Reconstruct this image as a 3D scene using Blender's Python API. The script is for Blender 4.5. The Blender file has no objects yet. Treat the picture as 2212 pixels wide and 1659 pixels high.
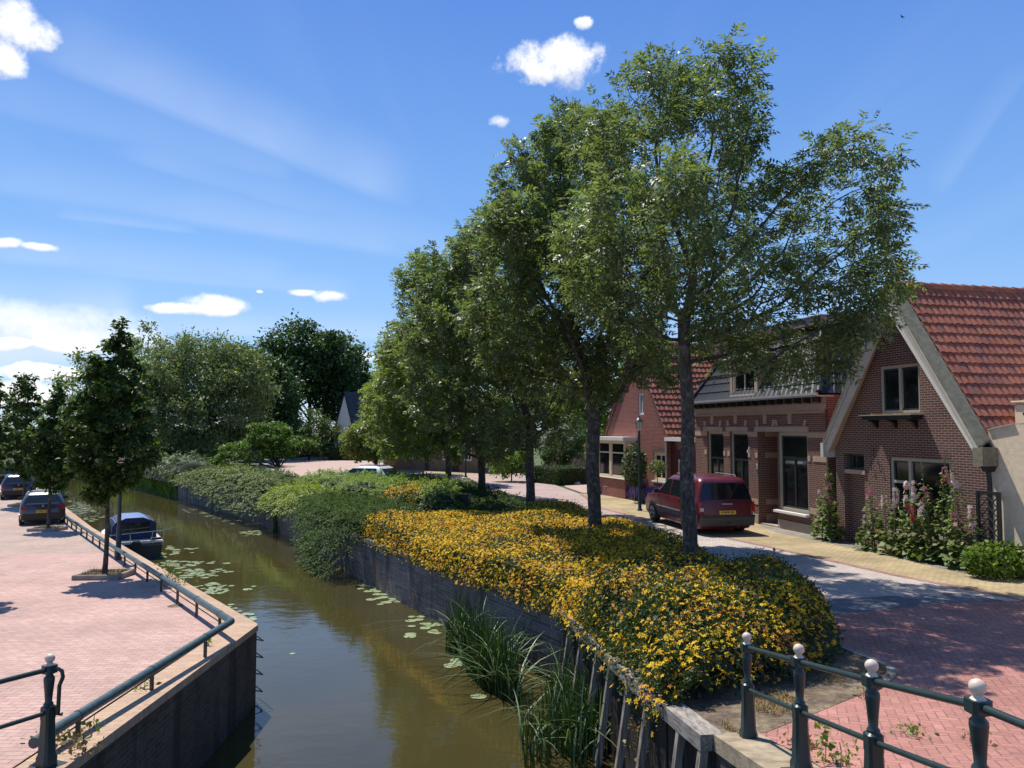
import bpy, bmesh, math, random
import numpy as np
from mathutils import Vector, Matrix, Quaternion

rnd = random.Random(7)
NR = np.random.default_rng(11)
C = bpy.context.scene.collection
SC = bpy.context.scene
R = math.radians

# ------------------------------------------------------------------ camera
CAMZ, FPX, HOR = 3.5, 1662.0, 925.0          # eye height, focal length and horizon row (measured on a 2212 x 1659 print)
TH = math.atan((HOR - 829.5) / FPX)
cam = bpy.data.objects.new('camera', bpy.data.cameras.new('camera'))
C.objects.link(cam)
cam.location = (0, 0, CAMZ)
cam.rotation_euler = (math.pi / 2 + TH, 0, 0)
cam.data.sensor_width = 36.0
cam.data.lens = 36.0 * FPX / 2212.0
cam.data.clip_start, cam.data.clip_end = 0.1, 3000
SC.camera = cam
# ------------------------------------------------------------------ sun
SUN_EL = R(62)
SH = Vector((-0.60, 0.80, 0)).normalized()
SUN = Vector((SH.x * math.cos(SUN_EL), SH.y * math.cos(SUN_EL), math.sin(SUN_EL)))
sd = bpy.data.lights.new('sun', 'SUN')
sd.energy, sd.angle, sd.color = 4.6, R(0.53), (1.0, 0.94, 0.85)
so = bpy.data.objects.new('sun', sd)
C.objects.link(so)
so.rotation_euler = SUN.to_track_quat('Z', 'Y').to_euler()
so.location = (-20, 30, 60)
# ------------------------------------------------------------------ exposure
SC.view_settings.view_transform = 'Standard'
SC.view_settings.look = 'None'
SC.view_settings.gamma = 1.0
SC.view_settings.use_curve_mapping = False
SC.view_settings.exposure = 0.42
SC.cycles.max_bounces = 8
SC.cycles.diffuse_bounces = 3
SC.cycles.glossy_bounces = 4
SC.cycles.transmission_bounces = 4
SC.cycles.sample_clamp_indirect = 6.0

def ray(px, py):
    r, u = (px - 1106.0) / FPX, (829.5 - py) / FPX
    return Vector((r, math.cos(TH) - u * math.sin(TH), math.sin(TH) + u * math.cos(TH)))

# ------------------------------------------------------------------ node helpers
class NT:
    """a few short words for building a node tree"""
    def __init__(s, tree):
        s.t = tree
    def n(s, typ, **kw):
        nd = s.t.nodes.new(typ)
        for k, v in kw.items():
            setattr(nd, k, v)
        return nd
    def put(s, sock, v):
        if isinstance(v, bpy.types.NodeSocket):
            s.t.links.new(v, sock)
        elif v is not None:
            if isinstance(v, (tuple, list)) and len(v) == 3 and len(sock.default_value) == 4:
                v = (*v, 1.0)
            sock.default_value = v
    def m(s, op, a, b=None, c=None, clamp=False):
        nd = s.n('ShaderNodeMath', operation=op, use_clamp=clamp)
        for i, v in enumerate((a, b, c)):
            if v is not None:
                s.put(nd.inputs[i], v)
        return nd.outputs[0]
    def vm(s, op, a, b=None, scale=None):
        nd = s.n('ShaderNodeVectorMath', operation=op)
        s.put(nd.inputs[0], a)
        if b is not None:
            s.put(nd.inputs[1], b)
        if scale is not None:
            s.put(nd.inputs['Scale'], scale)
        return nd.outputs['Value'] if op in ('DOT_PRODUCT', 'LENGTH') else nd.outputs[0]
    def mix(s, f, a, b, typ='MIX'):
        nd = s.n('ShaderNodeMix', data_type='RGBA', blend_type=typ)
        s.put(nd.inputs[0], f)
        s.put(nd.inputs[6], a)
        s.put(nd.inputs[7], b)
        return nd.outputs[2]
    def noise(s, vec, scale, detail=3.0, rough=0.55, col=False, dist=0.0):
        nd = s.n('ShaderNodeTexNoise')
        if vec is not None:
            s.put(nd.inputs['Vector'], vec)
        nd.inputs['Scale'].default_value = scale
        nd.inputs['Detail'].default_value = detail
        nd.inputs['Roughness'].default_value = rough
        nd.inputs['Distortion'].default_value = dist
        return nd.outputs['Color' if col else 0]
    def ramp(s, f, stops, interp='LINEAR'):
        nd = s.n('ShaderNodeValToRGB')
        nd.color_ramp.interpolation = interp
        e = nd.color_ramp.elements
        while len(e) < len(stops):
            e.new(0.5)
        for i, (p, c) in enumerate(stops):
            e[i].position = p
            c = (c, c, c) if not isinstance(c, (tuple, list)) else c
            e[i].color = (*c, 1.0)
        s.put(nd.inputs[0], f)
        return nd.outputs[0]
    def mapr(s, v, a, b, c=0.0, d=1.0, smooth=False):
        nd = s.n('ShaderNodeMapRange', interpolation_type='SMOOTHSTEP' if smooth else 'LINEAR')
        for i, x in enumerate((v, a, b, c, d)):
            s.put(nd.inputs[i], x)
        return nd.outputs[0]
    def xyz(s, v):
        nd = s.n('ShaderNodeSeparateXYZ')
        s.put(nd.inputs[0], v)
        return nd.outputs
    def comb(s, x, y, z):
        nd = s.n('ShaderNodeCombineXYZ')
        for i, v in enumerate((x, y, z)):
            s.put(nd.inputs[i], v)
        return nd.outputs[0]
    def obj(s):
        return s.n('ShaderNodeTexCoord').outputs['Object']
    def geo(s, k):
        return s.n('ShaderNodeNewGeometry').outputs[k]
    def bump(s, h, strength=0.3, dist=0.02):
        nd = s.n('ShaderNodeBump')
        nd.inputs['Strength'].default_value = strength
        nd.inputs['Distance'].default_value = dist
        s.put(nd.inputs['Height'], h)
        return nd.outputs[0]

# ------------------------------------------------------------------ world: Nishita sky with clouds given by direction
W = bpy.data.worlds.new('World')
SC.world = W
W.use_nodes = True
W.node_tree.nodes.clear()
w = NT(W.node_tree)
SKY_S = 0.13
sky = w.n('ShaderNodeTexSky', sky_type='NISHITA')
sky.sun_disc = False
sky.sun_elevation = SUN_EL
sky.sun_rotation = math.atan2(SH.x, SH.y)
sky.air_density, sky.dust_density, sky.ozone_density = 1.0, 0.0, 2.2
D0 = w.n('ShaderNodeTexCoord').outputs['Generated']
elev = w.xyz(D0)[2]
hsv = w.n('ShaderNodeHueSaturation')
w.put(hsv.inputs['Saturation'], w.mapr(elev, 0.02, 0.30, 1.0, 1.16, smooth=True))
hsv.inputs['Value'].default_value = 1.0
w.put(hsv.inputs['Color'], sky.outputs[0])
low = w.ramp(elev, [(0.0, (0.33, 0.49, 0.70)), (0.10, (0.24, 0.42, 0.72)), (0.22, (0.165, 0.34, 0.68)), (0.50, (0.078, 0.196, 0.57)), (1.0, (0.055, 0.155, 0.48))])
skyc = w.mix(w.mapr(elev, 0.45, 0.9, 0.80, 0.3, smooth=True), hsv.outputs[0], w.vm('SCALE', low, scale=1.0 / SKY_S))
D = w.n('ShaderNodeTexCoord').outputs['Generated']
nz = w.noise(D, 24.0, 9.0, 0.66, dist=0.35)
nz2 = w.noise(D, 70.0, 6.0, 0.65, dist=0.3)
wv = w.n('ShaderNodeTexNoise')
w.put(wv.inputs['Vector'], D)
wv.inputs['Scale'].default_value, wv.inputs['Detail'].default_value = 17.0, 4.0
warp = w.vm('SUBTRACT', wv.outputs['Color'], (0.5, 0.5, 0.5))
def cumulus(px, py, rx, ry, amp=2.1, soft=1.7):
    """cloud puff centred on one direction; rx, ry in px of the print turned into angles; returns cover and brightness"""
    c = ray(px, py).normalized()
    rt = Vector((c.y, -c.x, 0)).normalized()
    up = rt.cross(c)
    wx = w.xyz(warp)
    k = min(1.0, 0.35 + 22.0 / max(rx, ry, 1))
    u = w.m('ADD', w.m('DIVIDE', w.vm('DOT_PRODUCT', D, tuple(rt)), rx / FPX), w.m('MULTIPLY', wx[0], 2.6 * k))
    v = w.m('ADD', w.m('DIVIDE', w.vm('DOT_PRODUCT', D, tuple(up)), ry / FPX), w.m('MULTIPLY', wx[1], 2.2 * k))
    r2 = w.m('ADD', w.m('MULTIPLY', u, u), w.m('MULTIPLY', v, v))
    val = w.m('ADD', w.m('MULTIPLY', w.m('SUBTRACT', 1.0, r2), 1.7), w.m('MULTIPLY', w.m('SUBTRACT', w.m('ADD', w.m('MULTIPLY', nz, 0.60), w.m('MULTIPLY', nz2, 0.40)), 0.5), amp * 2.2))
    front = w.m('GREATER_THAN', w.vm('DOT_PRODUCT', D, tuple(c)), 0.0)
    shade = w.mapr(w.m('ADD', v, w.m('MULTIPLY', w.m('SUBTRACT', nz, 0.5), 2.0)), -0.9, 0.3, 0.80, 1.0, smooth=True)
    return w.m('MULTIPLY', w.mapr(val, 0.0, soft, smooth=True), front), shade
masks = []
for a in ((34, 48, 58, 56), (6, 138, 44, 36), (1205, 140, 112, 58), (1240, 118, 70, 44), (1172, 165, 50, 36), (1268, 50, 24, 14, 2.6, 1.6),
          (462, 655, 70, 20, 1.6), (410, 668, 90, 13, 1.5), (352, 668, 52, 12, 1.6), (705, 640, 42, 17, 1.8), (648, 632, 34, 9, 2.0), (12, 525, 28, 12, 1.6), (88, 534, 42, 9, 1.7),
          (150, 745, 55, 15, 1.4, 0.9), (80, 805, 62, 20, 1.4, 0.9), (30, 745, 40, 14, 1.6, 0.9), (60, 850, 80, 30, 1.4, 1.2), (60, 690, 210, 46, 1.3, 2.6), (200, 735, 160, 30, 1.3, 3.0), (785, 776, 26, 12, 1.2), (1075, 262, 24, 14, 2.6, 2.4), (562, 630, 8, 4, 1.0)):
    masks.append(cumulus(*a))
# veils of cirrus: streaks stretched along one direction of the sky
dx = w.xyz(D)
den = w.m('ADD', w.m('MAXIMUM', dx[2], 0.0), 0.12)
pl = w.comb(w.m('DIVIDE', dx[0], den), w.m('DIVIDE', dx[1], den), 0.0)
rot = w.n('ShaderNodeMapping')
rot.inputs['Rotation'].default_value = (0, 0, R(-62))
rot.inputs['Scale'].default_value = (2.1, 0.34, 1)
w.put(rot.inputs['Vector'], pl)
ci = w.mapr(w.noise(rot.outputs[0], 1.1, 5.0, 0.5, dist=0.8), 0.42, 0.9, 0.0, 0.09, smooth=True)
# one broad veil from the upper left down to the right
def veil(p0, p1, wid, amp, seed):
    a, b = ray(*p0).normalized(), ray(*p1).normalized()
    n = a.cross(b).normalized()
    if n.z < 0:
        n = -n
    mid = (a + b).normalized()
    t = (b - a).normalized()
    off = w.m('DIVIDE', w.vm('DOT_PRODUCT', D, tuple(n)), wid / FPX)
    lon = w.m('DIVIDE', w.vm('DOT_PRODUCT', w.vm('SUBTRACT', D, tuple(mid)), tuple(t)), (b - a).length * 0.5)
    # sharp lower edge, slow fade upward
    up = w.m('MULTIPLY', w.mapr(off, -0.12, 0.12, smooth=True), w.mapr(off, 0.1, 1.0, 1.0, 0.0, smooth=True))
    end = w.mapr(w.m('ABSOLUTE', lon), 0.75, 1.15, 1.0, 0.0, smooth=True)
    nn = w.mapr(w.noise(w.vm('ADD', D, (seed, seed * 2, 0)), 7.0, 5.0, 0.5), 0.3, 0.7, 0.5, 1.0)
    front = w.m('GREATER_THAN', w.vm('DOT_PRODUCT', D, tuple(mid)), 0.0)
    return w.m('MULTIPLY', w.m('MULTIPLY', w.m('MULTIPLY', up, end), w.m('MULTIPLY', nn, amp)), front)
for v in (veil((60, 125), (860, 445), 150, 0.30, 0.0), veil((-100, 400), (900, 560), 110, 0.20, 3.0), veil((120, 470), (420, 505), 30, 0.20, 5.0),
          veil((-120, 800), (300, 770), 190, 0.85, 8.0), veil((300, 720), (860, 735), 70, 0.35, 9.0), veil((2040, 420), (2230, 150), 60, 0.10, 12.0), veil((-60, 230), (640, 400), 130, 0.13, 2.0), veil((250, 340), (1000, 570), 100, 0.16, 6.0), veil((-60, 560), (640, 620), 90, 0.20, 7.0), veil((150, 590), (760, 640), 60, 0.18, 11.0)):
    ci = w.m('MAXIMUM', ci, v)
hz = w.mapr(dx[2], 0.0, 0.30, 0.5, 0.0, smooth=True)
veilc = (0.58 / SKY_S, 0.66 / SKY_S, 0.80 / SKY_S)
col = w.mix(ci, skyc, veilc)
for mk_, sd_ in masks:
    col = w.mix(mk_, col, w.vm('SCALE', (0.88 / SKY_S, 0.89 / SKY_S, 0.91 / SKY_S), scale=sd_))
bg = w.n('ShaderNodeBackground')
bg.inputs['Strength'].default_value = SKY_S
w.put(bg.inputs['Color'], col)
wo = w.n('ShaderNodeOutputWorld')
w.t.links.new(bg.outputs[0], wo.inputs[0])

# ------------------------------------------------------------------ terrain heights and pixel -> place helpers
def interp(x, xs, ys):
    return float(np.interp(x, xs, ys))
def zr(y):                                             # street side: ramps up to the bridge, sinks a little away from it
    return interp(y, (-6, 2, 4.4, 5.5, 6.7, 8, 10, 14, 19, 30), (1.2, 1.2, 1.0, 0.78, 0.56, 0.32, 0.17, 0.08, 0.04, -0.06))
def zl(y):                                             # quay side
    return interp(y, (-6, 2, 7.5, 13.7, 33, 60), (0.7, 0.6, 0.17, 0.0, -0.62, -0.66))
WZ = -1.4                                              # water level
def on(px, py, z):
    d = ray(px, py)
    k = (z - CAMZ) / d.z
    return Vector((d.x * k, d.y * k, z))
def gr(px, py, zf=zr):                                 # where a pixel's ray meets the sloping ground
    z = 0.0
    for _ in range(12):
        p = on(px, py, z)
        z = zf(p.y)
    return p
def at(px, py, y):
    d = ray(px, py)
    k = y / d.y
    return Vector((d.x * k, y, CAMZ + d.z * k))
def crop(ox, oy, k):
    return lambda cx, cy: ((ox + k * cx) / 1.8228, (oy + k * cy) / 1.8228)
c1 = crop(2300, 1200, 0.3617)
c2 = crop(2300, 1600, 0.3617)
c3 = crop(3000, 1200, 0.4665)
c4 = crop(3000, 1650, 0.4665)
c5 = crop(2600, 1500, 0.3617)
c7 = crop(1600, 1350, 0.4521)
cl = crop(0, 1750, 0.4973)
cn = crop(2932, 2200, 0.4973)

# ------------------------------------------------------------------ objects
def tag(o, label=None, cat=None, group=None, kind=None):
    if label: o['label'] = label
    if cat: o['category'] = cat
    if group: o['group'] = group
    if kind: o['kind'] = kind
    return o
def empty(name, loc=(0, 0, 0), rz=0.0):
    o = bpy.data.objects.new(name, None)
    C.objects.link(o)
    o.location = loc
    o.rotation_euler = (0, 0, rz)
    o.empty_display_size = 0.2
    return o
def link(name, me, mat, parent=None, smooth=None):
    o = bpy.data.objects.new(name, me)
    C.objects.link(o)
    for m_ in (mat if isinstance(mat, (list, tuple)) else [mat]):
        me.materials.append(m_)
    if parent is not None:
        o.parent = parent
    if smooth is not None:
        me.shade_smooth()
        if smooth < 180:
            me.set_sharp_from_angle(angle=R(smooth))
    return o
def copy_tree(o, parent=None):
    c = o.copy()
    C.objects.link(c)
    if parent is not None:
        c.parent = parent
    for ch in list(o.children):
        copy_tree(ch, c)
    return c
def struct(o):
    o['kind'] = 'structure'
    return o

class MB:
    """collects shapes and links them as ONE mesh object"""
    def __init__(s):
        s.v, s.f = [], []
    def add(s, vs, fs):
        b = len(s.v)
        s.v += [tuple(p) for p in vs]
        s.f += [tuple(b + i for i in q) for q in fs]
        return s
    def box(s, x0, x1, y0, y1, z0, z1, bev=0.0, mtx=None):
        if bev > 0:
            bm = bmesh.new()
            bmesh.ops.create_cube(bm, size=1.0)
            for v in bm.verts:
                v.co = Vector((x0 + (v.co.x + .5) * (x1 - x0), y0 + (v.co.y + .5) * (y1 - y0), z0 + (v.co.z + .5) * (z1 - z0)))
            bmesh.ops.bevel(bm, geom=bm.edges[:], offset=bev, segments=2, affect='EDGES')
            vs = [v.co.copy() for v in bm.verts]
            fs = [[v.index for v in f.verts] for f in bm.faces]
            bm.free()
        else:
            vs = [Vector(p) for p in ((x0, y0, z0), (x1, y0, z0), (x1, y1, z0), (x0, y1, z0), (x0, y0, z1), (x1, y0, z1), (x1, y1, z1), (x0, y1, z1))]
            fs = [(0, 3, 2, 1), (4, 5, 6, 7), (0, 1, 5, 4), (1, 2, 6, 5), (2, 3, 7, 6), (3, 0, 4, 7)]
        if mtx is not None:
            vs = [mtx @ Vector(p) for p in vs]
        return s.add(vs, fs)
    def prism(s, poly, axis, a0, a1):
        """poly in the plane normal to axis ('x','y','z'), extruded from a0 to a1"""
        def P(p, a):
            return (a, p[0], p[1]) if axis == 'x' else ((p[0], a, p[1]) if axis == 'y' else (p[0], p[1], a))
        n = len(poly)
        vs = [P(p, a0) for p in poly] + [P(p, a1) for p in poly]
        fs = [tuple(range(n - 1, -1, -1)), tuple(range(n, 2 * n))] + [(i, (i + 1) % n, n + (i + 1) % n, n + i) for i in range(n)]
        return s.add(vs, fs)
    def tube(s, pts, rad, n=8, cap=True):
        pts = [Vector(p) for p in pts]
        if not isinstance(rad, (list, tuple)):
            rad = [rad] * len(pts)
        b = len(s.v)
        ref = None
        for i, p in enumerate(pts):
            t = (pts[min(i + 1, len(pts) - 1)] - pts[max(i - 1, 0)]).normalized()
            if ref is None:
                ref = Vector((0, 0, 1)) if abs(t.z) < 0.9 else Vector((1, 0, 0))
            u = t.cross(ref).normalized()
            v = u.cross(t).normalized()
            ref = v
            for k in range(n):
                a = 2 * math.pi * k / n
                q = p + (u * math.cos(a) + v * math.sin(a)) * rad[i]
                s.v.append(tuple(q))
        for i in range(len(pts) - 1):
            for k in range(n):
                k2 = (k + 1) % n
                s.f.append((b + i * n + k, b + i * n + k2, b + (i + 1) * n + k2, b + (i + 1) * n + k))
        if cap:
            s.f.append(tuple(b + k for k in range(n - 1, -1, -1)))
            s.f.append(tuple(b + (len(pts) - 1) * n + k for k in range(n)))
        return s
    def lathe(s, prof, c=(0, 0, 0), n=16, sq=None):
        """prof: (radius, z) from the bottom up; sq: set of ring indices drawn square"""
        b = len(s.v)
        for i, (r_, z_) in enumerate(prof):
            for k in range(n):
                a = 2 * math.pi * (k + 0.5) / n
                q = 1.0
                if sq and i in sq:
                    q = 1.0 / max(abs(math.cos(a)), abs(math.sin(a)))
                s.v.append((c[0] + r_ * q * math.cos(a), c[1] + r_ * q * math.sin(a), c[2] + z_))
        for i in range(len(prof) - 1):
            for k in range(n):
                k2 = (k + 1) % n
                s.f.append((b + i * n + k, b + i * n + k2, b + (i + 1) * n + k2, b + (i + 1) * n + k))
        s.f.append(tuple(b + k for k in range(n - 1, -1, -1)))
        s.f.append(tuple(b + (len(prof) - 1) * n + k for k in range(n)))
        return s
    def disc(s, c, r_, axis='y', n=16, th=0.01):
        poly = [(r_ * math.cos(2 * math.pi * k / n), r_ * math.sin(2 * math.pi * k / n)) for k in range(n)]
        m2 = MB().prism(poly, axis, -th / 2, th / 2)
        return s.add([Vector(c) + Vector(p) for p in m2.v], m2.f)
    def mesh(s, name):
        me = bpy.data.meshes.new(name)
        me.from_pydata(s.v, [], s.f)
        me.update()
        return me
    def build(s, name, mat, parent=None, smooth=None, fix=True):
        me = s.mesh(name)
        if fix:
            bm = bmesh.new()
            bm.from_mesh(me)
            bmesh.ops.recalc_face_normals(bm, faces=bm.faces)
            bm.to_mesh(me)
            bm.free()
        return link(name, me, mat, parent, smooth)

def poly_mesh(name, V, n):
    """V: (count, n, 3) array of separate n-gons -> mesh"""
    V = np.asarray(V, dtype=np.float32)
    k = V.shape[0]
    me = bpy.data.meshes.new(name)
    me.vertices.add(k * n)
    me.vertices.foreach_set('co', V.reshape(-1))
    me.loops.add(k * n)
    me.loops.foreach_set('vertex_index', np.arange(k * n, dtype=np.int32))
    me.polygons.add(k)
    me.polygons.foreach_set('loop_start', np.arange(0, k * n, n, dtype=np.int32))
    try:
        me.polygons.foreach_set('loop_total', np.full(k, n, dtype=np.int32))
    except Exception:
        pass
    me.update(calc_edges=True)
    return me
def np_mesh(name, V, F):
    """V: (n,3); F: (k,4) shared-vertex quads"""
    me = bpy.data.meshes.new(name)
    V = np.asarray(V, dtype=np.float32)
    F = np.asarray(F, dtype=np.int32)
    k, q = F.shape
    me.vertices.add(len(V))
    me.vertices.foreach_set('co', V.reshape(-1))
    me.loops.add(k * q)
    me.loops.foreach_set('vertex_index', F.reshape(-1))
    me.polygons.add(k)
    me.polygons.foreach_set('loop_start', np.arange(0, k * q, q, dtype=np.int32))
    try:
        me.polygons.foreach_set('loop_total', np.full(k, q, dtype=np.int32))
    except Exception:
        pass
    me.update(calc_edges=True)
    return me
def unit(a):
    return a / np.maximum(np.linalg.norm(a, axis=-1, keepdims=True), 1e-9)

# ------------------------------------------------------------------ materials
def mat(name, build):
    m_ = bpy.data.materials.new(name)
    m_.use_nodes = True
    m_.node_tree.nodes.clear()
    t = NT(m_.node_tree)
    out = t.n('ShaderNodeOutputMaterial')
    sh_ = build(t)
    t.t.links.new(sh_, out.inputs['Surface'])
    return m_
def bsdf(t, color, rough=0.6, spec=0.5, metal=0.0, normal=None, coat=0.0, **kw):
    b = t.n('ShaderNodeBsdfPrincipled')
    t.put(b.inputs['Base Color'], color)
    t.put(b.inputs['Roughness'], rough)
    b.inputs['Specular IOR Level'].default_value = spec
    b.inputs['Metallic'].default_value = metal
    b.inputs['Coat Weight'].default_value = coat
    if normal is not None:
        t.put(b.inputs['Normal'], normal)
    for k, v in kw.items():
        t.put(b.inputs[k], v)
    return b.outputs[0]
def plain(name, c, rough=0.55, spec=0.5, metal=0.0, var=0.18, scale=6.0, bump=0.0, coat=0.0):
    def f(t):
        o = t.obj()
        n_ = t.noise(o, scale, 5.0, 0.6)
        k = t.mapr(n_, 0.25, 0.75, 1.0 - var, 1.0 + var)
        col_ = t.vm('SCALE', c, scale=k)
        return bsdf(t, col_, rough, spec, metal, t.bump(t.noise(o, scale * 6, 4.0), bump, 0.01) if bump else None, coat)
    return mat(name, f)
def brickmat(name, ca, cb, mortar, bw=0.22, bh=0.065, mw=0.012, wall=True, rough=0.85, stain=0.25, grime=None, offset=0.5, ang=0.0, bump=0.35, mixvar=1.0):
    def f(t):
        o = t.obj()
        x, y, z = t.xyz(o)
        if wall:
            vec = t.comb(t.m('ADD', x, y), z, 0.0)
        else:
            mp = t.n('ShaderNodeMapping')
            mp.inputs['Rotation'].default_value = (0, 0, ang)
            t.put(mp.inputs['Vector'], o)
            vec = t.comb(*t.xyz(mp.outputs[0])[:2], 0.0)
        br = t.n('ShaderNodeTexBrick', offset=offset)
        t.put(br.inputs['Vector'], vec)
        br.inputs['Scale'].default_value = 1.0
        br.inputs['Brick Width'].default_value = bw
        br.inputs['Row Height'].default_value = bh
        br.inputs['Mortar Size'].default_value = mw * 0.5
        br.inputs['Mortar Smooth'].default_value = 0.15
        br.inputs['Bias'].default_value = 0.0
        t.put(br.inputs['Color1'], ca)
        t.put(br.inputs['Color2'], cb)
        t.put(br.inputs['Mortar'], mortar)
        big = t.mapr(t.noise(o, 0.55, 5.0, 0.6), 0.3, 0.72, 1.0 - stain, 1.0 + stain)
        fine = t.mapr(t.noise(o, 9.0, 4.0, 0.65), 0.25, 0.75, 0.86, 1.14)
        col_ = t.vm('SCALE', br.outputs['Color'], scale=t.m('MULTIPLY', big, fine))
        if grime is not None:
            g = t.mapr(t.noise(t.vm('MULTIPLY', o, (1.0, 1.0, 0.12)), 2.4, 5.0, 0.65), 0.5, 0.66, 0.0, grime[3], smooth=True)
            col_ = t.mix(g, col_, grime[:3])
        return bsdf(t, col_, rough, 0.3, 0, t.bump(t.m('ADD', t.m('MULTIPLY', br.outputs['Fac'], -1.0), t.m('MULTIPLY', fine, 0.5)), bump, 0.006))
    return mat(name, f)
def herring(name, ca, cb, joint, wdt=0.105, ang=0.0, stain=0.2):
    """herringbone of 2:1 clinkers"""
    def f(t):
        o = t.obj()
        mp = t.n('ShaderNodeMapping')
        mp.inputs['Rotation'].default_value = (0, 0, ang)
        mp.inputs['Scale'].default_value = (1 / wdt, 1 / wdt, 1)
        t.put(mp.inputs['Vector'], o)
        x, y, _ = t.xyz(mp.outputs[0])
        i, j = t.m('FLOOR', x), t.m('FLOOR', y)
        fx, fy = t.m('SUBTRACT', x, i), t.m('SUBTRACT', y, j)
        k = t.m('FLOORED_MODULO', t.m('SUBTRACT', i, j), 4.0)
        eq = lambda v: t.m('COMPARE', k, float(v), 0.1)
        big = lambda e, d: t.m('ADD', d, t.m('MULTIPLY', e, 9.0))
        d = t.m('MINIMUM', t.m('MINIMUM', big(eq(1), fx), big(eq(0), t.m('SUBTRACT', 1.0, fx))), t.m('MINIMUM', big(eq(2), fy), big(eq(3), t.m('SUBTRACT', 1.0, fy))))
        bi, bj = t.m('SUBTRACT', i, eq(1)), t.m('SUBTRACT', j, eq(2))
        wn = t.n('ShaderNodeTexWhiteNoise', noise_dimensions='2D')
        t.put(wn.inputs['Vector'], t.comb(bi, bj, 0.0))
        col_ = t.mix(wn.outputs['Value'], ca, cb)
        e = t.mapr(d, 0.035, 0.10, 1.0, 0.0, smooth=True)
        patch = t.mapr(t.noise(o, 3.0, 4.0), 0.35, 0.65, 0.35, 1.0)
        col_ = t.mix(t.m('MULTIPLY', e, patch), col_, joint)
        bigv = t.mapr(t.noise(o, 0.7, 5.0, 0.6), 0.3, 0.7, 1.0 - stain, 1.0 + stain)
        col_ = t.vm('SCALE', col_, scale=t.m('MULTIPLY', bigv, t.mapr(t.noise(o, 30.0, 3.0), 0.3, 0.7, 0.9, 1.1)))
        return bsdf(t, col_, 0.85, 0.3, 0, t.bump(t.m('MULTIPLY', e, -1.0), 0.5, 0.006))
    return mat(name, f)
def leafmat(name, ca, cb, cc=None, trans=0.45, rough=0.42, tint=(1.25, 1.35, 0.55), spec=0.35):
    rough = rough + 0.12
    """leaf: glossy upper side, light passes through; each leaf has its own tone"""
    def f(t):
        rd = t.geo('Random Per Island')
        stops = [(0.0, ca), (0.6, cb)] + ([(1.0, cc)] if cc else [])
        col_ = t.ramp(rd, stops)
        big = t.mapr(t.noise(t.obj(), 0.5, 3.0), 0.3, 0.7, 0.82, 1.18)
        col_ = t.vm('SCALE', col_, scale=big)
        p = bsdf(t, col_, rough, spec)
        tr = t.n('ShaderNodeBsdfTranslucent')
        t.put(tr.inputs['Color'], t.vm('MULTIPLY', col_, tint))
        mx = t.n('ShaderNodeMixShader')
        mx.inputs[0].default_value = trans
        t.t.links.new(p, mx.inputs[1])
        t.t.links.new(tr.outputs[0], mx.inputs[2])
        return mx.outputs[0]
    return mat(name, f)

M = {}
M['brick_brown'] = brickmat('brown_brick', (0.135, 0.060, 0.048), (0.095, 0.045, 0.040), (0.40, 0.33, 0.28), mw=0.013, stain=0.15)
M['brick_bay'] = brickmat('purple_brown_brick', (0.155, 0.066, 0.05), (0.105, 0.05, 0.042), (0.40, 0.30, 0.24), mw=0.012, stain=0.15)
M['brick_red'] = brickmat('red_brick', (0.25, 0.070, 0.052), (0.18, 0.050, 0.040), (0.45, 0.30, 0.25), mw=0.014, stain=0.12)
M['brick_tan'] = brickmat('tan_brick', (0.26, 0.17, 0.115), (0.20, 0.13, 0.09), (0.3, 0.25, 0.2), mw=0.012)
M['brick_quay'] = brickmat('dark_quay_brick', (0.10, 0.075, 0.058), (0.06, 0.047, 0.038), (0.11, 0.10, 0.088), mw=0.014, stain=0.35, grime=(0.028, 0.026, 0.022, 0.75))
M['brick_wall'] = brickmat('weathered_wall_brick', (0.23, 0.18, 0.145), (0.13, 0.10, 0.085), (0.25, 0.22, 0.195), bw=0.24, bh=0.075, mw=0.018, stain=0.35, grime=(0.06, 0.053, 0.047, 0.85), bump=0.6)
M['brick_edge'] = brickmat('tan_edge_brick', (0.48, 0.33, 0.225), (0.39, 0.265, 0.18), (0.27, 0.20, 0.145), bw=0.5, bh=0.07, mw=0.008, wall=False, stain=0.16)
M['pave_pink'] = brickmat('pink_pavers', (0.50, 0.325, 0.275), (0.425, 0.27, 0.225), (0.24, 0.16, 0.13), bw=0.21, bh=0.105, mw=0.011, wall=False, stain=0.17, grime=(0.33, 0.235, 0.19, 0.45))
M['pave_plaza'] = brickmat('pale_pink_pavers', (0.47, 0.34, 0.28), (0.42, 0.30, 0.25), (0.30, 0.22, 0.18), bw=0.21, bh=0.105, mw=0.008, wall=False, stain=0.12)
M['pave_tan'] = brickmat('greyish_tan_pavers', (0.43, 0.31, 0.25), (0.37, 0.27, 0.22), (0.26, 0.19, 0.16), bw=0.21, bh=0.105, mw=0.010, wall=False, stain=0.17, grime=(0.27, 0.21, 0.17, 0.4))
M['pave_grey'] = brickmat('grey_street_clinkers', (0.46, 0.395, 0.35), (0.40, 0.34, 0.30), (0.24, 0.20, 0.175), bw=0.21, bh=0.105, mw=0.011, wall=False, stain=0.14, ang=R(14), grime=(0.30, 0.25, 0.21, 0.45))
M['pave_road'] = brickmat('pinkish_street_clinkers', (0.42, 0.31, 0.275), (0.36, 0.265, 0.235), (0.24, 0.18, 0.16), bw=0.21, bh=0.105, mw=0.010, wall=False, stain=0.14, ang=R(20))
M['pave_yellow'] = brickmat('yellow_clinkers', (0.44, 0.335, 0.19), (0.35, 0.265, 0.155), (0.17, 0.15, 0.09), bw=0.21, bh=0.10, mw=0.016, wall=False, stain=0.28, ang=R(-14), grime=(0.22, 0.22, 0.10, 0.55))
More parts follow.
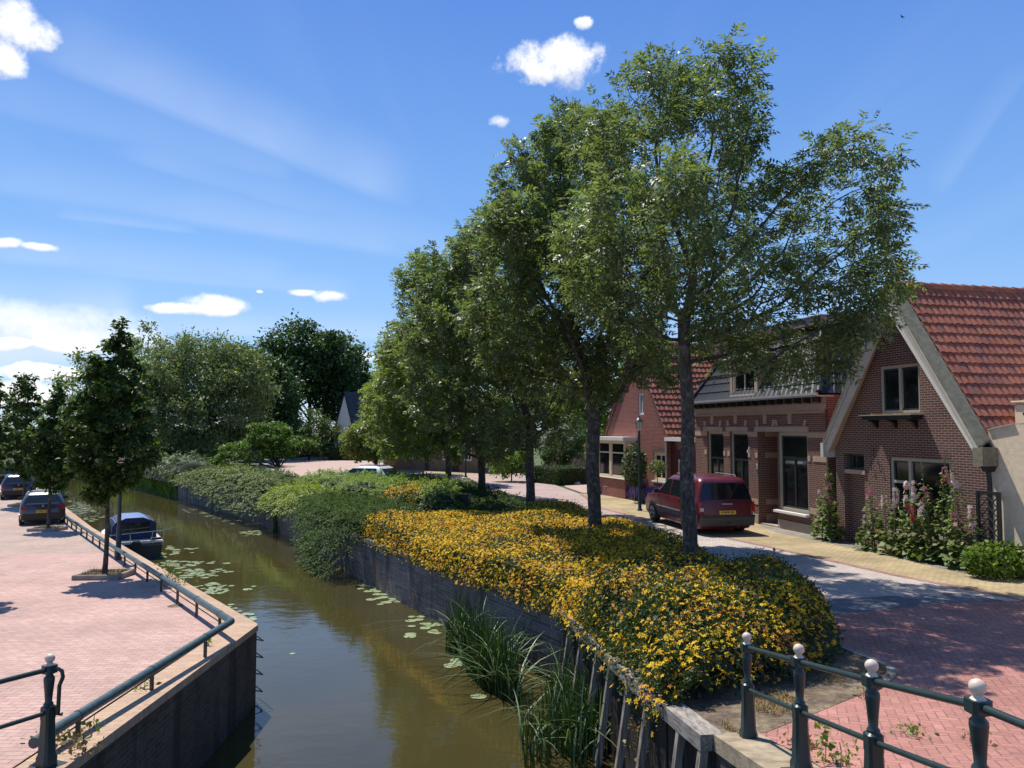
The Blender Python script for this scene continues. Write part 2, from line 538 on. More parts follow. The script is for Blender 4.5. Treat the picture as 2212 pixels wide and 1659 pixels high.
M['pave_border'] = brickmat('red_border_clinkers', (0.35, 0.19, 0.155), (0.27, 0.15, 0.125), (0.17, 0.12, 0.10), bw=0.10, bh=0.21, mw=0.012, wall=False, ang=R(-14))
M['pave_dark'] = brickmat('blue_grey_clinkers', (0.17, 0.175, 0.19), (0.12, 0.13, 0.15), (0.10, 0.10, 0.10), bw=0.21, bh=0.105, mw=0.01, wall=False)
M['pave_red'] = herring('red_herringbone_clinkers', (0.41, 0.195, 0.155), (0.33, 0.15, 0.12), (0.17, 0.09, 0.075), ang=R(20))
M['pave_slab'] = brickmat('grey_slabs', (0.235, 0.22, 0.205), (0.20, 0.19, 0.175), (0.11, 0.10, 0.09), bw=0.3, bh=0.3, mw=0.012, wall=False, offset=0.0, ang=R(-14))
M['kerb'] = plain('kerb_concrete', (0.25, 0.22, 0.19), 0.9, var=0.25, scale=4, bump=0.3)
M['stone'] = plain('buff_stone', (0.42, 0.295, 0.215), 0.85, var=0.12, scale=3, bump=0.15)
M['stone_grey'] = plain('grey_plinth', (0.36, 0.31, 0.26), 0.9, var=0.15, scale=3, bump=0.2)
M['abut'] = plain('abutment_cap_stone', (0.31, 0.245, 0.16), 0.9, var=0.5, scale=5, bump=0.5)
M['render'] = plain('cream_render', (0.82, 0.67, 0.48), 0.92, var=0.07, scale=2.5, bump=0.0)
M['rough_render'] = plain('rough_cream_render', (0.78, 0.64, 0.46), 0.95, var=0.16, scale=7, bump=0.9)
M['white'] = plain('white_paint', (0.74, 0.73, 0.68), 0.45, var=0.06)
M['offwhite'] = plain('weathered_white_board', (0.52, 0.50, 0.45), 0.6, var=0.12, scale=3)
M['lichen'] = plain('lichen_board', (0.20, 0.185, 0.125), 0.9, var=0.35, scale=7, bump=0.3)
M['cream'] = plain('cream_paint', (0.70, 0.60, 0.42), 0.45, var=0.05)
M['frame_olive'] = plain('stone_coloured_window_paint', (0.40, 0.385, 0.30), 0.45, var=0.06)
M['dark_frame'] = plain('dark_green_sash_paint', (0.028, 0.036, 0.038), 0.35, var=0.1)
M['black'] = plain('black_paint', (0.012, 0.013, 0.015), 0.4, var=0.2)
M['iron'] = plain('dark_green_iron', (0.016, 0.033, 0.032), 0.38, var=0.25, scale=9, bump=0.12)
M['pipe'] = plain('worn_green_pipe', (0.045, 0.082, 0.088), 0.42, var=0.4, scale=12, bump=0.12)
M['ball'] = plain('cream_ball_paint', (0.62, 0.50, 0.385), 0.4, var=0.05)
M['zinc'] = plain('zinc', (0.45, 0.45, 0.45), 0.45, metal=0.4, var=0.1)
M['pinkboard'] = plain('mauve_fascia', (0.30, 0.22, 0.22), 0.6, var=0.1)
M['maroon'] = plain('maroon_boards', (0.085, 0.022, 0.022), 0.6, var=0.15)
def soilf(t):
    o = t.obj()
    n1, n2 = t.noise(o, 1.6, 6.0, 0.68), t.noise(o, 14.0, 5.0, 0.7)
    c_ = t.ramp(n1, [(0.28, (0.07, 0.052, 0.038)), (0.5, (0.15, 0.115, 0.082)), (0.68, (0.30, 0.235, 0.15))])
    c_ = t.vm('SCALE', c_, scale=t.mapr(n2, 0.3, 0.7, 0.55, 1.4))
    return bsdf(t, c_, 1.0, 0.1, 0, t.bump(n2, 1.0, 0.03))
M['soil'] = mat('dry_soil', soilf)
M['grassland'] = plain('meadow_grass', (0.075, 0.10, 0.03), 1.0, var=0.3, scale=0.8)
M['earth'] = plain('dark_earth', (0.05, 0.042, 0.03), 1.0, var=0.3)
M['gravel'] = plain('white_gravel', (0.58, 0.54, 0.48), 1.0, var=0.3, scale=12, bump=0.8)
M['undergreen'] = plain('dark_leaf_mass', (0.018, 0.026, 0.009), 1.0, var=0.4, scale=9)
M['stem'] = plain('green_stem', (0.075, 0.105, 0.035), 0.7)
M['wood_stem'] = plain('brown_stem', (0.05, 0.036, 0.026), 0.9)
M['tarp_blue'] = plain('blue_canvas', (0.014, 0.024, 0.075), 0.75, var=0.15)
M['tarp_top'] = plain('light_blue_canvas', (0.10, 0.17, 0.36), 0.7, var=0.12)
M['hull_dark'] = plain('navy_hull', (0.012, 0.013, 0.022), 0.3)
M['gelcoat'] = plain('cream_gelcoat', (0.70, 0.66, 0.58), 0.3, var=0.05)
M['steel'] = plain('stainless_steel', (0.6, 0.6, 0.6), 0.25, metal=0.9)
M['tyre'] = plain('tyre_rubber', (0.014, 0.014, 0.014), 0.8)
M['rim'] = plain('alloy_rim', (0.42, 0.42, 0.43), 0.35, metal=0.7)
M['plate'] = plain('yellow_plate', (0.70, 0.42, 0.03), 0.5, var=0.03)
M['taillight'] = plain('red_lamp_glass', (0.38, 0.012, 0.012), 0.15, var=0.05)
M['clear_lamp'] = plain('clear_lamp_glass', (0.55, 0.45, 0.38), 0.15)
M['plastic'] = plain('grey_plastic', (0.036, 0.038, 0.042), 0.55)
M['dark_plastic'] = plain('dark_plastic', (0.02, 0.021, 0.022), 0.6)
M['van_red'] = plain('dark_red_car_paint', (0.095, 0.007, 0.012), 0.34, var=0.03, coat=0.25)
M['car_grey'] = plain('anthracite_car_paint', (0.035, 0.037, 0.040), 0.35, metal=0.2, var=0.03, coat=0.8)
M['car_black'] = plain('black_car_paint', (0.016, 0.017, 0.022), 0.28, var=0.03, coat=0.8)
M['car_white'] = plain('white_car_paint', (0.62, 0.66, 0.72), 0.3, var=0.02, coat=0.8)
M['lamp_glass'] = plain('milky_lamp_glass', (0.62, 0.60, 0.54), 0.25)
M['gauze'] = plain('grey_net_curtain', (0.12, 0.15, 0.15), 0.9, var=0.25, scale=5)
M['pad'] = leafmat('lily_pad', (0.20, 0.26, 0.12), (0.33, 0.39, 0.21), (0.42, 0.45, 0.27), trans=0.05, rough=0.1, spec=0.6)
def glassf(t):
    return bsdf(t, t.vm('SCALE', (0.012, 0.014, 0.016), scale=t.mapr(t.noise(t.obj(), 3.0), 0.3, 0.7, 0.6, 1.4)), 0.05, 0.5)
M['glass'] = mat('dark_window_glass', glassf)
M['car_glass'] = mat('tinted_car_glass', lambda t: bsdf(t, (0.010, 0.013, 0.016), 0.04, 0.5))
def barkf(t):
    o = t.obj()
    v = t.vm('MULTIPLY', o, (1, 1, 0.25))
    n_ = t.noise(v, 22.0, 6.0, 0.7)
    li = t.mapr(t.noise(o, 7.0, 5.0, 0.7), 0.5, 0.62, 0.0, 0.55, smooth=True)
    col_ = t.mix(li, t.ramp(n_, [(0.3, (0.022, 0.019, 0.017)), (0.7, (0.105, 0.092, 0.078))]), (0.19, 0.185, 0.155))
    return bsdf(t, col_, 0.95, 0.2, 0, t.bump(n_, 0.8, 0.03))
M['bark'] = mat('bark', barkf)
def timber(name, ca, cb, sc_=(9.0, 9.0, 0.7)):
    def f(t):
        o = t.obj()
        n_ = t.noise(t.vm('MULTIPLY', o, sc_), 3.0, 6.0, 0.65)
        return bsdf(t, t.ramp(n_, [(0.3, ca), (0.72, cb)]), 0.85, 0.25, 0, t.bump(n_, 0.6, 0.01))
    return mat(name, f)
M['timber_grey'] = timber('weathered_timber', (0.10, 0.085, 0.07), (0.42, 0.375, 0.325), (6.0, 1.1, 9.0))
M['timber_post'] = timber('weathered_post', (0.07, 0.06, 0.05), (0.40, 0.35, 0.29))
M['timber_dark'] = timber('wet_dark_boards', (0.016, 0.014, 0.012), (0.06, 0.05, 0.042))
def tilef(name, stops, rough, spec=0.4):
    def f(t):
        o = t.obj()
        x, y, z = t.xyz(o)
        wn = t.n('ShaderNodeTexWhiteNoise', noise_dimensions='1D')
        t.put(wn.inputs['W'], t.geo('Random Per Island'))
        col_ = t.ramp(t.geo('Random Per Island'), stops)
        li = t.mapr(t.noise(o, 5.0, 5.0, 0.7), 0.52, 0.75, 0.0, 0.5, smooth=True)
        col_ = t.mix(li, col_, (0.16, 0.10, 0.075))
        return bsdf(t, t.vm('SCALE', col_, scale=t.mapr(t.noise(o, 25.0, 3.0), 0.3, 0.7, 0.85, 1.15)), rough, spec)
    return mat(name, f)
M['tile_orange'] = tilef('orange_pantiles', [(0.0, (0.27, 0.085, 0.05)), (0.35, (0.36, 0.125, 0.072)), (0.7, (0.30, 0.105, 0.068)), (1.0, (0.21, 0.085, 0.065))], 0.8, 0.3)
def blacktile(t):
    return bsdf(t, t.ramp(t.geo('Random Per Island'), [(0.0, (0.013, 0.016, 0.021)), (1.0, (0.022, 0.025, 0.032))]), 0.55, 0.3)
M['tile_black'] = mat('glazed_black_tiles', blacktile)
# leaves
M['ash'] = leafmat('ash_leaf', (0.078, 0.112, 0.042), (0.138, 0.180, 0.074), (0.25, 0.285, 0.145), trans=0.5, rough=0.28, tint=(1.15, 1.25, 0.6))
M['linden'] = leafmat('linden_leaf', (0.026, 0.056, 0.014), (0.052, 0.096, 0.022), (0.13, 0.19, 0.035), trans=0.38, rough=0.4)
M['willow'] = leafmat('willow_leaf', (0.095, 0.138, 0.048), (0.15, 0.20, 0.078), (0.22, 0.26, 0.115), trans=0.3, rough=0.45)
M['dark_leaf'] = leafmat('dark_tree_leaf', (0.030, 0.066, 0.020), (0.055, 0.102, 0.030), (0.085, 0.14, 0.046), trans=0.28, rough=0.4)
M['maple'] = leafmat('spreading_tree_leaf', (0.065, 0.125, 0.02), (0.10, 0.175, 0.028), (0.15, 0.225, 0.04), trans=0.35)
M['yew'] = leafmat('blue_green_sprig', (0.036, 0.072, 0.022), (0.066, 0.112, 0.034), (0.12, 0.165, 0.055), trans=0.25, rough=0.6, spec=0.12)
M['lime'] = leafmat('lime_sprig', (0.13, 0.20, 0.018), (0.22, 0.29, 0.026), (0.28, 0.34, 0.04), trans=0.3)
M['sage'] = leafmat('sage_sprig', (0.075, 0.118, 0.030), (0.125, 0.175, 0.05), (0.18, 0.22, 0.075), trans=0.25, rough=0.5)
M['mid'] = leafmat('mid_green_leaf', (0.085, 0.150, 0.02), (0.145, 0.225, 0.035), (0.23, 0.31, 0.065), trans=0.38)
M['hyper'] = leafmat('hypericum_leaf', (0.022, 0.052, 0.012), (0.042, 0.080, 0.018), (0.10, 0.105, 0.03), trans=0.25)
def petalf(t):
    f_ = t.m('ADD', t.m('MULTIPLY', t.geo('Random Per Island'), 0.75), t.mapr(t.noise(t.obj(), 1.5, 4.0), 0.38, 0.68, -0.15, 0.45))
    c_ = t.ramp(f_, [(0.0, (0.97, 0.72, 0.04)), (0.5, (0.95, 0.56, 0.02)), (0.8, (0.76, 0.34, 0.03)), (1.0, (0.42, 0.17, 0.05))])
    tr = t.n('ShaderNodeBsdfTranslucent')
    t.put(tr.inputs['Color'], c_)
    mx = t.n('ShaderNodeMixShader')
    mx.inputs[0].default_value = 0.38
    t.t.links.new(bsdf(t, c_, 0.65, 0.25), mx.inputs[1])
    t.t.links.new(tr.outputs[0], mx.inputs[2])
    return mx.outputs[0]
M['petal'] = mat('yellow_petal', petalf)
M['reed_dark'] = leafmat('dark_reed_blade', (0.012, 0.032, 0.008), (0.028, 0.062, 0.014), (0.06, 0.11, 0.03), trans=0.2, rough=0.35)
M['reed'] = leafmat('reed_blade', (0.05, 0.09, 0.025), (0.12, 0.18, 0.07), (0.24, 0.30, 0.17), trans=0.2, rough=0.3)
M['hedge'] = leafmat('hedge_leaf', (0.030, 0.062, 0.012), (0.050, 0.095, 0.018), (0.075, 0.13, 0.028), trans=0.2)
M['holly'] = leafmat('hollyhock_leaf', (0.08, 0.14, 0.035), (0.13, 0.19, 0.05), (0.24, 0.24, 0.09), trans=0.3)
M['lavender'] = leafmat('lavender_spike', (0.08, 0.085, 0.06), (0.17, 0.11, 0.33), (0.26, 0.16, 0.48), trans=0.15, tint=(1, 1, 1))
M['dry'] = leafmat('dry_leaf', (0.20, 0.10, 0.045), (0.34, 0.20, 0.09), (0.42, 0.30, 0.17), trans=0.1, tint=(1, 1, 1))
M['weed'] = leafmat('weed_leaf', (0.10, 0.17, 0.02), (0.17, 0.24, 0.035), (0.30, 0.28, 0.09), trans=0.3)
def flow(name, a, b):
    return leafmat(name, a, b, trans=0.25, rough=0.6, tint=(1, 1, 1))
M['fl_pink'] = flow('pink_petal', (0.72, 0.20, 0.26), (0.66, 0.30, 0.34))
M['fl_pale'] = flow('pale_pink_petal', (0.80, 0.52, 0.50), (0.82, 0.64, 0.60))
M['fl_red'] = flow('crimson_petal', (0.60, 0.02, 0.07), (0.52, 0.03, 0.09))
M['fl_salmon'] = flow('salmon_rose', (0.74, 0.22, 0.17), (0.76, 0.36, 0.28))
def waterf(t):
    o = t.obj()
    n1 = t.noise(t.vm('MULTIPLY', o, (1.0, 1.6, 1.0)), 1.4, 4.0, 0.55)
    n2 = t.noise(o, 9.0, 3.0, 0.5)
    calm = t.mapr(t.noise(o, 0.22, 2.0), 0.38, 0.62, 0.25, 1.0)
    h = t.m('ADD', t.m('MULTIPLY', n1, 1.0), t.m('MULTIPLY', t.m('MULTIPLY', n2, calm), 0.13))
    c_ = t.mix(t.mapr(t.noise(o, 0.35, 4.0), 0.3, 0.7), (0.056, 0.046, 0.016), (0.045, 0.040, 0.015))
    return bsdf(t, c_, 0.03, 0.5, 0, t.bump(h, 0.10, 0.06), **{'IOR': 1.45})
M['water'] = mat('murky_canal_water', waterf)
M['weed_dry'] = leafmat('dry_weed', (0.22, 0.13, 0.045), (0.30, 0.20, 0.07), (0.16, 0.17, 0.05), trans=0.2, tint=(1, 1, 0.8))
M['mid_ash'] = leafmat('pale_ash_leaf', (0.100, 0.145, 0.036), (0.16, 0.205, 0.058), (0.24, 0.28, 0.11), trans=0.48, rough=0.3)
# ================================================================== SETTING: land, water, paving, walls
def sheet(name, poly, off, m_, zf, breaks):
    bm = bmesh.new()
    vs = [bm.verts.new((p[0], p[1], 0)) for p in poly]
    bm.faces.new(vs)
    bmesh.ops.triangulate(bm, faces=bm.faces[:])
    for b in breaks:
        bmesh.ops.bisect_plane(bm, geom=bm.verts[:] + bm.edges[:] + bm.faces[:], plane_co=(0, b, 0), plane_no=(0, 1, 0))
    for v in bm.verts:
        v.co.z = zf(v.co.y) + off
    bmesh.ops.recalc_face_normals(bm, faces=bm.faces[:])
    for f in bm.faces:
        if f.normal.z < 0:
            f.normal_flip()
    me = bpy.data.meshes.new(name)
    bm.to_mesh(me)
    bm.free()
    return struct(link(name, me, m_))
BR = (2, 4.4, 5.5, 6.7, 8, 10, 14, 19, 30)
BL = (2, 7.5, 13.7, 33, 60)
xy = lambda p: (p[0], p[1])
G = lambda px, py: xy(gr(px, py))
GL = lambda px, py: xy(gr(px, py, zl))

# --- canal lines (plan)
pipe_z = lambda y: zl(y) + 0.32
corner = gr(555, 1350, zl)
pipe_pts = [gr(*p, pipe_z) for p in ((500, 1342),)] + [gr(*cl(*p), pipe_z) for p in ((1440, 1110), (1130, 945), (850, 800), (650, 640), (510, 560))]
qdir = (Vector(xy(pipe_pts[-1])) - Vector(xy(pipe_pts[0]))).normalized()
qn = Vector((qdir.y, -qdir.x))                            # towards the water
C0 = Vector(xy(corner))
left_line = [Vector((-4.36, -5)), Vector((-4.42, 7.8)), C0] + [C0 + qdir * k for k in (10, 22, 36, 52, 70, 100, 150)]
wl = [on(100, 1022, WZ), on(160, 1030, WZ), on(273, 1050, WZ), on(327, 1061, WZ), on(384, 1080, WZ), on(525, 1119, WZ), on(595, 1146, WZ), on(657, 1176, WZ), on(731, 1228, WZ), on(961, 1352, WZ)]
right_line = [Vector(xy(p)) for p in wl] + [Vector(G(1216, 1309))]
timber_line = [Vector(G(1222, 1313)), Vector(G(1380, 1450)), Vector(G(1541, 1594))]
abut_line = [Vector(G(1543, 1590)), Vector(G(1646, 1659)), Vector((2.34, 5.0)), Vector((2.45, 2.0)), Vector((2.5, -5))]

water = MB().add([(-260, -8, WZ), (40, -8, WZ), (40, 260, WZ), (-260, 260, WZ)], [(0, 1, 2, 3)]).build('canal_water', M['water'])
struct(water)
bed_ = MB().add([(-260, -8, WZ - 1.2), (40, -8, WZ - 1.2), (40, 260, WZ - 1.2), (-260, 260, WZ - 1.2)], [(0, 1, 2, 3)]).build('canal_bottom', M['earth'])
struct(bed_)
far_left = left_line[-1]
sheet('left_land', [xy(p) for p in left_line] + [(-400, far_left.y), (-400, -5)], -0.03, M['grassland'], zl, BL)
rb = [Vector((-150, 190))] + right_line
sheet('right_land', [xy(p) for p in rb] + [xy(p) for p in timber_line[1:]] + [xy(p) for p in abut_line] + [(400, -5), (400, 190)], -0.03, M['grassland'], zr, BR)
sheet('far_land', [(-900, 185), (900, 185), (900, 1500), (-900, 1500)], -0.25, M['grassland'], lambda y: -0.1, ())
# --- quay paving
q_in = lambda p, o: Vector(p) - qn * o
edge_near = [Vector((-4.86, -5)), Vector((-4.92, 7.8)), C0 + Vector((-0.52, -0.12))]
bl = GL(0, 1196)
b_edge = C0 + qdir * 12.2 - qn * 0.5
sheet('quay_square_paving', [xy(p) for p in edge_near] + [xy(b_edge)] + [(bl[0], bl[1]), (-60, bl[1] + 4), (-60, -5)], 0.0, M['pave_pink'], zl, BL)
sheet('quay_road_paving', [xy(b_edge), xy(C0 + qdir * 100 - qn * 0.5), (-120, 90), (-120, bl[1] + 7), (-60, bl[1] + 4), (bl[0], bl[1])], 0.0, M['pave_tan'], zl, BL)
# --- street paving
road_r = [G(*p) for p in ((1200, 1048), (1250, 1066), (1294, 1098), (1409, 1126), (1506, 1150), (1646, 1180), (1927, 1243), (2212, 1298), (2600, 1385))]
bed_road = [(4.95, 12.6), (5.45, 14.6), (5.6, 17), (5.15, 22), (3.95, 28), (2.5, 33), (0.9, 38.5), (-1.3, 46), (-4.0, 55)]
tip = [G(1655, 1583), G(1745, 1548), G(1881, 1493), G(1924, 1462), G(1915, 1440), G(1849, 1413)]
facade_a, facade_dir = gr(1768, 1158), Vector((0.242, -0.970, 0)).normalized()
fac = lambda t: (facade_a.x + facade_dir.x * t, facade_a.y + facade_dir.y * t)
plaza = [G(1010, 1032), G(900, 1036), G(690, 1036), G(600, 1023), G(540, 1003), G(600, 985), G(690, 986), G(830, 1000), G(1010, 1010), G(1220, 1012), G(1240, 1050)]
sheet('street_near_paving', [bed_road[1], bed_road[2], bed_road[3], bed_road[4], road_r[3], road_r[4], road_r[5], road_r[6], road_r[7], (9.0, 14.0), (5.3, 14.2)], 0.0, M['pave_grey'], zr, BR)
sheet('street_far_paving', [bed_road[4], bed_road[5], bed_road[6], bed_road[7], plaza[0], plaza[9], road_r[0], road_r[1], road_r[2], road_r[3]], 0.0, M['pave_road'], zr, BR)
sheet('turning_square_paving', plaza[:10], -0.004, M['pave_plaza'], zr, BR)
sheet('junction_paving', [xy(p) for p in abut_line[:1]] + [(2.55, 7.6)] + [(2.75, 4), (2.8, -5), (40, -5), (40, 13.5), road_r[8], road_r[7], G(2055, 1302), G(1740, 1330), bed_road[0], tip[5], tip[3], tip[2], tip[1], tip[0]], 0.004, M['pave_red'], zr, BR)
sheet('dark_paving_band', [G(1690, 1302), G(1909, 1289), G(2068, 1281), G(2170, 1298), G(2055, 1303), G(1740, 1334)], 0.008, M['pave_dark'], zr, BR)
sheet('yellow_pavement', road_r[3:] + [fac(14), fac(9.5), fac(-1), fac(-8.5), fac(-12)], 0.004, M['pave_yellow'], zr, BR)
sheet('far_yellow_pavement', [G(900, 1018), G(1010, 1027), G(1100, 1030), G(1100, 1020), G(1000, 1014)], 0.004, M['pave_yellow'], zr, BR)
sheet('lamp_side_pavement', [road_r[1], road_r[2], road_r[3], fac(-12), G(1330, 1066)], 0.004, M['pave_yellow'], zr, BR)
bo = []
for i, p in enumerate(road_r[1:]):
    q = Vector(p); n_ = Vector((0.93, 0.36))
    bo.append(xy(q + n_ * 0.20))
sheet('red_border_strip', road_r[1:] + bo[::-1], 0.008, M['pave_border'], zr, BR)
off = lambda t, o: (fac(t)[0] - facade_dir.y * -1 * o * 1.0, fac(t)[1] - facade_dir.x * o) if False else (fac(t)[0] + facade_dir.y * o, fac(t)[1] - facade_dir.x * o)
sheet('grey_slab_path', [G(1690, 1153), G(1761, 1167), G(1900, 1197), G(2085, 1240), off(6.4, 0.2), off(0.4, 0.15), off(-3.4, 0.1), G(1672, 1148)], 0.008, M['pave_slab'], zr, BR)
sheet('forecourt_paving', [G(1222, 1052), G(1256, 1064), G(1335, 1068), G(1345, 1008), G(1180, 1006), G(1190, 1014)], 0.0015, M['pave_plaza'], zr, BR)
sheet('gravel_yard', [G(1238, 1043), G(1312, 1043), G(1312, 1006), G(1180, 1006), G(1180, 1018)], 0.004, M['gravel'], zr, BR)

# --- soil of the planted bank, with its kerb
inner = bed_road + [xy(gr(690, 1038)), xy(gr(590, 1024)), xy(gr(520, 1003)), (-40, 88)]
soil = [xy(p) for p in right_line[::-1]]
soil_poly = [xy(p) for p in timber_line[::-1]] + soil[:-1] + inner[::-1] + tip[::-1]
sheet('planting_soil', soil_poly, 0.008, M['soil'], lambda y: zr(y), BR)
def kerb(pts, name, h=0.035, wd=0.11):
    m_ = MB()
    L = [Vector((p[0], p[1])) for p in pts]
    rows = []
    for i, p in enumerate(L):
        t = (L[min(i + 1, len(L) - 1)] - L[max(i - 1, 0)]).normalized()
        n_ = Vector((t.y, -t.x)) * wd / 2
        z = zr(p.y)
        rows.append([(p.x - n_.x, p.y - n_.y, z - .1), (p.x - n_.x, p.y - n_.y, z + h), (p.x + n_.x, p.y + n_.y, z + h), (p.x + n_.x, p.y + n_.y, z - .1)])
    vs = [q for r_ in rows for q in r_]
    fs = []
    for i in range(len(rows) - 1):
        for k in range(3):
            fs.append((i * 4 + k, i * 4 + k + 1, i * 4 + 4 + k + 1, i * 4 + 4 + k))
    fs += [(0, 1, 2, 3), tuple(len(vs) - 1 - k for k in range(4))]
    m_.add(vs, fs)
    return struct(m_.build(name, M['kerb']))
def smooth_line(pts, k=6):
    P_ = [Vector((p[0], p[1])) for p in pts]
    out = []
    for i in range(len(P_) - 1):
        p0, p1, p2, p3 = P_[max(i - 1, 0)], P_[i], P_[i + 1], P_[min(i + 2, len(P_) - 1)]
        for j in range(k):
            t = j / k
            out.append(0.5 * (2 * p1 + (p2 - p0) * t + (2 * p0 - 5 * p1 + 4 * p2 - p3) * t * t + (3 * p1 - p0 - 3 * p2 + p3) * t ** 3))
    return out + [P_[-1]]
kerb(smooth_line([tip[2] * 1 if False else tip[2], tip[3], tip[4], tip[5], (4.95, 12.6)], 6), 'bed_kerb')
kerb(smooth_line(bed_road, 5), 'street_kerb')

# --- walls
def wall(name, line, zf, th, label, cat, face_mat, cap_mat, cap_w=0.46, cap_h=0.10, bottom=-2.3, side=1, capz=0.0, ends=True):
    """line runs with the water on its right hand when side = 1"""
    e = empty(name, (0, 0, 0))
    tag(e, label, cat)
    L = [Vector((p[0], p[1])) for p in line]
    nrm = []
    for i in range(len(L)):
        t0 = (L[i] - L[i - 1]).normalized() if i else None
        t1 = (L[i + 1] - L[i]).normalized() if i < len(L) - 1 else None
        t = ((t0 or t1) + (t1 or t0)).normalized()
        n_ = Vector((t.y, -t.x)) * side
        cs = max(0.4, n_.dot(Vector(((t1 or t0).y, -(t1 or t0).x)) * side))
        nrm.append(n_ / cs)
    a = MB()
    b = MB()
    for (mb, o0, o1, z0, z1) in ((a, 0.0, -th, bottom, -cap_h), (b, 0.025, -cap_w, -cap_h, 0.008)):
        rows = []
        for p, n_ in zip(L, nrm):
            z = zf(p.y) + capz
            f_, k_ = p + n_ * o0, p + n_ * o1
            zb = z0 if mb is a else z + z0
            rows += [(f_.x, f_.y, zb), (f_.x, f_.y, z + z1), (k_.x, k_.y, z + z1), (k_.x, k_.y, zb)]
        fs = []
        for i in range(len(L) - 1):
            for k in range(4):
                k2 = (k + 1) % 4
                fs.append((i * 4 + k, i * 4 + k2, i * 4 + 4 + k2, i * 4 + 4 + k))
        fs += [(0, 1, 2, 3), tuple((len(L) - 1) * 4 + k for k in (3, 2, 1, 0))]
        mb.add(rows, fs)
    a.build('wall_face', face_mat, e)
    b.build('coping', cap_mat, e)
    return e
wall('quay_wall', left_line[:3], zl, 0.45, 'dark brick wing wall of the quay running from the bridge to the corner', 'wall', M['brick_quay'], M['brick_edge'])
wall('quay_wall', [C0 + qdir * 0.02] + left_line[3:], zl, 0.45, 'long low brick quay wall beside the moored boat and parked cars', 'wall', M['brick_quay'], M['brick_edge'])
wall('canal_wall', [xy(p) for p in right_line[4:]], zr, 0.4, 'grey brown brick canal wall under the yellow flowers', 'wall', M['brick_wall'], M['kerb'], cap_w=0.3, cap_h=0.12, side=1)
wall('bridge_abutment', [xy(p) for p in abut_line], zr, 0.7, 'stone capped bridge abutment under the right railing', 'wall', M['brick_quay'], M['abut'], cap_w=0.46, cap_h=0.16, capz=0.02)
# grass slope on the far right bank
fb_v = []
for i in range(5):
    p = right_line[i]
    t = (right_line[i + 1] - right_line[max(i - 1, 0)]).normalized()
    n_ = Vector((t.y, -t.x))
    s_ = (1, 1, 1, .7, .02)[i]
    fb_v += [(p.x - n_.x * .3, p.y - n_.y * .3, -0.1), (p.x + n_.x * .5 * s_, p.y + n_.y * .5 * s_, -0.75), (p.x + n_.x * .95 * s_, p.y + n_.y * .95 * s_, WZ - .4)]
fb_f = [(i * 3 + k, i * 3 + k + 1, i * 3 + 4 + k, i * 3 + 3 + k) for i in range(4) for k in range(2)]
struct(MB().add(fb_v, fb_f).build('far_bank', M['grassland'], None, 180))
def grass_blades(name, P, h, wd, m_, parent=None, bend=0.35, seg=3):
    """P: (n,3) roots; tapered bent blades"""
    n = len(P)
    az = NR.uniform(0, 2 * np.pi, n)
    d = np.stack([np.cos(az), np.sin(az), np.zeros(n)], 1)
    s = np.stack([-np.sin(az), np.cos(az), np.zeros(n)], 1)
    H = h * NR.uniform(0.5, 1.15, n)
    B = bend * NR.uniform(0.1, 1.6, n)
    V = np.zeros((n, (seg + 1) * 2, 3))
    for i in range(seg + 1):
        t = i / seg
        c = P + d * (B * H * t ** 2.2)[:, None] + np.array([0, 0, 1.0]) * (H * (t - 0.38 * B * t ** 3))[:, None]
        ww = wd * (1 - t) ** 0.7 * 0.5 + 0.0004
        V[:, 2 * i] = c - s * ww
        V[:, 2 * i + 1] = c + s * ww
    F = []
    for i in range(seg):
        F.append([2 * i, 2 * i + 1, 2 * i + 3, 2 * i + 2])
    F = np.array(F)
    k = (seg + 1) * 2
    FF = (np.arange(n)[:, None, None] * k + F[None]).reshape(-1, 4)
    return link(name, np_mesh(name, V.reshape(-1, 3), FF), m_, parent)
# --- timber retaining wall
tw = tag(empty('timber_retaining_wall', (0, 0, 0)), 'dark timber board wall with pale leaning posts below the flowers', 'retaining wall')
tn = Vector(((timber_line[-1] - timber_line[0]).normalized().y, -(timber_line[-1] - timber_line[0]).normalized().x))
T0, T1 = timber_line[0], timber_line[-1]
if tn.dot(Vector((-1, -0.3))) < 0:
    tn = -tn
tdir = (T1 - T0).normalized()
tl = (T1 - T0).length
bm_ = MB()
nb = 26
for i in range(nb):
    a0, a1 = T0 + tdir * (tl * i / nb + 0.004), T0 + tdir * (tl * (i + 1) / nb - 0.004)
    j = rnd.uniform(-0.01, 0.01)
    zt = zr(a0.y) - 0.05
    q = [a0 + tn * (0.02 + j), a1 + tn * (0.02 + j), a1 - tn * 0.05, a0 - tn * 0.05]
    bm_.add([(p.x, p.y, -2.2) for p in q] + [(p.x, p.y, zt) for p in q], [(0, 1, 5, 4), (1, 2, 6, 5), (2, 3, 7, 6), (3, 0, 4, 7), (4, 5, 6, 7)])
bm_.build('boards', M['timber_dark'], tw)
cap = MB()
for i in range(6):
    a0, a1 = T0 + tdir * (tl * i / 6 - (0.0 if i else 0.1)), T0 + tdir * (tl * (i + 1) / 6 - 0.004)
    q = [a0 + tn * 0.14, a1 + tn * 0.14, a1 - tn * 0.12, a0 - tn * 0.12]
    zs = [zr(p.y) + 0.035 for p in q]
    cap.add([(p.x, p.y, z - 0.17) for p, z in zip(q, zs)] + [(p.x, p.y, z) for p, z in zip(q, zs)], [(3, 2, 1, 0), (0, 1, 5, 4), (1, 2, 6, 5), (2, 3, 7, 6), (3, 0, 4, 7), (4, 5, 6, 7)])
cap.build('cap_beam', M['timber_grey'], tw)
c6 = crop(2000, 2200, 0.4973)
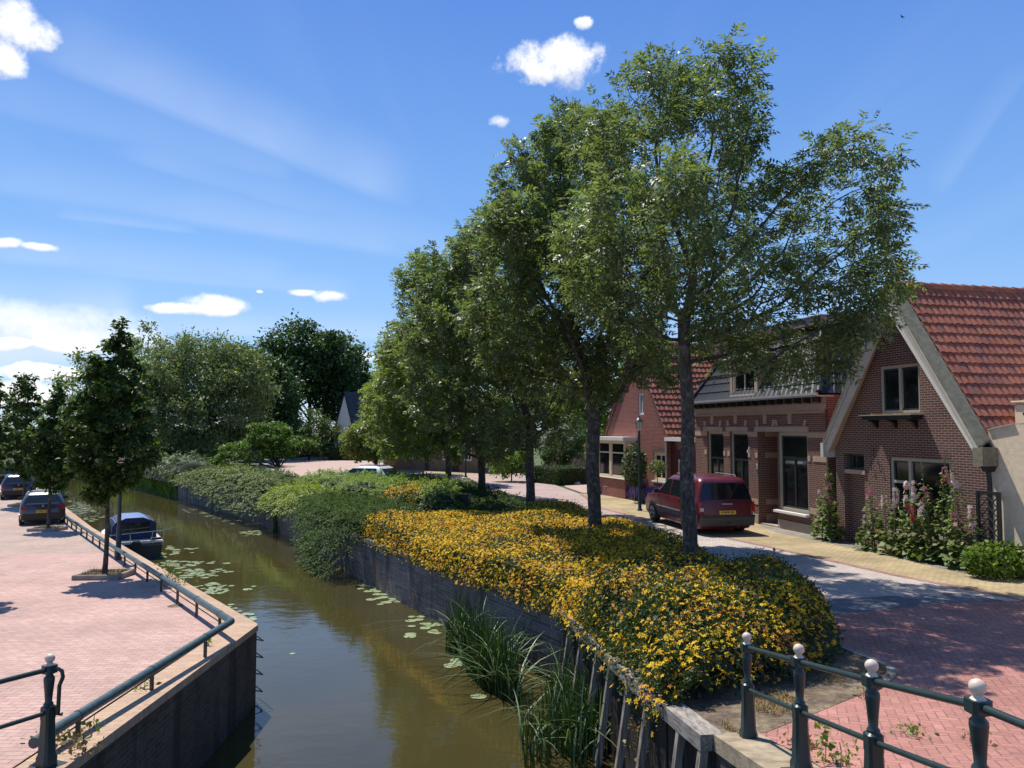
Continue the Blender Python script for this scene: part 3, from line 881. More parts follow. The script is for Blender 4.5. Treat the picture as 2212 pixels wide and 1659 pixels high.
for cx, cy in ((530, 470), (605, 560), (712, 680), (832, 780), (962, 920), (1122, 1060), (1322, 1270), (1592, 1500)):
    p = Vector(G(*c6(cx, cy)))
    t = (p - T0).dot(tdir)
    p = T0 + tdir * min(t, tl - 0.06) + tn * 0.09
    z1 = zr(p.y) - 0.12 if cx < 1500 else zr(p.y) - 0.14
    m_ = MB()
    wd, lean = 0.085, 0.30
    b = p + tn * lean - tdir * 0.02
    vs = []
    for c_, z in ((b, -2.0), (p, z1)):
        for a_, o_ in ((-1, -1), (1, -1), (1, 1), (-1, 1)):
            q = c_ + tdir * a_ * wd / 2 + tn * o_ * wd / 2
            vs.append((q.x, q.y, z))
    m_.add(vs, [(0, 1, 5, 4), (1, 2, 6, 5), (2, 3, 7, 6), (3, 0, 4, 7), (4, 5, 6, 7)])
    m_.build('post', M['timber_post'], tw)

# --- railings of the bridge approach
POST = [(0.088, 0.0), (0.088, 0.10), (0.074, 0.13), (0.060, 0.45), (0.064, 0.47), (0.064, 0.58), (0.050, 0.595), (0.052, 0.61), (0.036, 0.63), (0.044, 0.72), (0.058, 0.84), (0.056, 0.865), (0.038, 0.885), (0.036, 0.895), (0.067, 0.91), (0.067, 0.985)]
SQ = {0, 1, 2, 3, 4, 5, 14, 15}
BALL = [(0.052, 0.985), (0.042, 0.992), (0.030, 1.012), (0.036, 1.022), (0.050, 1.038), (0.057, 1.060), (0.054, 1.082), (0.040, 1.103), (0.018, 1.115), (0.002, 1.117)]
def railing(label, posts, zf, loop=None, stub=None):
    e = tag(empty('bridge_railing', (posts[0][0], posts[0][1], zf(posts[0][1]))), label, 'railing')
    o = Vector(e.location)
    P_ = [Vector((p[0], p[1], zf(p[1]))) - o for p in posts]
    ang = math.atan2((P_[1] - P_[0]).y, (P_[1] - P_[0]).x)
    prev = None
    for p in P_:
        pm = MB().lathe([(r_ * .88, z_) for r_, z_ in POST], (0, 0, 0), 16, SQ)
        pm.box(-0.13, 0.13, -0.13, 0.13, -0.06, 0.012)
        po = pm.build('post', M['iron'], e, 40)
        po.location = p
        po.rotation_euler = (0, 0, ang)
        MB().lathe([(r_ * .82, .985 + (z_ - .985) * .84) for r_, z_ in BALL], (0, 0, 0), 20).build('ball_finial', M['ball'], po, 60)
    for h, r_ in ((0.945, 0.024), (0.525, 0.021)):
        m_ = MB()
        for a, b in zip(P_[:-1], P_[1:]):
            m_.tube([a + Vector((0, 0, h)), b + Vector((0, 0, h))], r_, 10)
        if stub is not None:
            m_.tube([P_[0] + Vector((0, 0, h)), P_[0] + Vector((0, 0, h)) - (P_[1] - P_[0]).normalized() * stub], r_, 10)
        m_.build('rail', M['iron'], e, 40)
    if loop is not None:
        d = Vector((math.cos(loop), math.sin(loop), 0))
        pts = [P_[0] + Vector((0, 0, 0.95)), P_[0] + d * 0.07 + Vector((0, 0, 0.95)), P_[0] + d * 0.115 + Vector((0, 0, 0.92)), P_[0] + d * 0.125 + Vector((0, 0, 0.86)), P_[0] + d * 0.095 + Vector((0, 0, 0.78)), P_[0] + d * 0.09 + Vector((0, 0, 0.50)), P_[0] + d * 0.13 + Vector((0, 0, 0.50))]
        MB().tube(pts, 0.02, 8).build('rail_end', M['iron'], e, 50)
    return e
rp = [(2.40, 8.0), (2.46, 6.72), (2.545, 5.55), (2.62, 4.42), (2.70, 3.2)]
railing('dark green railing with four visible cream ball posts beside the brick junction', rp, zr, stub=0.1)
l1 = gr(100, 1656, zl)
railing('dark green railing with one cream ball post at the quay end', [(l1.x, l1.y), (-5.10, 6.42), (-5.6, 5.3)], zl, loop=R(10))

# --- pipe rail along the quay
pr = tag(empty('pipe_rail', (0, 0, 0)), 'low worn green pipe rail bending along the edge of the quay', 'rail')
near_end = gr(72, 1612, lambda y: zl(y) + 0.17)
nearp = Vector((near_end.x, near_end.y, zl(near_end.y) + 0.20))
k0 = Vector((pipe_pts[0].x, pipe_pts[0].y, zl(pipe_pts[0].y) + 0.32))
path = [nearp, k0 - (k0 - nearp).normalized() * 0.12, k0 + Vector((qdir.x, qdir.y, 0)) * 0.02]
MB().tube([nearp, k0], 0.056, 12).build('pipe', M['pipe'], pr, 40)
farp = [Vector((C0.x, C0.y, 0))]
base = Vector(xy(k0))
far_pts = [k0] + [Vector((*(base + qdir * s), zl((base + qdir * s).y) + 0.32)) for s in (6, 12, 18, 24.5, 34, 60)]
MB().tube(far_pts, 0.056, 12).build('pipe', M['pipe'], pr, 40)
def along(pts, step, first):
    out, s, i = [], first, 0
    acc = 0.0
    for a, b in zip(pts[:-1], pts[1:]):
        L = (b - a).length
        while s <= acc + L:
            out.append((a + (b - a) * ((s - acc) / L), (b - a).normalized()))
            s += step
        acc += L
    return out
for pts, first in (([nearp, k0], 0.75), (far_pts, 0.7)):
    for p, t in along(pts, 1.6, first):
        MB().box(-0.02, 0.02, -0.02, 0.02, -0.34, -0.03).build('leg', M['iron'], pr).location = p
        c_ = MB().tube([p - t * 0.022, p + t * 0.022], 0.062, 12)
        c_.build('collar', M['pipe'], pr, 40)
# --- ladder at the quay corner
ld = tag(empty('mooring_ladder', (C0.x, C0.y, 0)), 'row of bent iron rungs on the corner of the quay wall', 'ladder')
qd3, qn3 = Vector((qdir.x, qdir.y, 0)), Vector((qn.x, qn.y, 0))
for k in range(4):
    z = -0.28 - 0.30 * k
    b0 = qd3 * 0.10 + Vector((0, 0, z))
    MB().tube([b0, b0 + qn3 * 0.15 + Vector((0, 0, -.05)), b0 + qn3 * 0.15 + qd3 * 0.32 + Vector((0, 0, -.05)), b0 + qd3 * 0.32], 0.012, 6).build('rung', M['iron'], ld)
# ================================================================== TREES AND PLANTS
def blob_points(n, lobes, hollow=0.55):
    """random points in a union of ellipsoids (cx,cy,cz,rx,ry,rz), thinned towards the middle"""
    vol = np.array([l[3] * l[4] * l[5] for l in lobes])
    pick = NR.choice(len(lobes), n, p=vol / vol.sum())
    L = np.array(lobes)[pick]
    d = unit(NR.normal(size=(n, 3)))
    r_ = NR.uniform(hollow ** 3, 1.0, n) ** (1 / 3)
    return L[:, :3] + d * r_[:, None] * L[:, 3:6]
def colonize(trunk, attr, step=0.35, di=3.0, dk=0.55, iters=140, up=0.06, jit=0.10):
    pos = [np.array(p, float) for p in trunk]
    par = [-1] + list(range(len(trunk) - 1))
    A = np.array(attr, float)
    kids = [0] * len(pos)
    dist = np.full(len(A), 1e9)
    near = np.zeros(len(A), int)
    def upd(i0):
        for i in range(i0, len(pos)):
            d = np.linalg.norm(A - pos[i], axis=1)
            k = d < dist
            dist[k] = d[k]
            near[k] = i
    upd(0)
    for it in range(iters):
        lim = di if it > 3 else 1e9
        act = dist < lim
        if not act.any():
            lim = dist.min() + step if len(dist) else 0
            act = dist <= lim
        if not len(A):
            break
        acc = {}
        idx = near[act]
        P = np.array(pos)
        dv = unit(A[act] - P[idx])
        S = np.zeros((len(pos), 3))
        np.add.at(S, idx, dv)
        i0 = len(pos)
        for k in np.unique(idx):
            s = S[k] / (np.linalg.norm(S[k]) + 1e-9)
            s = s + NR.normal(size=3) * jit + np.array([0, 0, up])
            s /= np.linalg.norm(s)
            q = pos[k] + s * step
            if np.min(np.linalg.norm(P[max(0, len(P) - 4000):] - q, axis=1)) < step * 0.45:
                q = pos[k] + unit(s + NR.normal(size=3) * 0.5) * step
            if kids[k] >= 4 or (k >= len(trunk) and kids[k] >= 3):
                continue
            pos.append(q)
            par.append(int(k))
            kids[k] += 1
            kids.append(0)
        upd(i0)
        kk = np.array(kids)
        keep = (dist > dk) & ~((kk[near] >= 3) & (near >= len(trunk)))
        if len(pos) == i0:
            break
        A, dist, near = A[keep], dist[keep], near[keep]
        if len(pos) > 16000:
            break
    pos = np.array(pos)
    par = np.array(par)
    cnt = np.ones(len(pos))
    for i in range(len(pos) - 1, 0, -1):
        cnt[par[i]] += cnt[i]
    return pos, par, cnt
def wood(name, pos, par, cnt, r_trunk, ntrunk, parent, expo=0.5, rmin=0.006, flare=1.25):
    rad = np.maximum(rmin, r_trunk * (cnt / cnt[0]) ** expo)
    rad[:ntrunk] = np.linspace(r_trunk, rad[ntrunk - 1] if ntrunk > 1 else r_trunk, ntrunk)
    if ntrunk > 2:
        rad[0] *= flare
        rad[1] *= 1.06
    mb_v, mb_f = [], []
    base = 0
    kids = {}
    for i in range(1, len(pos)):
        kids.setdefault(par[i], []).append(i)
    for i in range(1, len(pos)):
        p, q = pos[par[i]], pos[i]
        r1 = rad[i]
        r0 = min(rad[par[i]], r1 * 1.35) if par[i] >= ntrunk or i >= ntrunk else rad[par[i]]
        n = 10 if r1 > 0.06 else (6 if r1 > 0.02 else 3)
        t = unit(q - p)
        ref = np.array([0, 0, 1.0]) if abs(t[2]) < 0.95 else np.array([1.0, 0, 0])
        u = unit(np.cross(t, ref))
        v = np.cross(u, t)
        a = np.arange(n) * 2 * np.pi / n
        ring = np.cos(a)[:, None] * u + np.sin(a)[:, None] * v
        wob = 1 + (0.07 * np.sin(a * 3 + i) if r1 > 0.06 else 0)
        ext = t * r1 * 0.35
        mb_v.append(p + ring * r0 * (wob if np.isscalar(wob) else wob[:, None]))
        mb_v.append(q + ext + ring * r1 * (wob if np.isscalar(wob) else wob[:, None]))
        k = np.arange(n)
        k2 = (k + 1) % n
        mb_f.append(np.stack([base + k, base + k2, base + n + k2, base + n + k], 1))
        base += 2 * n
    me = np_mesh(name, np.concatenate(mb_v), np.concatenate(mb_f))
    return link(name, me, M['bark'], parent, 60)
def rhomb(base, d, side, length, width, fold=0.0, nrm=None, fat=0.45):
    """(n,4,3) leaf shaped quads"""
    mid = base + d * (length * fat)[:, None]
    lift = 0 if nrm is None else nrm * (width * fold)[:, None]
    return np.stack([base, mid - side * (width / 2)[:, None] + lift, base + d * length[:, None] - (0 if nrm is None else nrm * (length * 0.12)[:, None]), mid + side * (width / 2)[:, None] + lift], 1)
def pinnate(o, ax, up, size, pairs=3, ll=0.42, lw=0.15):
    """compound leaves of the ash: pairs of leaflets along a stalk and one at the end"""
    n = len(o)
    side = unit(np.cross(ax, up))
    up = unit(np.cross(side, ax))
    out = []
    S = size
    for k in range(pairs):
        f = 0.30 + 0.58 * k / max(pairs - 1, 1) * 0.9
        p = o + ax * (S * f)[:, None] - np.array([0, 0, 1.0]) * (S * 0.18 * f * f)[:, None]
        for sg in (-1, 1):
            d = unit(ax * 0.62 + side * sg * 0.85 + up * 0.12 - np.array([0, 0, 0.22]) + NR.normal(size=(n, 3)) * 0.10)
            sd = unit(np.cross(d, up + NR.normal(size=(n, 3)) * 0.18))
            l = S * ll * NR.uniform(0.85, 1.1, n)
            out.append(rhomb(p, d, sd, l, l * lw / ll, 0.15, up))
    p = o + ax * (S * 0.80)[:, None] - np.array([0, 0, 1.0]) * (S * 0.13)[:, None]
    d = unit(ax - np.array([0, 0, 0.3]))
    out.append(rhomb(p, d, side, S * ll, S * lw, 0.15, up))
    return np.concatenate(out)
def simple_leaves(o, ax, up, size, wr=0.8, fat=0.45):
    side = unit(np.cross(ax, up))
    up = unit(np.cross(side, ax))
    return rhomb(o, ax, side, size, size * wr, 0.12, up, fat)
def leaf_frames(pos, par, cnt, total, maxcnt, spread, droop=0.25, first=0):
    idx = np.where((cnt <= maxcnt) & (np.arange(len(pos)) > first))[0]
    print('nodes', len(pos), 'twigs', len(idx))
    idx = NR.choice(idx, total)
    n = len(idx)
    t = NR.uniform(0, 1, n)[:, None]
    p = pos[par[idx]] * (1 - t) + pos[idx] * t
    bd = unit(pos[idx] - pos[par[idx]])
    rd_ = unit(NR.normal(size=(n, 3)))
    ax = unit(bd * 0.55 + rd_ * 0.9 - np.array([0, 0, droop]))
    o = p + rd_ * spread * NR.uniform(0, 1, n)[:, None]
    up = unit(np.array([0, 0, 1.0]) + NR.normal(size=(n, 3)) * 0.42)
    return o, ax, up

def ash_tree(base, lobes, trunk_h, r_trunk, label, nattr=900, per=3, size=0.27, pairs=3, step=0.36, maxcnt=5, lean=(0, 0), gap=0.62, extra=None, mat_='ash', ll=0.42, lw=0.15):
    e = tag(empty('ash_tree', base), label, 'tree', 'ash trees planted in a row along the canal street')
    L = [(l[0], l[1], l[2], l[3], l[4], l[5]) for l in lobes]
    attr = blob_points(nattr, L, gap)
    attr = attr[attr[:, 2] > min(trunk_h, 4.2) * 0.55]
    nt = max(3, int(trunk_h / 0.45))
    tz = np.linspace(-0.25, trunk_h, nt)
    trunk = [(lean[0] * (z / trunk_h) ** 1.5 + 0.02 * math.sin(z * 2.1), lean[1] * (z / trunk_h) ** 1.5, z) for z in tz]
    pos, par, cnt = colonize(trunk, attr, step)
    wood('trunk', pos, par, cnt, r_trunk, nt, e)
    o, ax, up = leaf_frames(pos, par, cnt, per, maxcnt, 0.26, first=nt + 2)
    sz = size * NR.uniform(0.6, 1.15, len(o))
    V = pinnate(o, ax, up, sz, pairs, ll, lw)
    link('crown', poly_mesh('crown', V, 4), M[mat_], e)
    return e

def px_lobe(base, d0, lx, ly, rx, rz, dy=0.0, ry=None):
    """ellipsoid written by where it stands in the print, at the tree's distance + dy"""
    c = at(lx, ly, d0 + dy)
    k = (d0 + dy) / FPX
    r1, r3 = rx * k, rz * k
    return (c.x - base.x, c.y - base.y, c.z - base.z, r1, ry if ry else (r1 + r3) / 2, r3)
# --- nearest ash
b1 = on(1490, 1234, 0.42)
b1.z = zr(b1.y)
d1 = b1.y
L1 = [px_lobe(b1, d1, 1455, 330, 215, 230, 0.6, 2.4), px_lobe(b1, d1, 1545, 190, 120, 90, 0.0, 1.6), px_lobe(b1, d1, 1815, 420, 140, 165, -1.0, 1.8), px_lobe(b1, d1, 1905, 500, 95, 110, -0.6, 1.2),
      px_lobe(b1, d1, 1760, 660, 170, 120, -0.4, 2.0), px_lobe(b1, d1, 1640, 745, 150, 70, 0.8, 1.8), px_lobe(b1, d1, 1310, 560, 130, 180, 1.0, 2.2), px_lobe(b1, d1, 1500, 590, 200, 140, -1.6, 1.6),
      px_lobe(b1, d1, 1420, 470, 190, 160, -2.4, 1.6), px_lobe(b1, d1, 1600, 520, 180, 200, 2.6, 1.6), px_lobe(b1, d1, 1480, 740, 150, 60, 1.6, 1.5), px_lobe(b1, d1, 1612, 120, 22, 40, 0, 0.3),
      px_lobe(b1, d1, 1790, 770, 95, 70, -0.6, 1.0), px_lobe(b1, d1, 1680, 775, 140, 60, -0.3, 1.4), px_lobe(b1, d1, 1710, 730, 160, 85, 0.2, 1.5), px_lobe(b1, d1, 1275, 300, 75, 110, 1.0, 1.3), px_lobe(b1, d1, 1330, 420, 110, 150, 0.2, 1.6), px_lobe(b1, d1, 1640, 690, 190, 110, 0.3, 1.8), px_lobe(b1, d1, 1420, 690, 150, 90, 0.2, 1.6), px_lobe(b1, d1, 1880, 620, 110, 120, 0.4, 1.4)]
ash_tree(b1, L1, 5.9, 0.165, 'nearest and tallest ash tree with open crown rising from the yellow flowers', nattr=2600, per=10500, size=0.34, step=0.28, lean=(-0.02, 0.1), gap=0.5, maxcnt=5)
# --- the row behind it
ROW = [((1283, 1150), 0.20, 3.9, 'second ash in the row with thick mottled trunk beside the street', 2000, 11500, 0.34, 3,
        [(1130, 420, 95, 140, 0), (1250, 330, 130, 130, 0.5), (1180, 600, 170, 170, -1.0), (1330, 640, 150, 190, 0.5), (1100, 680, 110, 90, 0.3), (1330, 800, 120, 60, -0.8), (1210, 790, 140, 70, 0.6), (1270, 470, 150, 160, 2.0), (1120, 520, 100, 130, -2.2), (1200, 420, 140, 150, 0.2), (1180, 730, 170, 110, 0.4), (1380, 760, 110, 110, 0.8)]),
       ((1145, 1091), 0.19, 3.8, 'third ash in the row, standing right of the dark green waste bin', 1500, 9000, 0.40, 3,
        [(1000, 580, 100, 90, 0), (1090, 560, 120, 140, 1), (960, 700, 100, 100, -0.8), (1110, 740, 140, 130, -1.2), (1050, 840, 130, 80, 0.5), (1190, 800, 100, 110, 1.2), (935, 770, 80, 80, 1.0), (1110, 920, 80, 60, -1.5), (1040, 680, 130, 140, 0.0), (985, 880, 90, 60, 0.6), (1180, 890, 80, 70, 0.6), (930, 880, 80, 70, 0.0), (1060, 960, 70, 40, 0.2)]),
       ((1040, 1054), 0.20, 3.6, 'fourth ash in the row, low leaves hanging around its trunk', 1200, 7500, 0.46, 3,
        [(905, 600, 62, 60, 0), (960, 660, 110, 110, 1), (900, 780, 90, 100, -1.5), (1010, 800, 120, 120, 0.5), (985, 910, 100, 62, -1.0), (1070, 930, 70, 80, -1), (930, 900, 70, 70, 0.5), (1010, 965, 70, 32, 0.0), (860, 850, 70, 80, 0.2), (880, 960, 70, 40, 0.2)]),
       ((968, 1029), 0.2, 3.4, 'fifth ash in the row with pale green crown', 850, 7000, 0.52, 2,
        [(880, 760, 62, 75, 0), (930, 780, 90, 100, 1), (860, 850, 62, 70, -1), (950, 890, 90, 80, 0.5), (895, 935, 70, 50, -1), (930, 960, 60, 34, 0), (830, 930, 60, 50, 0)]),
       ((922, 1012), 0.18, 3.2, 'sixth ash in the row, before the brick house front', 650, 5600, 0.58, 2,
        [(850, 790, 40, 60, 0), (880, 830, 70, 90, 1), (830, 870, 50, 70, -1), (870, 930, 76, 56, 0)]),
       ((812, 1004), 0.16, 2.6, 'farthest ash of the row with yellowish leaves by the gabled house', 600, 5600, 0.54, 2,
        [(835, 830, 34, 50, 0), (830, 885, 45, 60, 1), (785, 935, 40, 30, -1), (820, 940, 60, 45, 0.5), (765, 955, 34, 28, 0), (800, 975, 60, 24, 0.3)])]
for i, (bp, rt, th, lab, na, per, sz, pairs, lob) in enumerate(ROW):
    b = on(*bp, 0.40)
    b.z = zr(b.y)
    lo = [px_lobe(b, b.y, l[0], l[1], l[2], l[3], l[4] * 1.1, max(1.2, (l[2] + l[3]) / 2 * b.y / FPX * 0.9)) for l in lob]
    ash_tree(b, lo, th, rt, lab, nattr=na, per=per, size=sz, pairs=pairs, step=0.40 + 0.03 * i, maxcnt=7, gap=0.5, mat_='ash' if i < 2 else 'mid_ash', ll=0.45, lw=0.20) if True else None

# --- young lindens on the quay, each in a kerbed square
def linden(bp, top_y, prof, label, rt, nattr, per, size, seed_lean=0.0, planter=True, plabel=None, base=None):
    b = base if base is not None else gr(*bp, zl)
    k = b.y / FPX
    e = tag(empty('linden_tree', b), label, 'tree', 'young lindens along the quay')
    H = CAMZ + (HOR - top_y) * k - b.z
    lobes = []
    for (y0, hw, hh, sx) in prof:
        z = CAMZ + (HOR - y0) * k - b.z
        lobes.append((sx * k, 0, z, hw * k, hw * k * 0.85, hh * k))
    th = lobes[-1][2] - lobes[-1][5] * 0.6
    attr = blob_points(nattr, lobes, 0.35)
    top = H * 0.86
    nt = int(top / 0.35)
    trunk = [(0.03 * math.sin(z * 1.3) + seed_lean * z, 0.02 * math.cos(z), z) for z in np.linspace(-0.1, top, nt)]
    pos, par, cnt = colonize(trunk, attr, 0.24, di=2.0, dk=0.34, up=0.22, jit=0.1)
    rad_n = nt
    cnt2 = cnt.copy()
    wood('trunk', pos, par, cnt2, rt, nt, e, expo=0.62, rmin=0.004)
    o, ax, up = leaf_frames(pos, par, cnt, per, 6, 0.17, droop=0.55, first=nt)
    sz = size * NR.uniform(0.6, 1.15, len(o))
    link('crown', poly_mesh('crown', simple_leaves(o, ax, up, sz, 0.86, 0.4), 4), M['linden'], e)
    if planter:
        pe = tag(empty('tree_surround', (b.x, b.y, b.z), math.atan2(qdir.y, qdir.x) * 0 + R(2)), plabel, 'planter', 'kerbed tree squares on the quay')
        m_ = MB()
        w2, d2, t_, h_ = 0.56, 0.46, 0.10, 0.13
        m_.box(-w2, w2, -d2, -d2 + t_, -0.05, h_, 0.015).box(-w2, w2, d2 - t_, d2, -0.05, h_, 0.015).box(-w2, -w2 + t_, -d2 + t_ + .001, d2 - t_ - .001, -0.05, h_ - .002, 0.015).box(w2 - t_, w2, -d2 + t_ + .001, d2 - t_ - .001, -0.05, h_ - .002, 0.015)
        m_.build('kerb_frame', M['kerb'], pe)
        MB().box(-w2 + t_, w2 - t_, -d2 + t_, d2 - t_, -0.05, 0.07).build('soil', M['soil'], pe)
        n = 260
        P_ = np.stack([NR.uniform(-w2 + .12, w2 - .12, n), NR.uniform(-d2 + .12, d2 - .12, n), np.full(n, 0.06)], 1)
        P_ = P_[(np.abs(P_[:, 0]) > 0.12)]
        grass_blades('dry_tuft', P_, 0.20, 0.014, M['weed_dry'], pe, 0.8)
    return e
linden((225, 1247), 668, [(712, 26, 55, 22), (765, 46, 60, 14), (840, 82, 75, 4), (915, 100, 75, 0), (985, 104, 62, 10), (1040, 68, 48, 4)], 'tallest young linden, nearest in full view on the quay', 0.062, 1500, 11000, 0.135, 0.006, plabel='kerbed square of soil with dry tufts around the nearest linden')
linden((103, 1146), 822, [(850, 22, 36, 6), (895, 40, 45, 2), (945, 52, 45, 0), (1000, 58, 40, 8), (1035, 42, 24, 4)], 'small young linden behind the grey car on the quay', 0.07, 800, 6500, 0.16, plabel='kerbed square around the linden beside the grey car')
linden((50, 1093), 800, [(850, 34, 50, -6), (910, 46, 50, -4), (970, 50, 42, 0), (1010, 36, 26, 0)], 'linden on the quay beside the black car', 0.08, 650, 5000, 0.19, plabel='kerbed square of the linden beside the black car')
linden((27, 1042), 850, [(900, 36, 50, 0), (960, 42, 45, 0), (1000, 30, 22, 0)], 'distant linden at the far end of the quay', 0.10, 380, 4000, 0.24, planter=False)
tb = Vector((-12.05, 16.6, zl(16.6)))
linden(None, 705, [(760, 50, 60, 0), (860, 92, 75, 8), (960, 112, 80, 14), (1035, 80, 46, 4)], 'linden cut off by the left picture edge with large bright leaves', 0.085, 1100, 8500, 0.145, base=tb, plabel='kerbed square of the linden at the left edge')

# --- big trees across the water
def clump_tree(name, label, cat, base, top_y, lobes, mkey, n, leaf, group=None, trunk_r=0.3, limbs=7, clump=0.9, elong=1.0, droop=0.3, stems=1, gap=0.3):
    """lobes: (px, py, rx, ry, ddepth) ellipsoids seen in the print; leaves gather in clumps on and in them"""
    e = tag(empty(name, base), label, cat, group)
    lo = [px_lobe(base, base.y, l[0], l[1], l[2], l[3], l[4] if len(l) > 4 else 0.0) for l in lobes]
    lo = [(a, b, c, r1, min(max(r1, r3), 1.2 * r1 + 1), r3) for a, b, c, r1, r2, r3 in lo]
    nc = max(20, n // 60)
    cen = blob_points(nc, lo, 0.62)
    m_v = []
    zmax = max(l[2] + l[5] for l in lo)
    mb = MB()
    for s in range(stems):
        x0 = (s - (stems - 1) / 2) * trunk_r * 5
        top = (x0 * 1.2, 0.3 * rnd.uniform(-1, 1), zmax * 0.75)
        mb.tube([(x0, 0, -0.3), (x0 * 1.05, 0.1, zmax * 0.25), (x0 * 1.1, 0, zmax * 0.5), top], [trunk_r, trunk_r * 0.8, trunk_r * 0.55, trunk_r * 0.15], 8)
        for i in range(limbs):
            c = cen[NR.integers(len(cen))]
            z0 = zmax * rnd.uniform(0.16, 0.5)
            st = Vector((x0 * 1.05, 0.05, z0))
            en = Vector(c)
            mid = (st + en) / 2 + Vector((0, 0, (en - st).length * 0.12))
            mb.tube([st, mid, en], [trunk_r * 0.4, trunk_r * 0.25, trunk_r * 0.05], 5)
    mb.build('trunk', M['bark'], e, 60, fix=False)
    idx = NR.integers(0, nc, n)
    cs = clump * NR.uniform(0.55, 1.3, nc)
    off_ = NR.normal(size=(n, 3)) * (cs[idx] * 0.45)[:, None] * np.array([1, 1, 0.75])
    P_ = cen[idx] + off_
    P_[:, 2] = np.maximum(P_[:, 2], 0.15)
    ax = unit(NR.normal(size=(n, 3)) + off_ * 0.8 - np.array([0, 0, droop]))
    up = unit(np.array([0, 0, 1.0]) + NR.normal(size=(n, 3)) * 0.6)
    sz = leaf * NR.uniform(0.6, 1.3, n)
    link('crown', poly_mesh('crown', simple_leaves(P_, ax, up, sz, 0.62 / elong), 4), M[mkey], e)
    return e
GT = 'tall trees across the far end of the canal'
def far(px, d):
    p = at(px, 950, d)
    return Vector((p.x, p.y, -0.1))
clump_tree('willow_tree', 'broad rounded grey green willow filling the middle of the far bank', 'tree', far(440, 74), 720, [(430, 800, 135, 75), (360, 870, 100, 80), (500, 860, 95, 85), (430, 900, 140, 70, -2), (330, 940, 60, 60), (555, 930, 45, 60), (440, 770, 100, 45), (400, 830, 120, 80), (470, 830, 120, 80), (360, 965, 90, 45, -1), (470, 970, 110, 45, -1)], 'willow', 46000, 0.36, GT, 0.4, 12, 1.0, 1.4)
clump_tree('willow_tree', 'hazy pale tree top showing above the big willow', 'tree', far(322, 92), 695, [(320, 740, 40, 44), (300, 800, 70, 60), (350, 790, 60, 50), (310, 880, 80, 80)], 'willow', 7000, 0.45, GT, 0.3, 8, 1.2, 1.3)
clump_tree('poplar_tree', 'low dark tree left of the willow above the far water', 'tree', far(205, 82), 745, [(190, 830, 55, 70), (240, 880, 60, 80), (160, 900, 45, 60), (200, 950, 80, 50), (270, 930, 60, 70)], 'willow', 11000, 0.4, GT, 0.3, 8, 1.1, 1.2)
clump_tree('chestnut_tree', 'tall dark tree with sky showing between its bare lower trunks', 'tree', far(668, 98), 690, [(640, 740, 62, 48), (595, 780, 40, 55), (700, 760, 50, 45), (660, 800, 80, 55), (735, 780, 38, 62), (740, 850, 40, 55), (610, 840, 44, 40), (690, 830, 60, 35)], 'dark_leaf', 21000, 0.5, GT, 0.34, 9, 1.35, 1.0, stems=3)
clump_tree('chestnut_tree', 'dark round tree between the willow and the tallest tree', 'tree', far(566, 86), 735, [(545, 790, 55, 50), (590, 850, 55, 65), (560, 900, 60, 50), (610, 915, 40, 50)], 'dark_leaf', 13000, 0.42, GT, 0.3, 7, 1.2)
clump_tree('chestnut_tree', 'dark tree rising just left of the dark gabled roof', 'tree', far(752, 104), 715, [(748, 770, 36, 48), (770, 830, 35, 60), (730, 850, 40, 60), (790, 850, 26, 50)], 'dark_leaf', 10000, 0.48, GT, 0.3, 7, 1.2)
clump_tree('garden_tree', 'bushy green tree below the tall dark tree, left of the gabled house', 'tree', far(668, 88), 890, [(660, 930, 58, 46), (700, 950, 40, 36), (620, 950, 40, 34)], 'sage', 7000, 0.3, 'trees and bushes in the gardens', 0.15, 5, 0.8)
clump_tree('garden_tree', 'dark green mass of leaves behind the third ash', 'tree', far(1090, 72), 880, [(1080, 920, 90, 60), (1010, 930, 70, 60), (1160, 905, 80, 60), (1230, 900, 70, 60)], 'dark_leaf', 15000, 0.34, 'trees and bushes in the gardens', 0.2, 6, 0.9)
clump_tree('garden_tree', 'bright green garden tree over the tan shed roof', 'tree', far(1290, 62), 850, [(1280, 850, 60, 70), (1330, 800, 60, 70), (1240, 870, 50, 50), (1300, 920, 50, 40)], 'mid', 10000, 0.3, 'trees and bushes in the gardens', 0.2, 6, 0.9)
clump_tree('garden_tree', 'leafy shrub at the right corner of the tan shed', 'shrub', gr(1218, 1036), 930, [(1215, 965, 50, 44), (1250, 945, 46, 36), (1195, 1000, 30, 24)], 'dark_leaf', 7000, 0.17, 'trees and bushes in the gardens', 0.06, 5, 0.5)
clump_tree('garden_tree', 'light green shrub left of the clipped box hedge', 'shrub', gr(1105, 1040), 950, [(1110, 985, 34, 30), (1130, 1000, 26, 24), (1085, 1005, 26, 24)], 'mid', 4200, 0.16, 'trees and bushes in the gardens', 0.05, 5, 0.5)
clump_tree('spreading_tree', 'low wide spreading tree with layered branches in front of the turning square', 'tree', Vector((-15.7, 51.5, -0.06)), 912, [(590, 945, 60, 8), (530, 966, 56, 6), (655, 958, 42, 7), (500, 984, 42, 4), (570, 922, 42, 6), (625, 928, 40, 6), (600, 978, 46, 7), (478, 997, 26, 3), (545, 988, 30, 5), (560, 956, 50, 6), (620, 962, 40, 6)], 'maple', 10000, 0.18, None, 0.13, 18, 0.30, 1.0, 0.35)
clump_tree('thicket', 'dark thicket filling the ground under the tall trees on the far bank', 'bushes', far(470, 96), 0, [(300, 960, 110, 45), (420, 965, 130, 45), (560, 960, 110, 45), (660, 962, 80, 36), (200, 975, 80, 40)], 'dark_leaf', 15000, 0.42, None, 0.1, 4, 0.9)
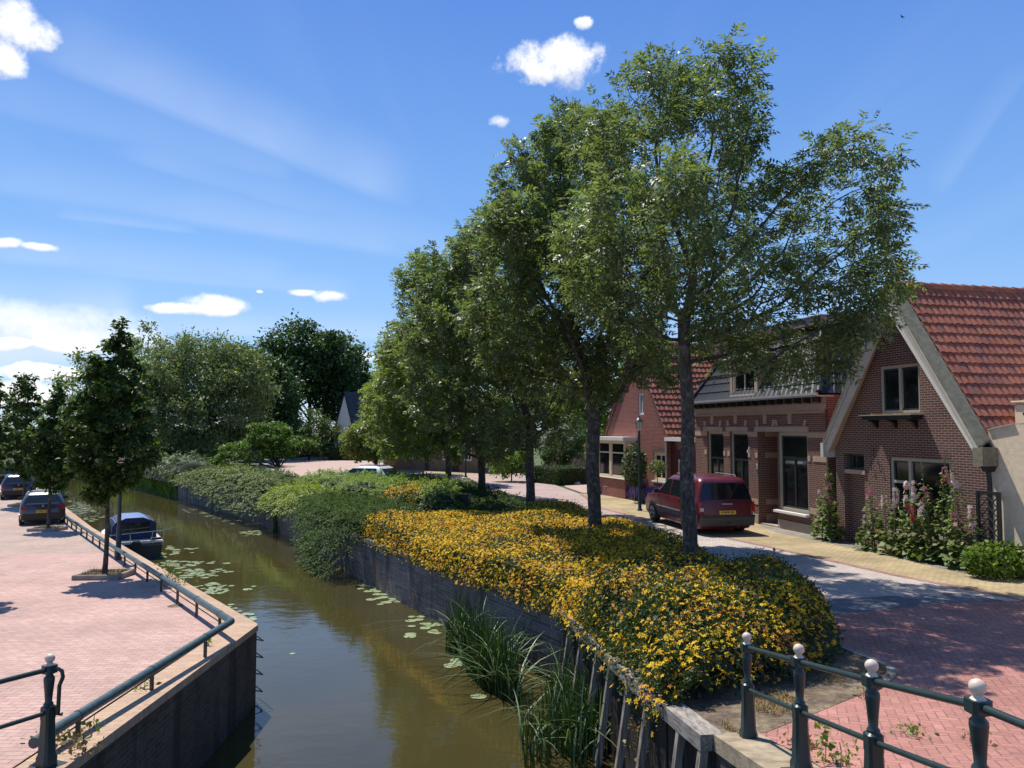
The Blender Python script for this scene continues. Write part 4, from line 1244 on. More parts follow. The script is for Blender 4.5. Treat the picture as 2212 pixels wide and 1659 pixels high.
for nm, lab, px, py, lob, mk, n, lf in (
        ('garden_bush', 'clipped grey green bush beside the turning square', 745, 990, [(735, 960, 26, 22), (715, 955, 20, 16)], 'sage', 2600, 0.2),
        ('garden_bush', 'dark bush under the gable of the far house', 775, 992, [(770, 965, 30, 25), (800, 975, 26, 22)], 'dark_leaf', 3000, 0.2),
        ('garden_bush', 'dark shrubs along the far edge of the turning square', 690, 985, [(690, 968, 24, 16), (665, 972, 24, 12)], 'dark_leaf', 2400, 0.2),
        ('garden_bush', 'green bush with dry stalks beside the white car', 845, 1006, [(838, 985, 22, 20), (860, 990, 22, 16), (880, 985, 24, 20)], 'mid', 3000, 0.17)):
    clump_tree(nm, lab, 'bush', gr(px, py), 0, lob, mk, n, lf, 'trees and bushes in the gardens', 0.04, 4, 0.45)

# --- planted bank: overhanging shrubs and the yellow hypericum
def seg_dist(P, poly):
    """distance of points to the outline of a polygon, and inside test"""
    x, y = P[:, 0], P[:, 1]
    ins = np.zeros(len(P), bool)
    dm = np.full(len(P), 1e9)
    n = len(poly)
    for i in range(n):
        ax_, ay = poly[i]
        bx, by = poly[(i + 1) % n]
        vx, vy = bx - ax_, by - ay
        t = np.clip(((x - ax_) * vx + (y - ay) * vy) / (vx * vx + vy * vy + 1e-12), 0, 1)
        dm = np.minimum(dm, np.hypot(x - ax_ - t * vx, y - ay - t * vy))
        c = ((ay > y) != (by > y)) & (x < (bx - ax_) * (y - ay) / (by - ay + 1e-12) + ax_)
        ins ^= c
    return dm, ins
def vnoise(P, s, seed):
    """cheap smooth 2-D noise: a few rotated sines"""
    r_ = np.random.default_rng(seed)
    out = np.zeros(len(P))
    for k in range(7):
        a = r_.uniform(0, 2 * np.pi)
        f = s * r_.uniform(0.6, 2.4)
        out += np.sin((P[:, 0] * np.cos(a) + P[:, 1] * np.sin(a)) * f + r_.uniform(0, 6.28)) / (1 + 0.4 * k)
    return out / 3.0
def in_poly(n, poly, rng_=NR):
    a = np.array(poly)
    lo, hi = a.min(0), a.max(0)
    out = []
    tot = 0
    while tot < n:
        P = rng_.uniform(lo, hi, (n * 2, 2))
        d, ins = seg_dist(P, poly)
        out.append(P[ins])
        tot += ins.sum()
    return np.concatenate(out)[:n]
zr_v = lambda y: np.interp(y, (-6, 2, 4.4, 5.5, 6.7, 8, 10, 14, 19, 30), (1.2, 1.2, 1.0, 0.78, 0.56, 0.32, 0.17, 0.08, 0.04, -0.06))
def mound_top(P, poly, h, wdt, seed, rough=0.10, ns=2.2, side_line=None, drop=0.25):
    d, ins = seg_dist(P, poly)
    q = np.clip(d / wdt, 0, 1)
    z = zr_v(P[:, 1]) + h * np.sqrt(1 - (1 - q) ** 2) + rough * vnoise(P, ns, seed) * np.minimum(1, d / 0.25)
    return z, d, ins
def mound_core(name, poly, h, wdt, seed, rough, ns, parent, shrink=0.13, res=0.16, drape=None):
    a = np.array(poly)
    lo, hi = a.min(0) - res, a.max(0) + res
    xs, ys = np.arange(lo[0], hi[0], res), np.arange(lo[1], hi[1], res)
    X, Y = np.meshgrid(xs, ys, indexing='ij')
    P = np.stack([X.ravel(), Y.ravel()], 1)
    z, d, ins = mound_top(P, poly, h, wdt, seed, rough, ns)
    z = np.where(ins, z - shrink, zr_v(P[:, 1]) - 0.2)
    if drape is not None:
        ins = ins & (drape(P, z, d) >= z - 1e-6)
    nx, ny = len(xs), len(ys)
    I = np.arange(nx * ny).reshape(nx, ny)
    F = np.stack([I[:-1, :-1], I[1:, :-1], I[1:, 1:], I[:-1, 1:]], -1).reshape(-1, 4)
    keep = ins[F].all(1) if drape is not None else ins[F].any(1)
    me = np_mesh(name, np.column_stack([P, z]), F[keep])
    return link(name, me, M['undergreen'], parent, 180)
def flowers5(o, nrm, size):
    """five-petalled flowers; every flower is one island (shared middle)"""
    n = len(o)
    ref = np.where(np.abs(nrm[:, 2:3]) < 0.9, np.array([[0, 0, 1.0]]), np.array([[1.0, 0, 0]]))
    u = unit(np.cross(nrm, ref))
    v = np.cross(nrm, u)
    V = np.zeros((n, 16, 3))
    V[:, 0] = o
    F = []
    ph = NR.uniform(0, 6.28, n)
    for k in range(5):
        for j, (da, rr, hh) in enumerate(((-0.42, 0.62, 0.10), (0, 1.0, 0.02), (0.42, 0.62, 0.10))):
            a = ph + k * 2 * np.pi / 5 + da
            V[:, 1 + k * 3 + j] = o + (u * np.cos(a)[:, None] + v * np.sin(a)[:, None]) * (size * 0.5 * rr)[:, None] + nrm * (size * hh)[:, None]
        F.append([0, 1 + k * 3, 2 + k * 3, 3 + k * 3])
    FF = (np.arange(n)[:, None, None] * 16 + np.array(F)[None]).reshape(-1, 4)
    return V.reshape(-1, 3), FF
def scatter_mound(poly, n, h, wdt, seed, rough, ns, depth=0.22, drape=None):
    P = in_poly(n, poly)
    z, d, ins = mound_top(P, poly, h, wdt, seed, rough, ns)
    e_ = 0.06
    zx = mound_top(P + [e_, 0], poly, h, wdt, seed, rough, ns)[0]
    zy = mound_top(P + [0, e_], poly, h, wdt, seed, rough, ns)[0]
    if drape is not None:
        z = drape(P, z, d)
    nrm = unit(np.stack([-(zx - z) / e_, -(zy - z) / e_, np.ones(n)], 1)) if drape is None else unit(np.stack([-(zx - mound_top(P, poly, h, wdt, seed, rough, ns)[0]) / e_, -(zy - mound_top(P, poly, h, wdt, seed, rough, ns)[0]) / e_, np.ones(n)], 1))
    Q = np.column_stack([P, z])
    Q = Q - nrm * (NR.uniform(0, 1, n) ** 1.6 * depth)[:, None]
    return Q, nrm, d
def trailing(line, n, out=0.24, z0=-0.17, z1=0.38):
    L = [np.array([p.x, p.y]) for p in line]
    seg = np.array([np.linalg.norm(b - a) for a, b in zip(L[:-1], L[1:])])
    k = NR.choice(len(seg), n, p=seg / seg.sum())
    t = NR.uniform(0, 1, n)[:, None]
    A_, B_ = np.array(L[:-1])[k], np.array(L[1:])[k]
    d = unit(B_ - A_)
    p = A_ * (1 - t) + B_ * t
    q = NR.uniform(0, 1, n)
    wv = 0.6 + 0.4 * vnoise(p, 2.6, 3)
    o = (-0.28 + (out * wv + 0.28) * q)[:, None]
    p = p + np.stack([d[:, 1], -d[:, 0]], 1) * o
    zz = z1 * (1 - q ** 1.5) + z0 * wv * q ** 1.5 + NR.normal(size=n) * 0.05
    return np.column_stack([p, zr_v(p[:, 1]) + zz]), np.column_stack([d[:, 1], -d[:, 0], np.full(n, 0.5)])
def hypericum(label, poly, h, wdt, nl, nf, fs, leaf, seed, rough=0.13, ns=2.4, patch=0.0, drape=None, edge=None, ne=0):
    e = tag(empty('flowering_shrub', (0, 0, 0)), label, 'shrub', 'yellow flowering shrubs planted along the canal wall')
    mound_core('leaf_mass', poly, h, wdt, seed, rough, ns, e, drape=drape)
    Q, nrm, d = scatter_mound(poly, nl, h, wdt, seed, rough, ns, 0.24, drape)
    Q = Q + np.array([0, 0, 1.0]) * (NR.exponential(0.045, nl))[:, None]
    if ne:
        q2, n2 = trailing(edge, ne)
        Q, nrm = np.concatenate([Q, q2]), np.concatenate([nrm, unit(n2)])
        nl = len(Q)
    ax = unit(NR.normal(size=(nl, 3)) + nrm * 0.7)
    up = unit(nrm + NR.normal(size=(nl, 3)) * 0.6)
    sz = leaf * NR.uniform(0.6, 1.3, nl)
    link('foliage', poly_mesh('foliage', simple_leaves(Q, ax, up, sz, 0.5), 4), M['hyper'], e)
    Q, nrm, d = scatter_mound(poly, nf, h, wdt, seed, rough, ns, 0.10, drape)
    if patch > 0:
        k = vnoise(Q, 1.3, seed + 5) + NR.normal(size=nf) * 0.55 > -patch
        Q, nrm = Q[k], nrm[k]
    Q = Q + nrm * 0.035 + np.array([0, 0, 1.0]) * NR.uniform(0, 0.06, len(Q))[:, None]
    if ne:
        q2, n2 = trailing(edge, int(ne * nf / 90000 * 0.5), 0.23)
        Q, nrm = np.concatenate([Q, q2 + unit(n2) * .04]), np.concatenate([nrm, unit(n2)])
    fn = unit(nrm * 0.6 + np.array([-0.35, -0.15, 0.55]) + NR.normal(size=Q.shape) * 0.55)
    V, F = flowers5(Q, fn, fs * NR.uniform(0.4, 1.15, len(Q)))
    link('flowers', np_mesh('flowers', V, F), M['petal'], e)
    return e
wl2 = [Vector(xy(p)) for p in right_line]
# canal edge of the bed, a little over the wall
def shift(line, o):
    out = []
    for i, p in enumerate(line):
        t = (line[min(i + 1, len(line) - 1)] - line[max(i - 1, 0)]).normalized()
        n_ = Vector((t.y, -t.x))
        out.append(xy(p + n_ * o))
    return out
edgeW = [Vector((-4.95, 25.6)), right_line[-2], right_line[-1], timber_line[0] * 0.5 + timber_line[1] * 0.5, timber_line[1]]
eo = shift(edgeW, 0.24)
def overhang(line, amt):
    """leaves past the wall line hang down over it"""
    pl = [(p.x, p.y) for p in line]
    def f(P, z, d):
        # signed distance to the wall line (water side positive)
        best = np.full(len(P), 1e9)
        sg = np.zeros(len(P))
        for (ax_, ay), (bx, by) in zip(pl[:-1], pl[1:]):
            vx, vy = bx - ax_, by - ay
            L2 = vx * vx + vy * vy
            t = np.clip(((P[:, 0] - ax_) * vx + (P[:, 1] - ay) * vy) / L2, 0, 1)
            dd = np.hypot(P[:, 0] - ax_ - t * vx, P[:, 1] - ay - t * vy)
            s = ((P[:, 0] - ax_) * vy - (P[:, 1] - ay) * vx) / math.sqrt(L2)
            k = dd < best
            best[k] = dd[k]
            sg[k] = np.where(s[k] > 0, 1, -1)
        over = np.where(sg > 0, best, 0)
        return z - over * amt
    return f
bedA = eo[:4] + [(1.9, 12.6), (2.6, 14.8), (3.6, 15.8), (4.9, 16.0), (4.8, 18), (4.25, 22), (3.2, 27), (2.0, 31), (1.0, 30.5), (-0.5, 27.6), (-2.6, 27.3), (-4.4, 27.2)]
hypericum('wide bed of yellow flowers along the canal wall around the second ash', bedA, 0.62, 0.45, 70000, 50000, 0.080, 0.065, 3, 0.30, 1.35, patch=0.10, drape=overhang(edgeW, 1.2), edge=edgeW, ne=16000)
G6 = lambda cx, cy: G(*c6(cx, cy))
edgeN = [timber_line[0] * 0.62 + timber_line[1] * 0.38, timber_line[1], timber_line[1] * 0.38 + timber_line[2] * 0.62]
en = shift(edgeN, 0.34)
bedB = [en[0], en[1], en[2], (2.75, 9.55), (3.8, 10.3), (4.65, 11.2), (5.2, 12.6), (5.4, 14.4), (5.1, 15.7), (3.7, 15.4), (2.7, 14.3), (1.9, 12.8)]
hypericum('nearest bright mound of large yellow flowers beside the timber wall', bedB, 0.92, 0.80, 50000, 7000, 0.092, 0.06, 8, 0.24, 1.5, patch=0.30, drape=overhang(edgeN, 1.0), edge=edgeN, ne=9000)
bedC = [G(832, 1112), G(890, 1118), G(960, 1112), G(1000, 1098), G(985, 1072), G(930, 1066), G(860, 1078)]
hypericum('small separate mound of yellow flowers left of the waste bin', [(x - .3, y - 1.0) for x, y in bedC], 1.05, 0.8, 12000, 7000, 0.085, 0.08, 13, 0.12, 2.0, patch=0.6)

def cascade(name, label, poly, h, wdt, n, leaf, mkey, seed, line=None, fall=1.6, rough=0.14, ns=1.8, layers=True, ratio=0.34, group='shrubs overhanging the canal wall', spray=0.4):
    e = tag(empty(name, (0, 0, 0)), label, 'shrub', group)
    dr = overhang(line, fall) if line is not None else None
    mound_core('leaf_mass', poly, h, wdt, seed, rough, ns, e, drape=dr, res=0.22, shrink=0.16)
    # sprays: short arching twigs carrying many small leaves
    ns_ = n // 9
    Q, nrm, d = scatter_mound(poly, ns_, h, wdt, seed, rough, ns, 0.16, dr)
    out = unit(np.column_stack([nrm[:, :2], np.zeros(ns_)]) + np.array([-0.35, -0.25, 0.0]) + NR.normal(size=(ns_, 3)) * 0.35)
    dirs = unit(out + np.array([0, 0, 0.15]))
    o_, a_, u_ = [], [], []
    for k in range(9):
        t = (k + 0.5) / 9 * spray
        p = Q + dirs * t + np.array([0, 0, 1.0]) * (0.09 - 0.9 * t * t)
        o_.append(p + NR.normal(size=p.shape) * 0.02)
        sg = 1 if k % 2 else -1
        sd = np.cross(dirs, [0, 0, 1.0])
        a_.append(unit(dirs * 0.8 + sd * 0.7 * sg + np.array([0, 0, -0.35]) + NR.normal(size=p.shape) * 0.15))
        u_.append(unit(np.array([0, 0, 1.0]) + nrm * 0.5 + NR.normal(size=p.shape) * 0.25))
    o, ax, up = np.concatenate(o_), np.concatenate(a_), np.concatenate(u_)
    sz = leaf * NR.uniform(0.7, 1.25, len(o))
    link('foliage', poly_mesh('foliage', simple_leaves(o, ax, up, sz, ratio), 4), M[mkey], e)
    return e
rl = [Vector(xy(p)) for p in right_line]
def outw(p, k):
    return (p[0] - 0.80 * k, p[1] - 0.6 * k)
E = lambda i: xy(right_line[i])
# indices: 4 (384) 5 (525) 6 (595) 7 (657) 8 (731) 9 (961)
wline = rl[3:]
cascade('yew_shrub', 'large dark green shrub spilling down the canal wall to the water beside the flowers', [outw(E(7), 0.2), outw(E(8), 0.95), outw((-4.6, 25.0), 0.8), (-4.6, 25.4), (-3.9, 27.6), (-3.6, 30), (-5, 33.2), (-8.3, 33.8)], 0.62, 0.8, 30000, 0.13, 'yew', 21, wline, 2.0, spray=0.55)
cascade('lime_shrub', 'low lime green shrub leaning over the wall', [outw(E(6), 0.7), outw(E(7), 0.45), (-8.2, 33.6), (-8.0, 36.4), (-10.0, 39.2), (-11.4, 38.6)], 0.65, 0.8, 13000, 0.13, 'lime', 22, wline, 0.6)
cascade('sage_shrub', 'rounded grey green shrub hanging over the wall below the spreading tree', [outw(E(4), 0.2), outw(E(5), 0.8), outw(E(6), 0.5), (-11.2, 38.8), (-12.2, 43.5), (-15.4, 48.4), (-19, 50)], 0.95, 1.3, 24000, 0.17, 'sage', 23, wline, 1.3, rough=0.22)
cascade('mixed_shrub', 'upright mid green shrubs with thin shoots in front of the white car', [(-3.6, 30.2), (-1.9, 29.2), (-2.2, 34), (-3.9, 39), (-6.6, 42.5), (-10.6, 43.5), (-11.6, 41.5), (-9.6, 39), (-7.9, 36.2), (-7.6, 34)], 1.05, 0.9, 20000, 0.15, 'mid', 24, None, 0.0, rough=0.20)
cascade('juniper_shrub', 'dark feathery ground cover shrub between the flowers and the third ash', [(-1.7, 28.2), (0.5, 29.4), (0.6, 34), (-0.9, 40), (-2.9, 46), (-5.6, 50), (-7.5, 46.5), (-5.5, 42.5), (-3.2, 37.5), (-2.0, 33)], 0.45, 0.7, 15000, 0.17, 'yew', 25, None, 0.0)
cascade('mixed_shrub', 'green shrubs at the foot of the spreading tree beside the turning square', [(-12.3, 43.2), (-10.8, 44.2), (-12.2, 50), (-15.5, 54), (-21, 62), (-25, 62), (-21, 53), (-16, 49)], 0.3, 0.6, 13000, 0.17, 'mid', 26, None, 0.0, rough=0.18)
cascade('bank_shrub', 'dark undergrowth along the far canal bank under the willow', [outw(E(0), 0.3), outw(E(2), 0.2), outw(E(4), 0.1), (-21, 56), (-27, 68), (-40, 84)], 1.2, 1.2, 14000, 0.24, 'dark_leaf', 27, None, 0.0, rough=0.3)
# tall grass of the far bank, uncountable
pg = in_poly(5200, [outw(E(1), 0.15), outw(E(3), 0.3), outw(E(4), 0.3), (-22.6, 55), (-29, 66), (-45, 82)])
pg2 = in_poly(3600, [outw(E(1), 0.9), outw(E(2), 0.85), outw(E(3), 0.6), outw(E(4), 0.15), outw(E(4), -0.2), outw(E(3), 0.1), outw(E(1), 0.2)])
pg = np.concatenate([np.column_stack([pg, np.full(len(pg), -0.35)]), np.column_stack([pg2, NR.uniform(-1.45, -0.8, len(pg2))])])
tag(grass_blades('bank_grass', pg, 1.0, 0.05, M['mid']), 'tall grass growing on the far bank beside the water', 'grass', kind='stuff')
# ================================================================== HOUSES
fn_in = Vector((-facade_dir.y, facade_dir.x, 0))            # from the street into the house
class Facade:
    """vertical plane through A along dir; turns places in the print into (along, height) on it"""
    def __init__(s, A, d):
        s.A, s.d = Vector(A), Vector(d).normalized()
        s.n = Vector((-s.d.y, s.d.x, 0))
        s.rz = math.atan2(s.d.y, s.d.x)
    def p(s, px, py, inset=0.0):
        r_ = ray(px, py)
        a = s.A + s.n * inset
        k = (a.x * s.n.x + a.y * s.n.y) / (r_.x * s.n.x + r_.y * s.n.y)
        q = Vector((r_.x * k, r_.y * k, CAMZ + r_.z * k))
        return (q - s.A).dot(s.d), q.z - s.A.z
    def rect(s, cr, x0, y0, x1, y1, inset=0.0):
        a = s.p(*cr(x0, (y0 + y1) / 2), inset)
        b = s.p(*cr(x1, (y0 + y1) / 2), inset)
        t = s.p(*cr((x0 + x1) / 2, y0), inset)
        u = s.p(*cr((x0 + x1) / 2, y1), inset)
        return a[0], b[0], u[1], t[1]
    def world(s, x, y, z=0.0):
        return s.A + s.d * x + s.n * y + Vector((0, 0, z))
def wall_open(name, outline, holes, y0, y1, m_, parent):
    bm = bmesh.new()
    bm.faces.new([bm.verts.new((x, y0, z)) for x, z in outline])
    for h in holes:
        for co, no in (((h[0], 0, 0), (1, 0, 0)), ((h[1], 0, 0), (1, 0, 0)), ((0, 0, h[2]), (0, 0, 1)), ((0, 0, h[3]), (0, 0, 1))):
            bmesh.ops.bisect_plane(bm, geom=bm.verts[:] + bm.edges[:] + bm.faces[:], plane_co=co, plane_no=no, dist=1e-5)
    dele = []
    for f in bm.faces:
        c = f.calc_center_median()
        if any(h[0] < c.x < h[1] and h[2] < c.z < h[3] for h in holes):
            dele.append(f)
    bmesh.ops.delete(bm, geom=dele, context='FACES')
    r_ = bmesh.ops.extrude_face_region(bm, geom=bm.faces[:])
    for v in [g for g in r_['geom'] if isinstance(g, bmesh.types.BMVert)]:
        v.co.y = y1
    bmesh.ops.recalc_face_normals(bm, faces=bm.faces[:])
    me = bpy.data.meshes.new(name)
    bm.to_mesh(me)
    bm.free()
    return link(name, me, m_, parent)
def window(parent, x0, x1, z0, z1, y, fmat, smat=None, mull=(), trans=(), fw=0.07, sw=0.05, depth=0.09, glass='glass', proud=0.01, panes=None, name='window'):
    """outer frame, sash bars, glass; mull/trans are fractions"""
    f = MB()
    ya, yb = y - proud, y + depth
    f.box(x0, x0 + fw, ya, yb, z0, z1).box(x1 - fw, x1, ya, yb, z0, z1).box(x0 + fw, x1 - fw, ya, yb, z1 - fw, z1).box(x0 + fw, x1 - fw, ya, yb, z0, z0 + fw * .9)
    w_ = f.build(name, fmat, parent)
    gx0, gx1, gz0, gz1 = x0 + fw, x1 - fw, z0 + fw * .9, z1 - fw
    s = MB()
    xs = [gx0] + [gx0 + (gx1 - gx0) * m_ for m_ in mull] + [gx1]
    sy0, sy1 = y + 0.02, y + depth - 0.01
    s.box(gx0, gx0 + sw, sy0, sy1, gz0, gz1).box(gx1 - sw, gx1, sy0, sy1, gz0, gz1).box(gx0 + sw, gx1 - sw, sy0, sy1, gz0, gz0 + sw).box(gx0 + sw, gx1 - sw, sy0, sy1, gz1 - sw, gz1)
    for q in xs[1:-1]:
        zt = gz1 - sw if not trans else gz0 + (gz1 - gz0) * trans[0] - sw * .5
        s.box(q - sw * .6, q + sw * .6, sy0 + .003, sy1 - .003, gz0 + sw, zt)
    for t in trans:
        q = gz0 + (gz1 - gz0) * t
        s.box(gx0 + sw, gx1 - sw, sy0 - 0.006, sy1 - .006, q - sw * .7, q + sw * .7)
    s.build('sash', smat or fmat, w_)
    MB().box(gx0 + .01, gx1 - .01, y + depth * .55, y + depth * .55 + 0.008, gz0 + .01, gz1 - .01).build('pane', M[glass], w_)
    return w_
def pantiles(name, x_len, s_len, m_, parent, tw=0.235, rh=0.32, amp=0.032, lift=0.05, seg=6):
    """pantile slope in its own plane: u along the eave, s up the slope, w outwards; each tile is one island"""
    V, F = [], []
    nrow, ncol = max(1, round(s_len / rh)), max(1, round(x_len / tw))
    tw, rh = x_len / ncol, s_len / nrow
    for r_ in range(nrow):
        for c_ in range(ncol):
            b = len(V)
            jz = rnd.uniform(-0.006, 0.006)
            js = rnd.uniform(-0.012, 0.012)
            for k in range(seg + 1):
                f = k / seg
                u = (c_ + f * 1.04) * tw
                h = amp * (math.sin(math.pi * min(1, f / 0.72)) ** 1.0 if f < 0.72 else -0.45 * math.sin(math.pi * (f - 0.72) / 0.28)) + jz
                s0, s1 = r_ * rh - 0.05 + js, (r_ + 1) * rh + 0.02
                V += [(u, s0, h + lift - 0.022), (u, s0, h + lift), (u, s1, h + 0.004)]
            for k in range(seg):
                a = b + k * 3
                F += [(a, a + 3, a + 4, a + 1), (a + 1, a + 4, a + 5, a + 2)]
    o = link(name, np_mesh(name, V, F), m_, parent, 50)
    return o
def place_slope(o, origin, udir, sdir):
    u, s = Vector(udir).normalized(), Vector(sdir).normalized()
    w_ = u.cross(s).normalized()
    o.matrix_local = Matrix(((u.x, s.x, w_.x, origin[0]), (u.y, s.y, w_.y, origin[1]), (u.z, s.z, w_.z, origin[2]), (0, 0, 0, 1)))
    return o

FA = Facade(facade_a + Vector((0, 0, -0.03)), facade_dir)
# ------------------------------------------------------------------ the brown gabled house on the right
h1 = empty('gabled_house', FA.A, FA.rz)
tag(h1, 'brown brick house with steep gable, white verge boards and orange tile roof at the right', 'house')
xL = FA.p(*c4(640, 1000))[0]
xR = FA.p(*c3(1897, 1200))[0]
zE = FA.p(*c3(1800, 1150))[1]
xm = (xL + xR) / 2
zA = FA.p(1948, 622)[1]
up_w = FA.rect(c3, 1000, 508, 1330, 912)
lo_w = FA.rect(c3, 1085, 1300, 1600, 1900)
lo_w = (lo_w[0], lo_w[1], 0.62, lo_w[3])
fan = FA.rect(c3, 722, 1258, 862, 1392)
door = FA.rect(c3, 700, 1408, 868, 2000)
door = (door[0], door[1], 0.02, fan[3])
gab = [(xL, -0.4), (xR, -0.4), (xR, zE), (xm, zA - 0.25), (xL, zE)]
wall_open('front_wall', gab, [up_w, lo_w, (door[0], fan[1], 0.02, fan[3])], 0.0, 0.28, M['brick_brown'], h1)
MB().box(xR - 0.28, xR, 0.281, 9, -0.4, zE).build('side_wall', M['brick_brown'], h1)
MB().box(xL, xL + 0.28, 0.281, 9, -0.4, zE).build('side_wall', M['brick_brown'], h1)
MB().box(xL, xR, 9.0, 9.28, -0.4, zE).build('side_wall', M['brick_brown'], h1)
window(h1, *up_w, 0.05, M['frame_olive'], M['dark_frame'], mull=(0.5,), fw=0.075, sw=0.055)
MB().box((up_w[0] + up_w[1]) / 2 - .045, (up_w[0] + up_w[1]) / 2 + .045, 0.03, 0.1, up_w[2] + .06, up_w[3] - .07).build('mullion', M['frame_olive'], h1)
lw_ = window(h1, *lo_w, 0.06, M['frame_olive'], M['dark_frame'], mull=(0.30,), fw=0.085, sw=0.045)
mx_ = lo_w[0] + (lo_w[1] - lo_w[0]) * 0.33
MB().box(mx_ - 0.05, mx_ + 0.05, 0.045, 0.13, lo_w[2] + .08, lo_w[3] - .085).box(lo_w[0] + .085, mx_ - .05, 0.045, 0.13, lo_w[2] + (lo_w[3] - lo_w[2]) * .66, lo_w[2] + (lo_w[3] - lo_w[2]) * .66 + .075).build('mullion', M['frame_olive'], lw_)
MB().box(lo_w[0] - .05, lo_w[1] + .05, -0.06, 0.05, lo_w[2] - .09, lo_w[2] - .004).build('sill', M['stone'], h1)
# recessed front door with fanlight
window(h1, fan[0], fan[1], fan[2], fan[3] - .002, 0.16, M['dark_frame'], M['dark_frame'], fw=0.05, sw=0.02, name='fanlight')
MB().box(fan[0] - .10, fan[1] + .06, -0.04, 0.26, fan[2] - 0.13, fan[2] - .004).build('door_lintel', M['stone'], h1)
MB().box(door[0] + .002, fan[1] - .002, 0.22, 0.27, 0.02, fan[2] - .135).build('front_door', M['brick_brown'], h1)
MB().box(fan[1] - 0.09, fan[1] - .003, 0.10, 0.215, 0.02, fan[2] - .135).build('door_jamb', M['frame_olive'], h1)
# small canopy under the upper window
cz = FA.p(*c3(1140, 935))[1]
cx0, cx1 = FA.p(*c3(925, 945))[0], FA.p(*c3(1362, 935))[0]
cn_ = MB().box(cx0, cx1, -0.40, -0.001, cz - 0.05, cz, 0.008).box(cx0 + .04, cx1 - .04, -0.36, -0.001, cz - 0.12, cz - 0.051)
cb = cn_.build('window_shelf', M['black'], h1)
MB().box(cx0 - .02, cx1 + .02, -0.43, -0.0015, cz + .001, cz + 0.018).build('shelf_top', M['frame_olive'], cb)
for q in (0.12, 0.5, 0.88):
    x = cx0 + (cx1 - cx0) * q
    MB().prism([(-0.33, cz - 0.121), (-0.001, cz - 0.121), (-0.001, cz - 0.36), (-0.10, cz - 0.30), (-0.16, cz - 0.20)], 'x', x - 0.045, x + 0.045).build('bracket', M['black'], cb)
n_ = 260
Q = np.column_stack([NR.uniform(cx0 + .25, cx1 - .3, n_), NR.uniform(-0.33, -0.05, n_), np.full(n_, cz + .03)])
grass_blades('dry_moss', Q, 0.055, 0.02, M['dry'], h1, 1.2)
# soldier courses over the openings
for r_ in (up_w, lo_w):
    m_ = MB()
    x = r_[0] - 0.02
    while x < r_[1] + 0.0:
        m_.box(x, x + 0.058, -0.004, 0.03, r_[3] + 0.004, r_[3] + 0.20, 0.004)
        x += 0.070
    m_.build('brick_lintel', M['brick_bay'], h1)
# roof and verges
ov = 0.34
sl = (zA - zE) / (xm - xL)
nrm_len = math.hypot(1, sl)
sR = math.hypot(xR - xm + 0.22, (xR - xm + 0.22) * sl)
rdepth = 10.5
tr = pantiles('roof', rdepth, sR, M['tile_orange'], h1, tw=0.215, rh=0.335)
place_slope(tr, (xR + 0.22, -ov + 0.42, zA + 0.10 - (xR + .22 - xm) * sl), (0, 1, 0), (-1, 0, sl))
tl_ = pantiles('roof', rdepth, sR, M['tile_orange'], h1, tw=0.24, rh=0.36, seg=3)
place_slope(tl_, (xL - 0.22, rdepth - ov, zA + 0.10 - (xR + .22 - xm) * sl), (0, -1, 0), (1, 0, sl))
MB().prism([(xR + .20, zA + .04 - (xR + .2 - xm) * sl), (xm, zA + .04), (xL - .2, zA + .04 - (xR + .2 - xm) * sl), (xL - .2, zA - .06 - (xR + .2 - xm) * sl), (xm, zA - .06), (xR + .2, zA - .06 - (xR + .2 - xm) * sl)], 'y', -0.02, rdepth - ov).build('roof_deck', M['black'], h1)
rg = MB()
y = -ov + 0.05
while y < rdepth:
    rg.tube([(xm, y, zA + 0.13), (xm, y + 0.40, zA + 0.105)], [0.115, 0.10], 10)
    y += 0.36
rg.build('ridge_tiles', M['tile_orange'], h1)
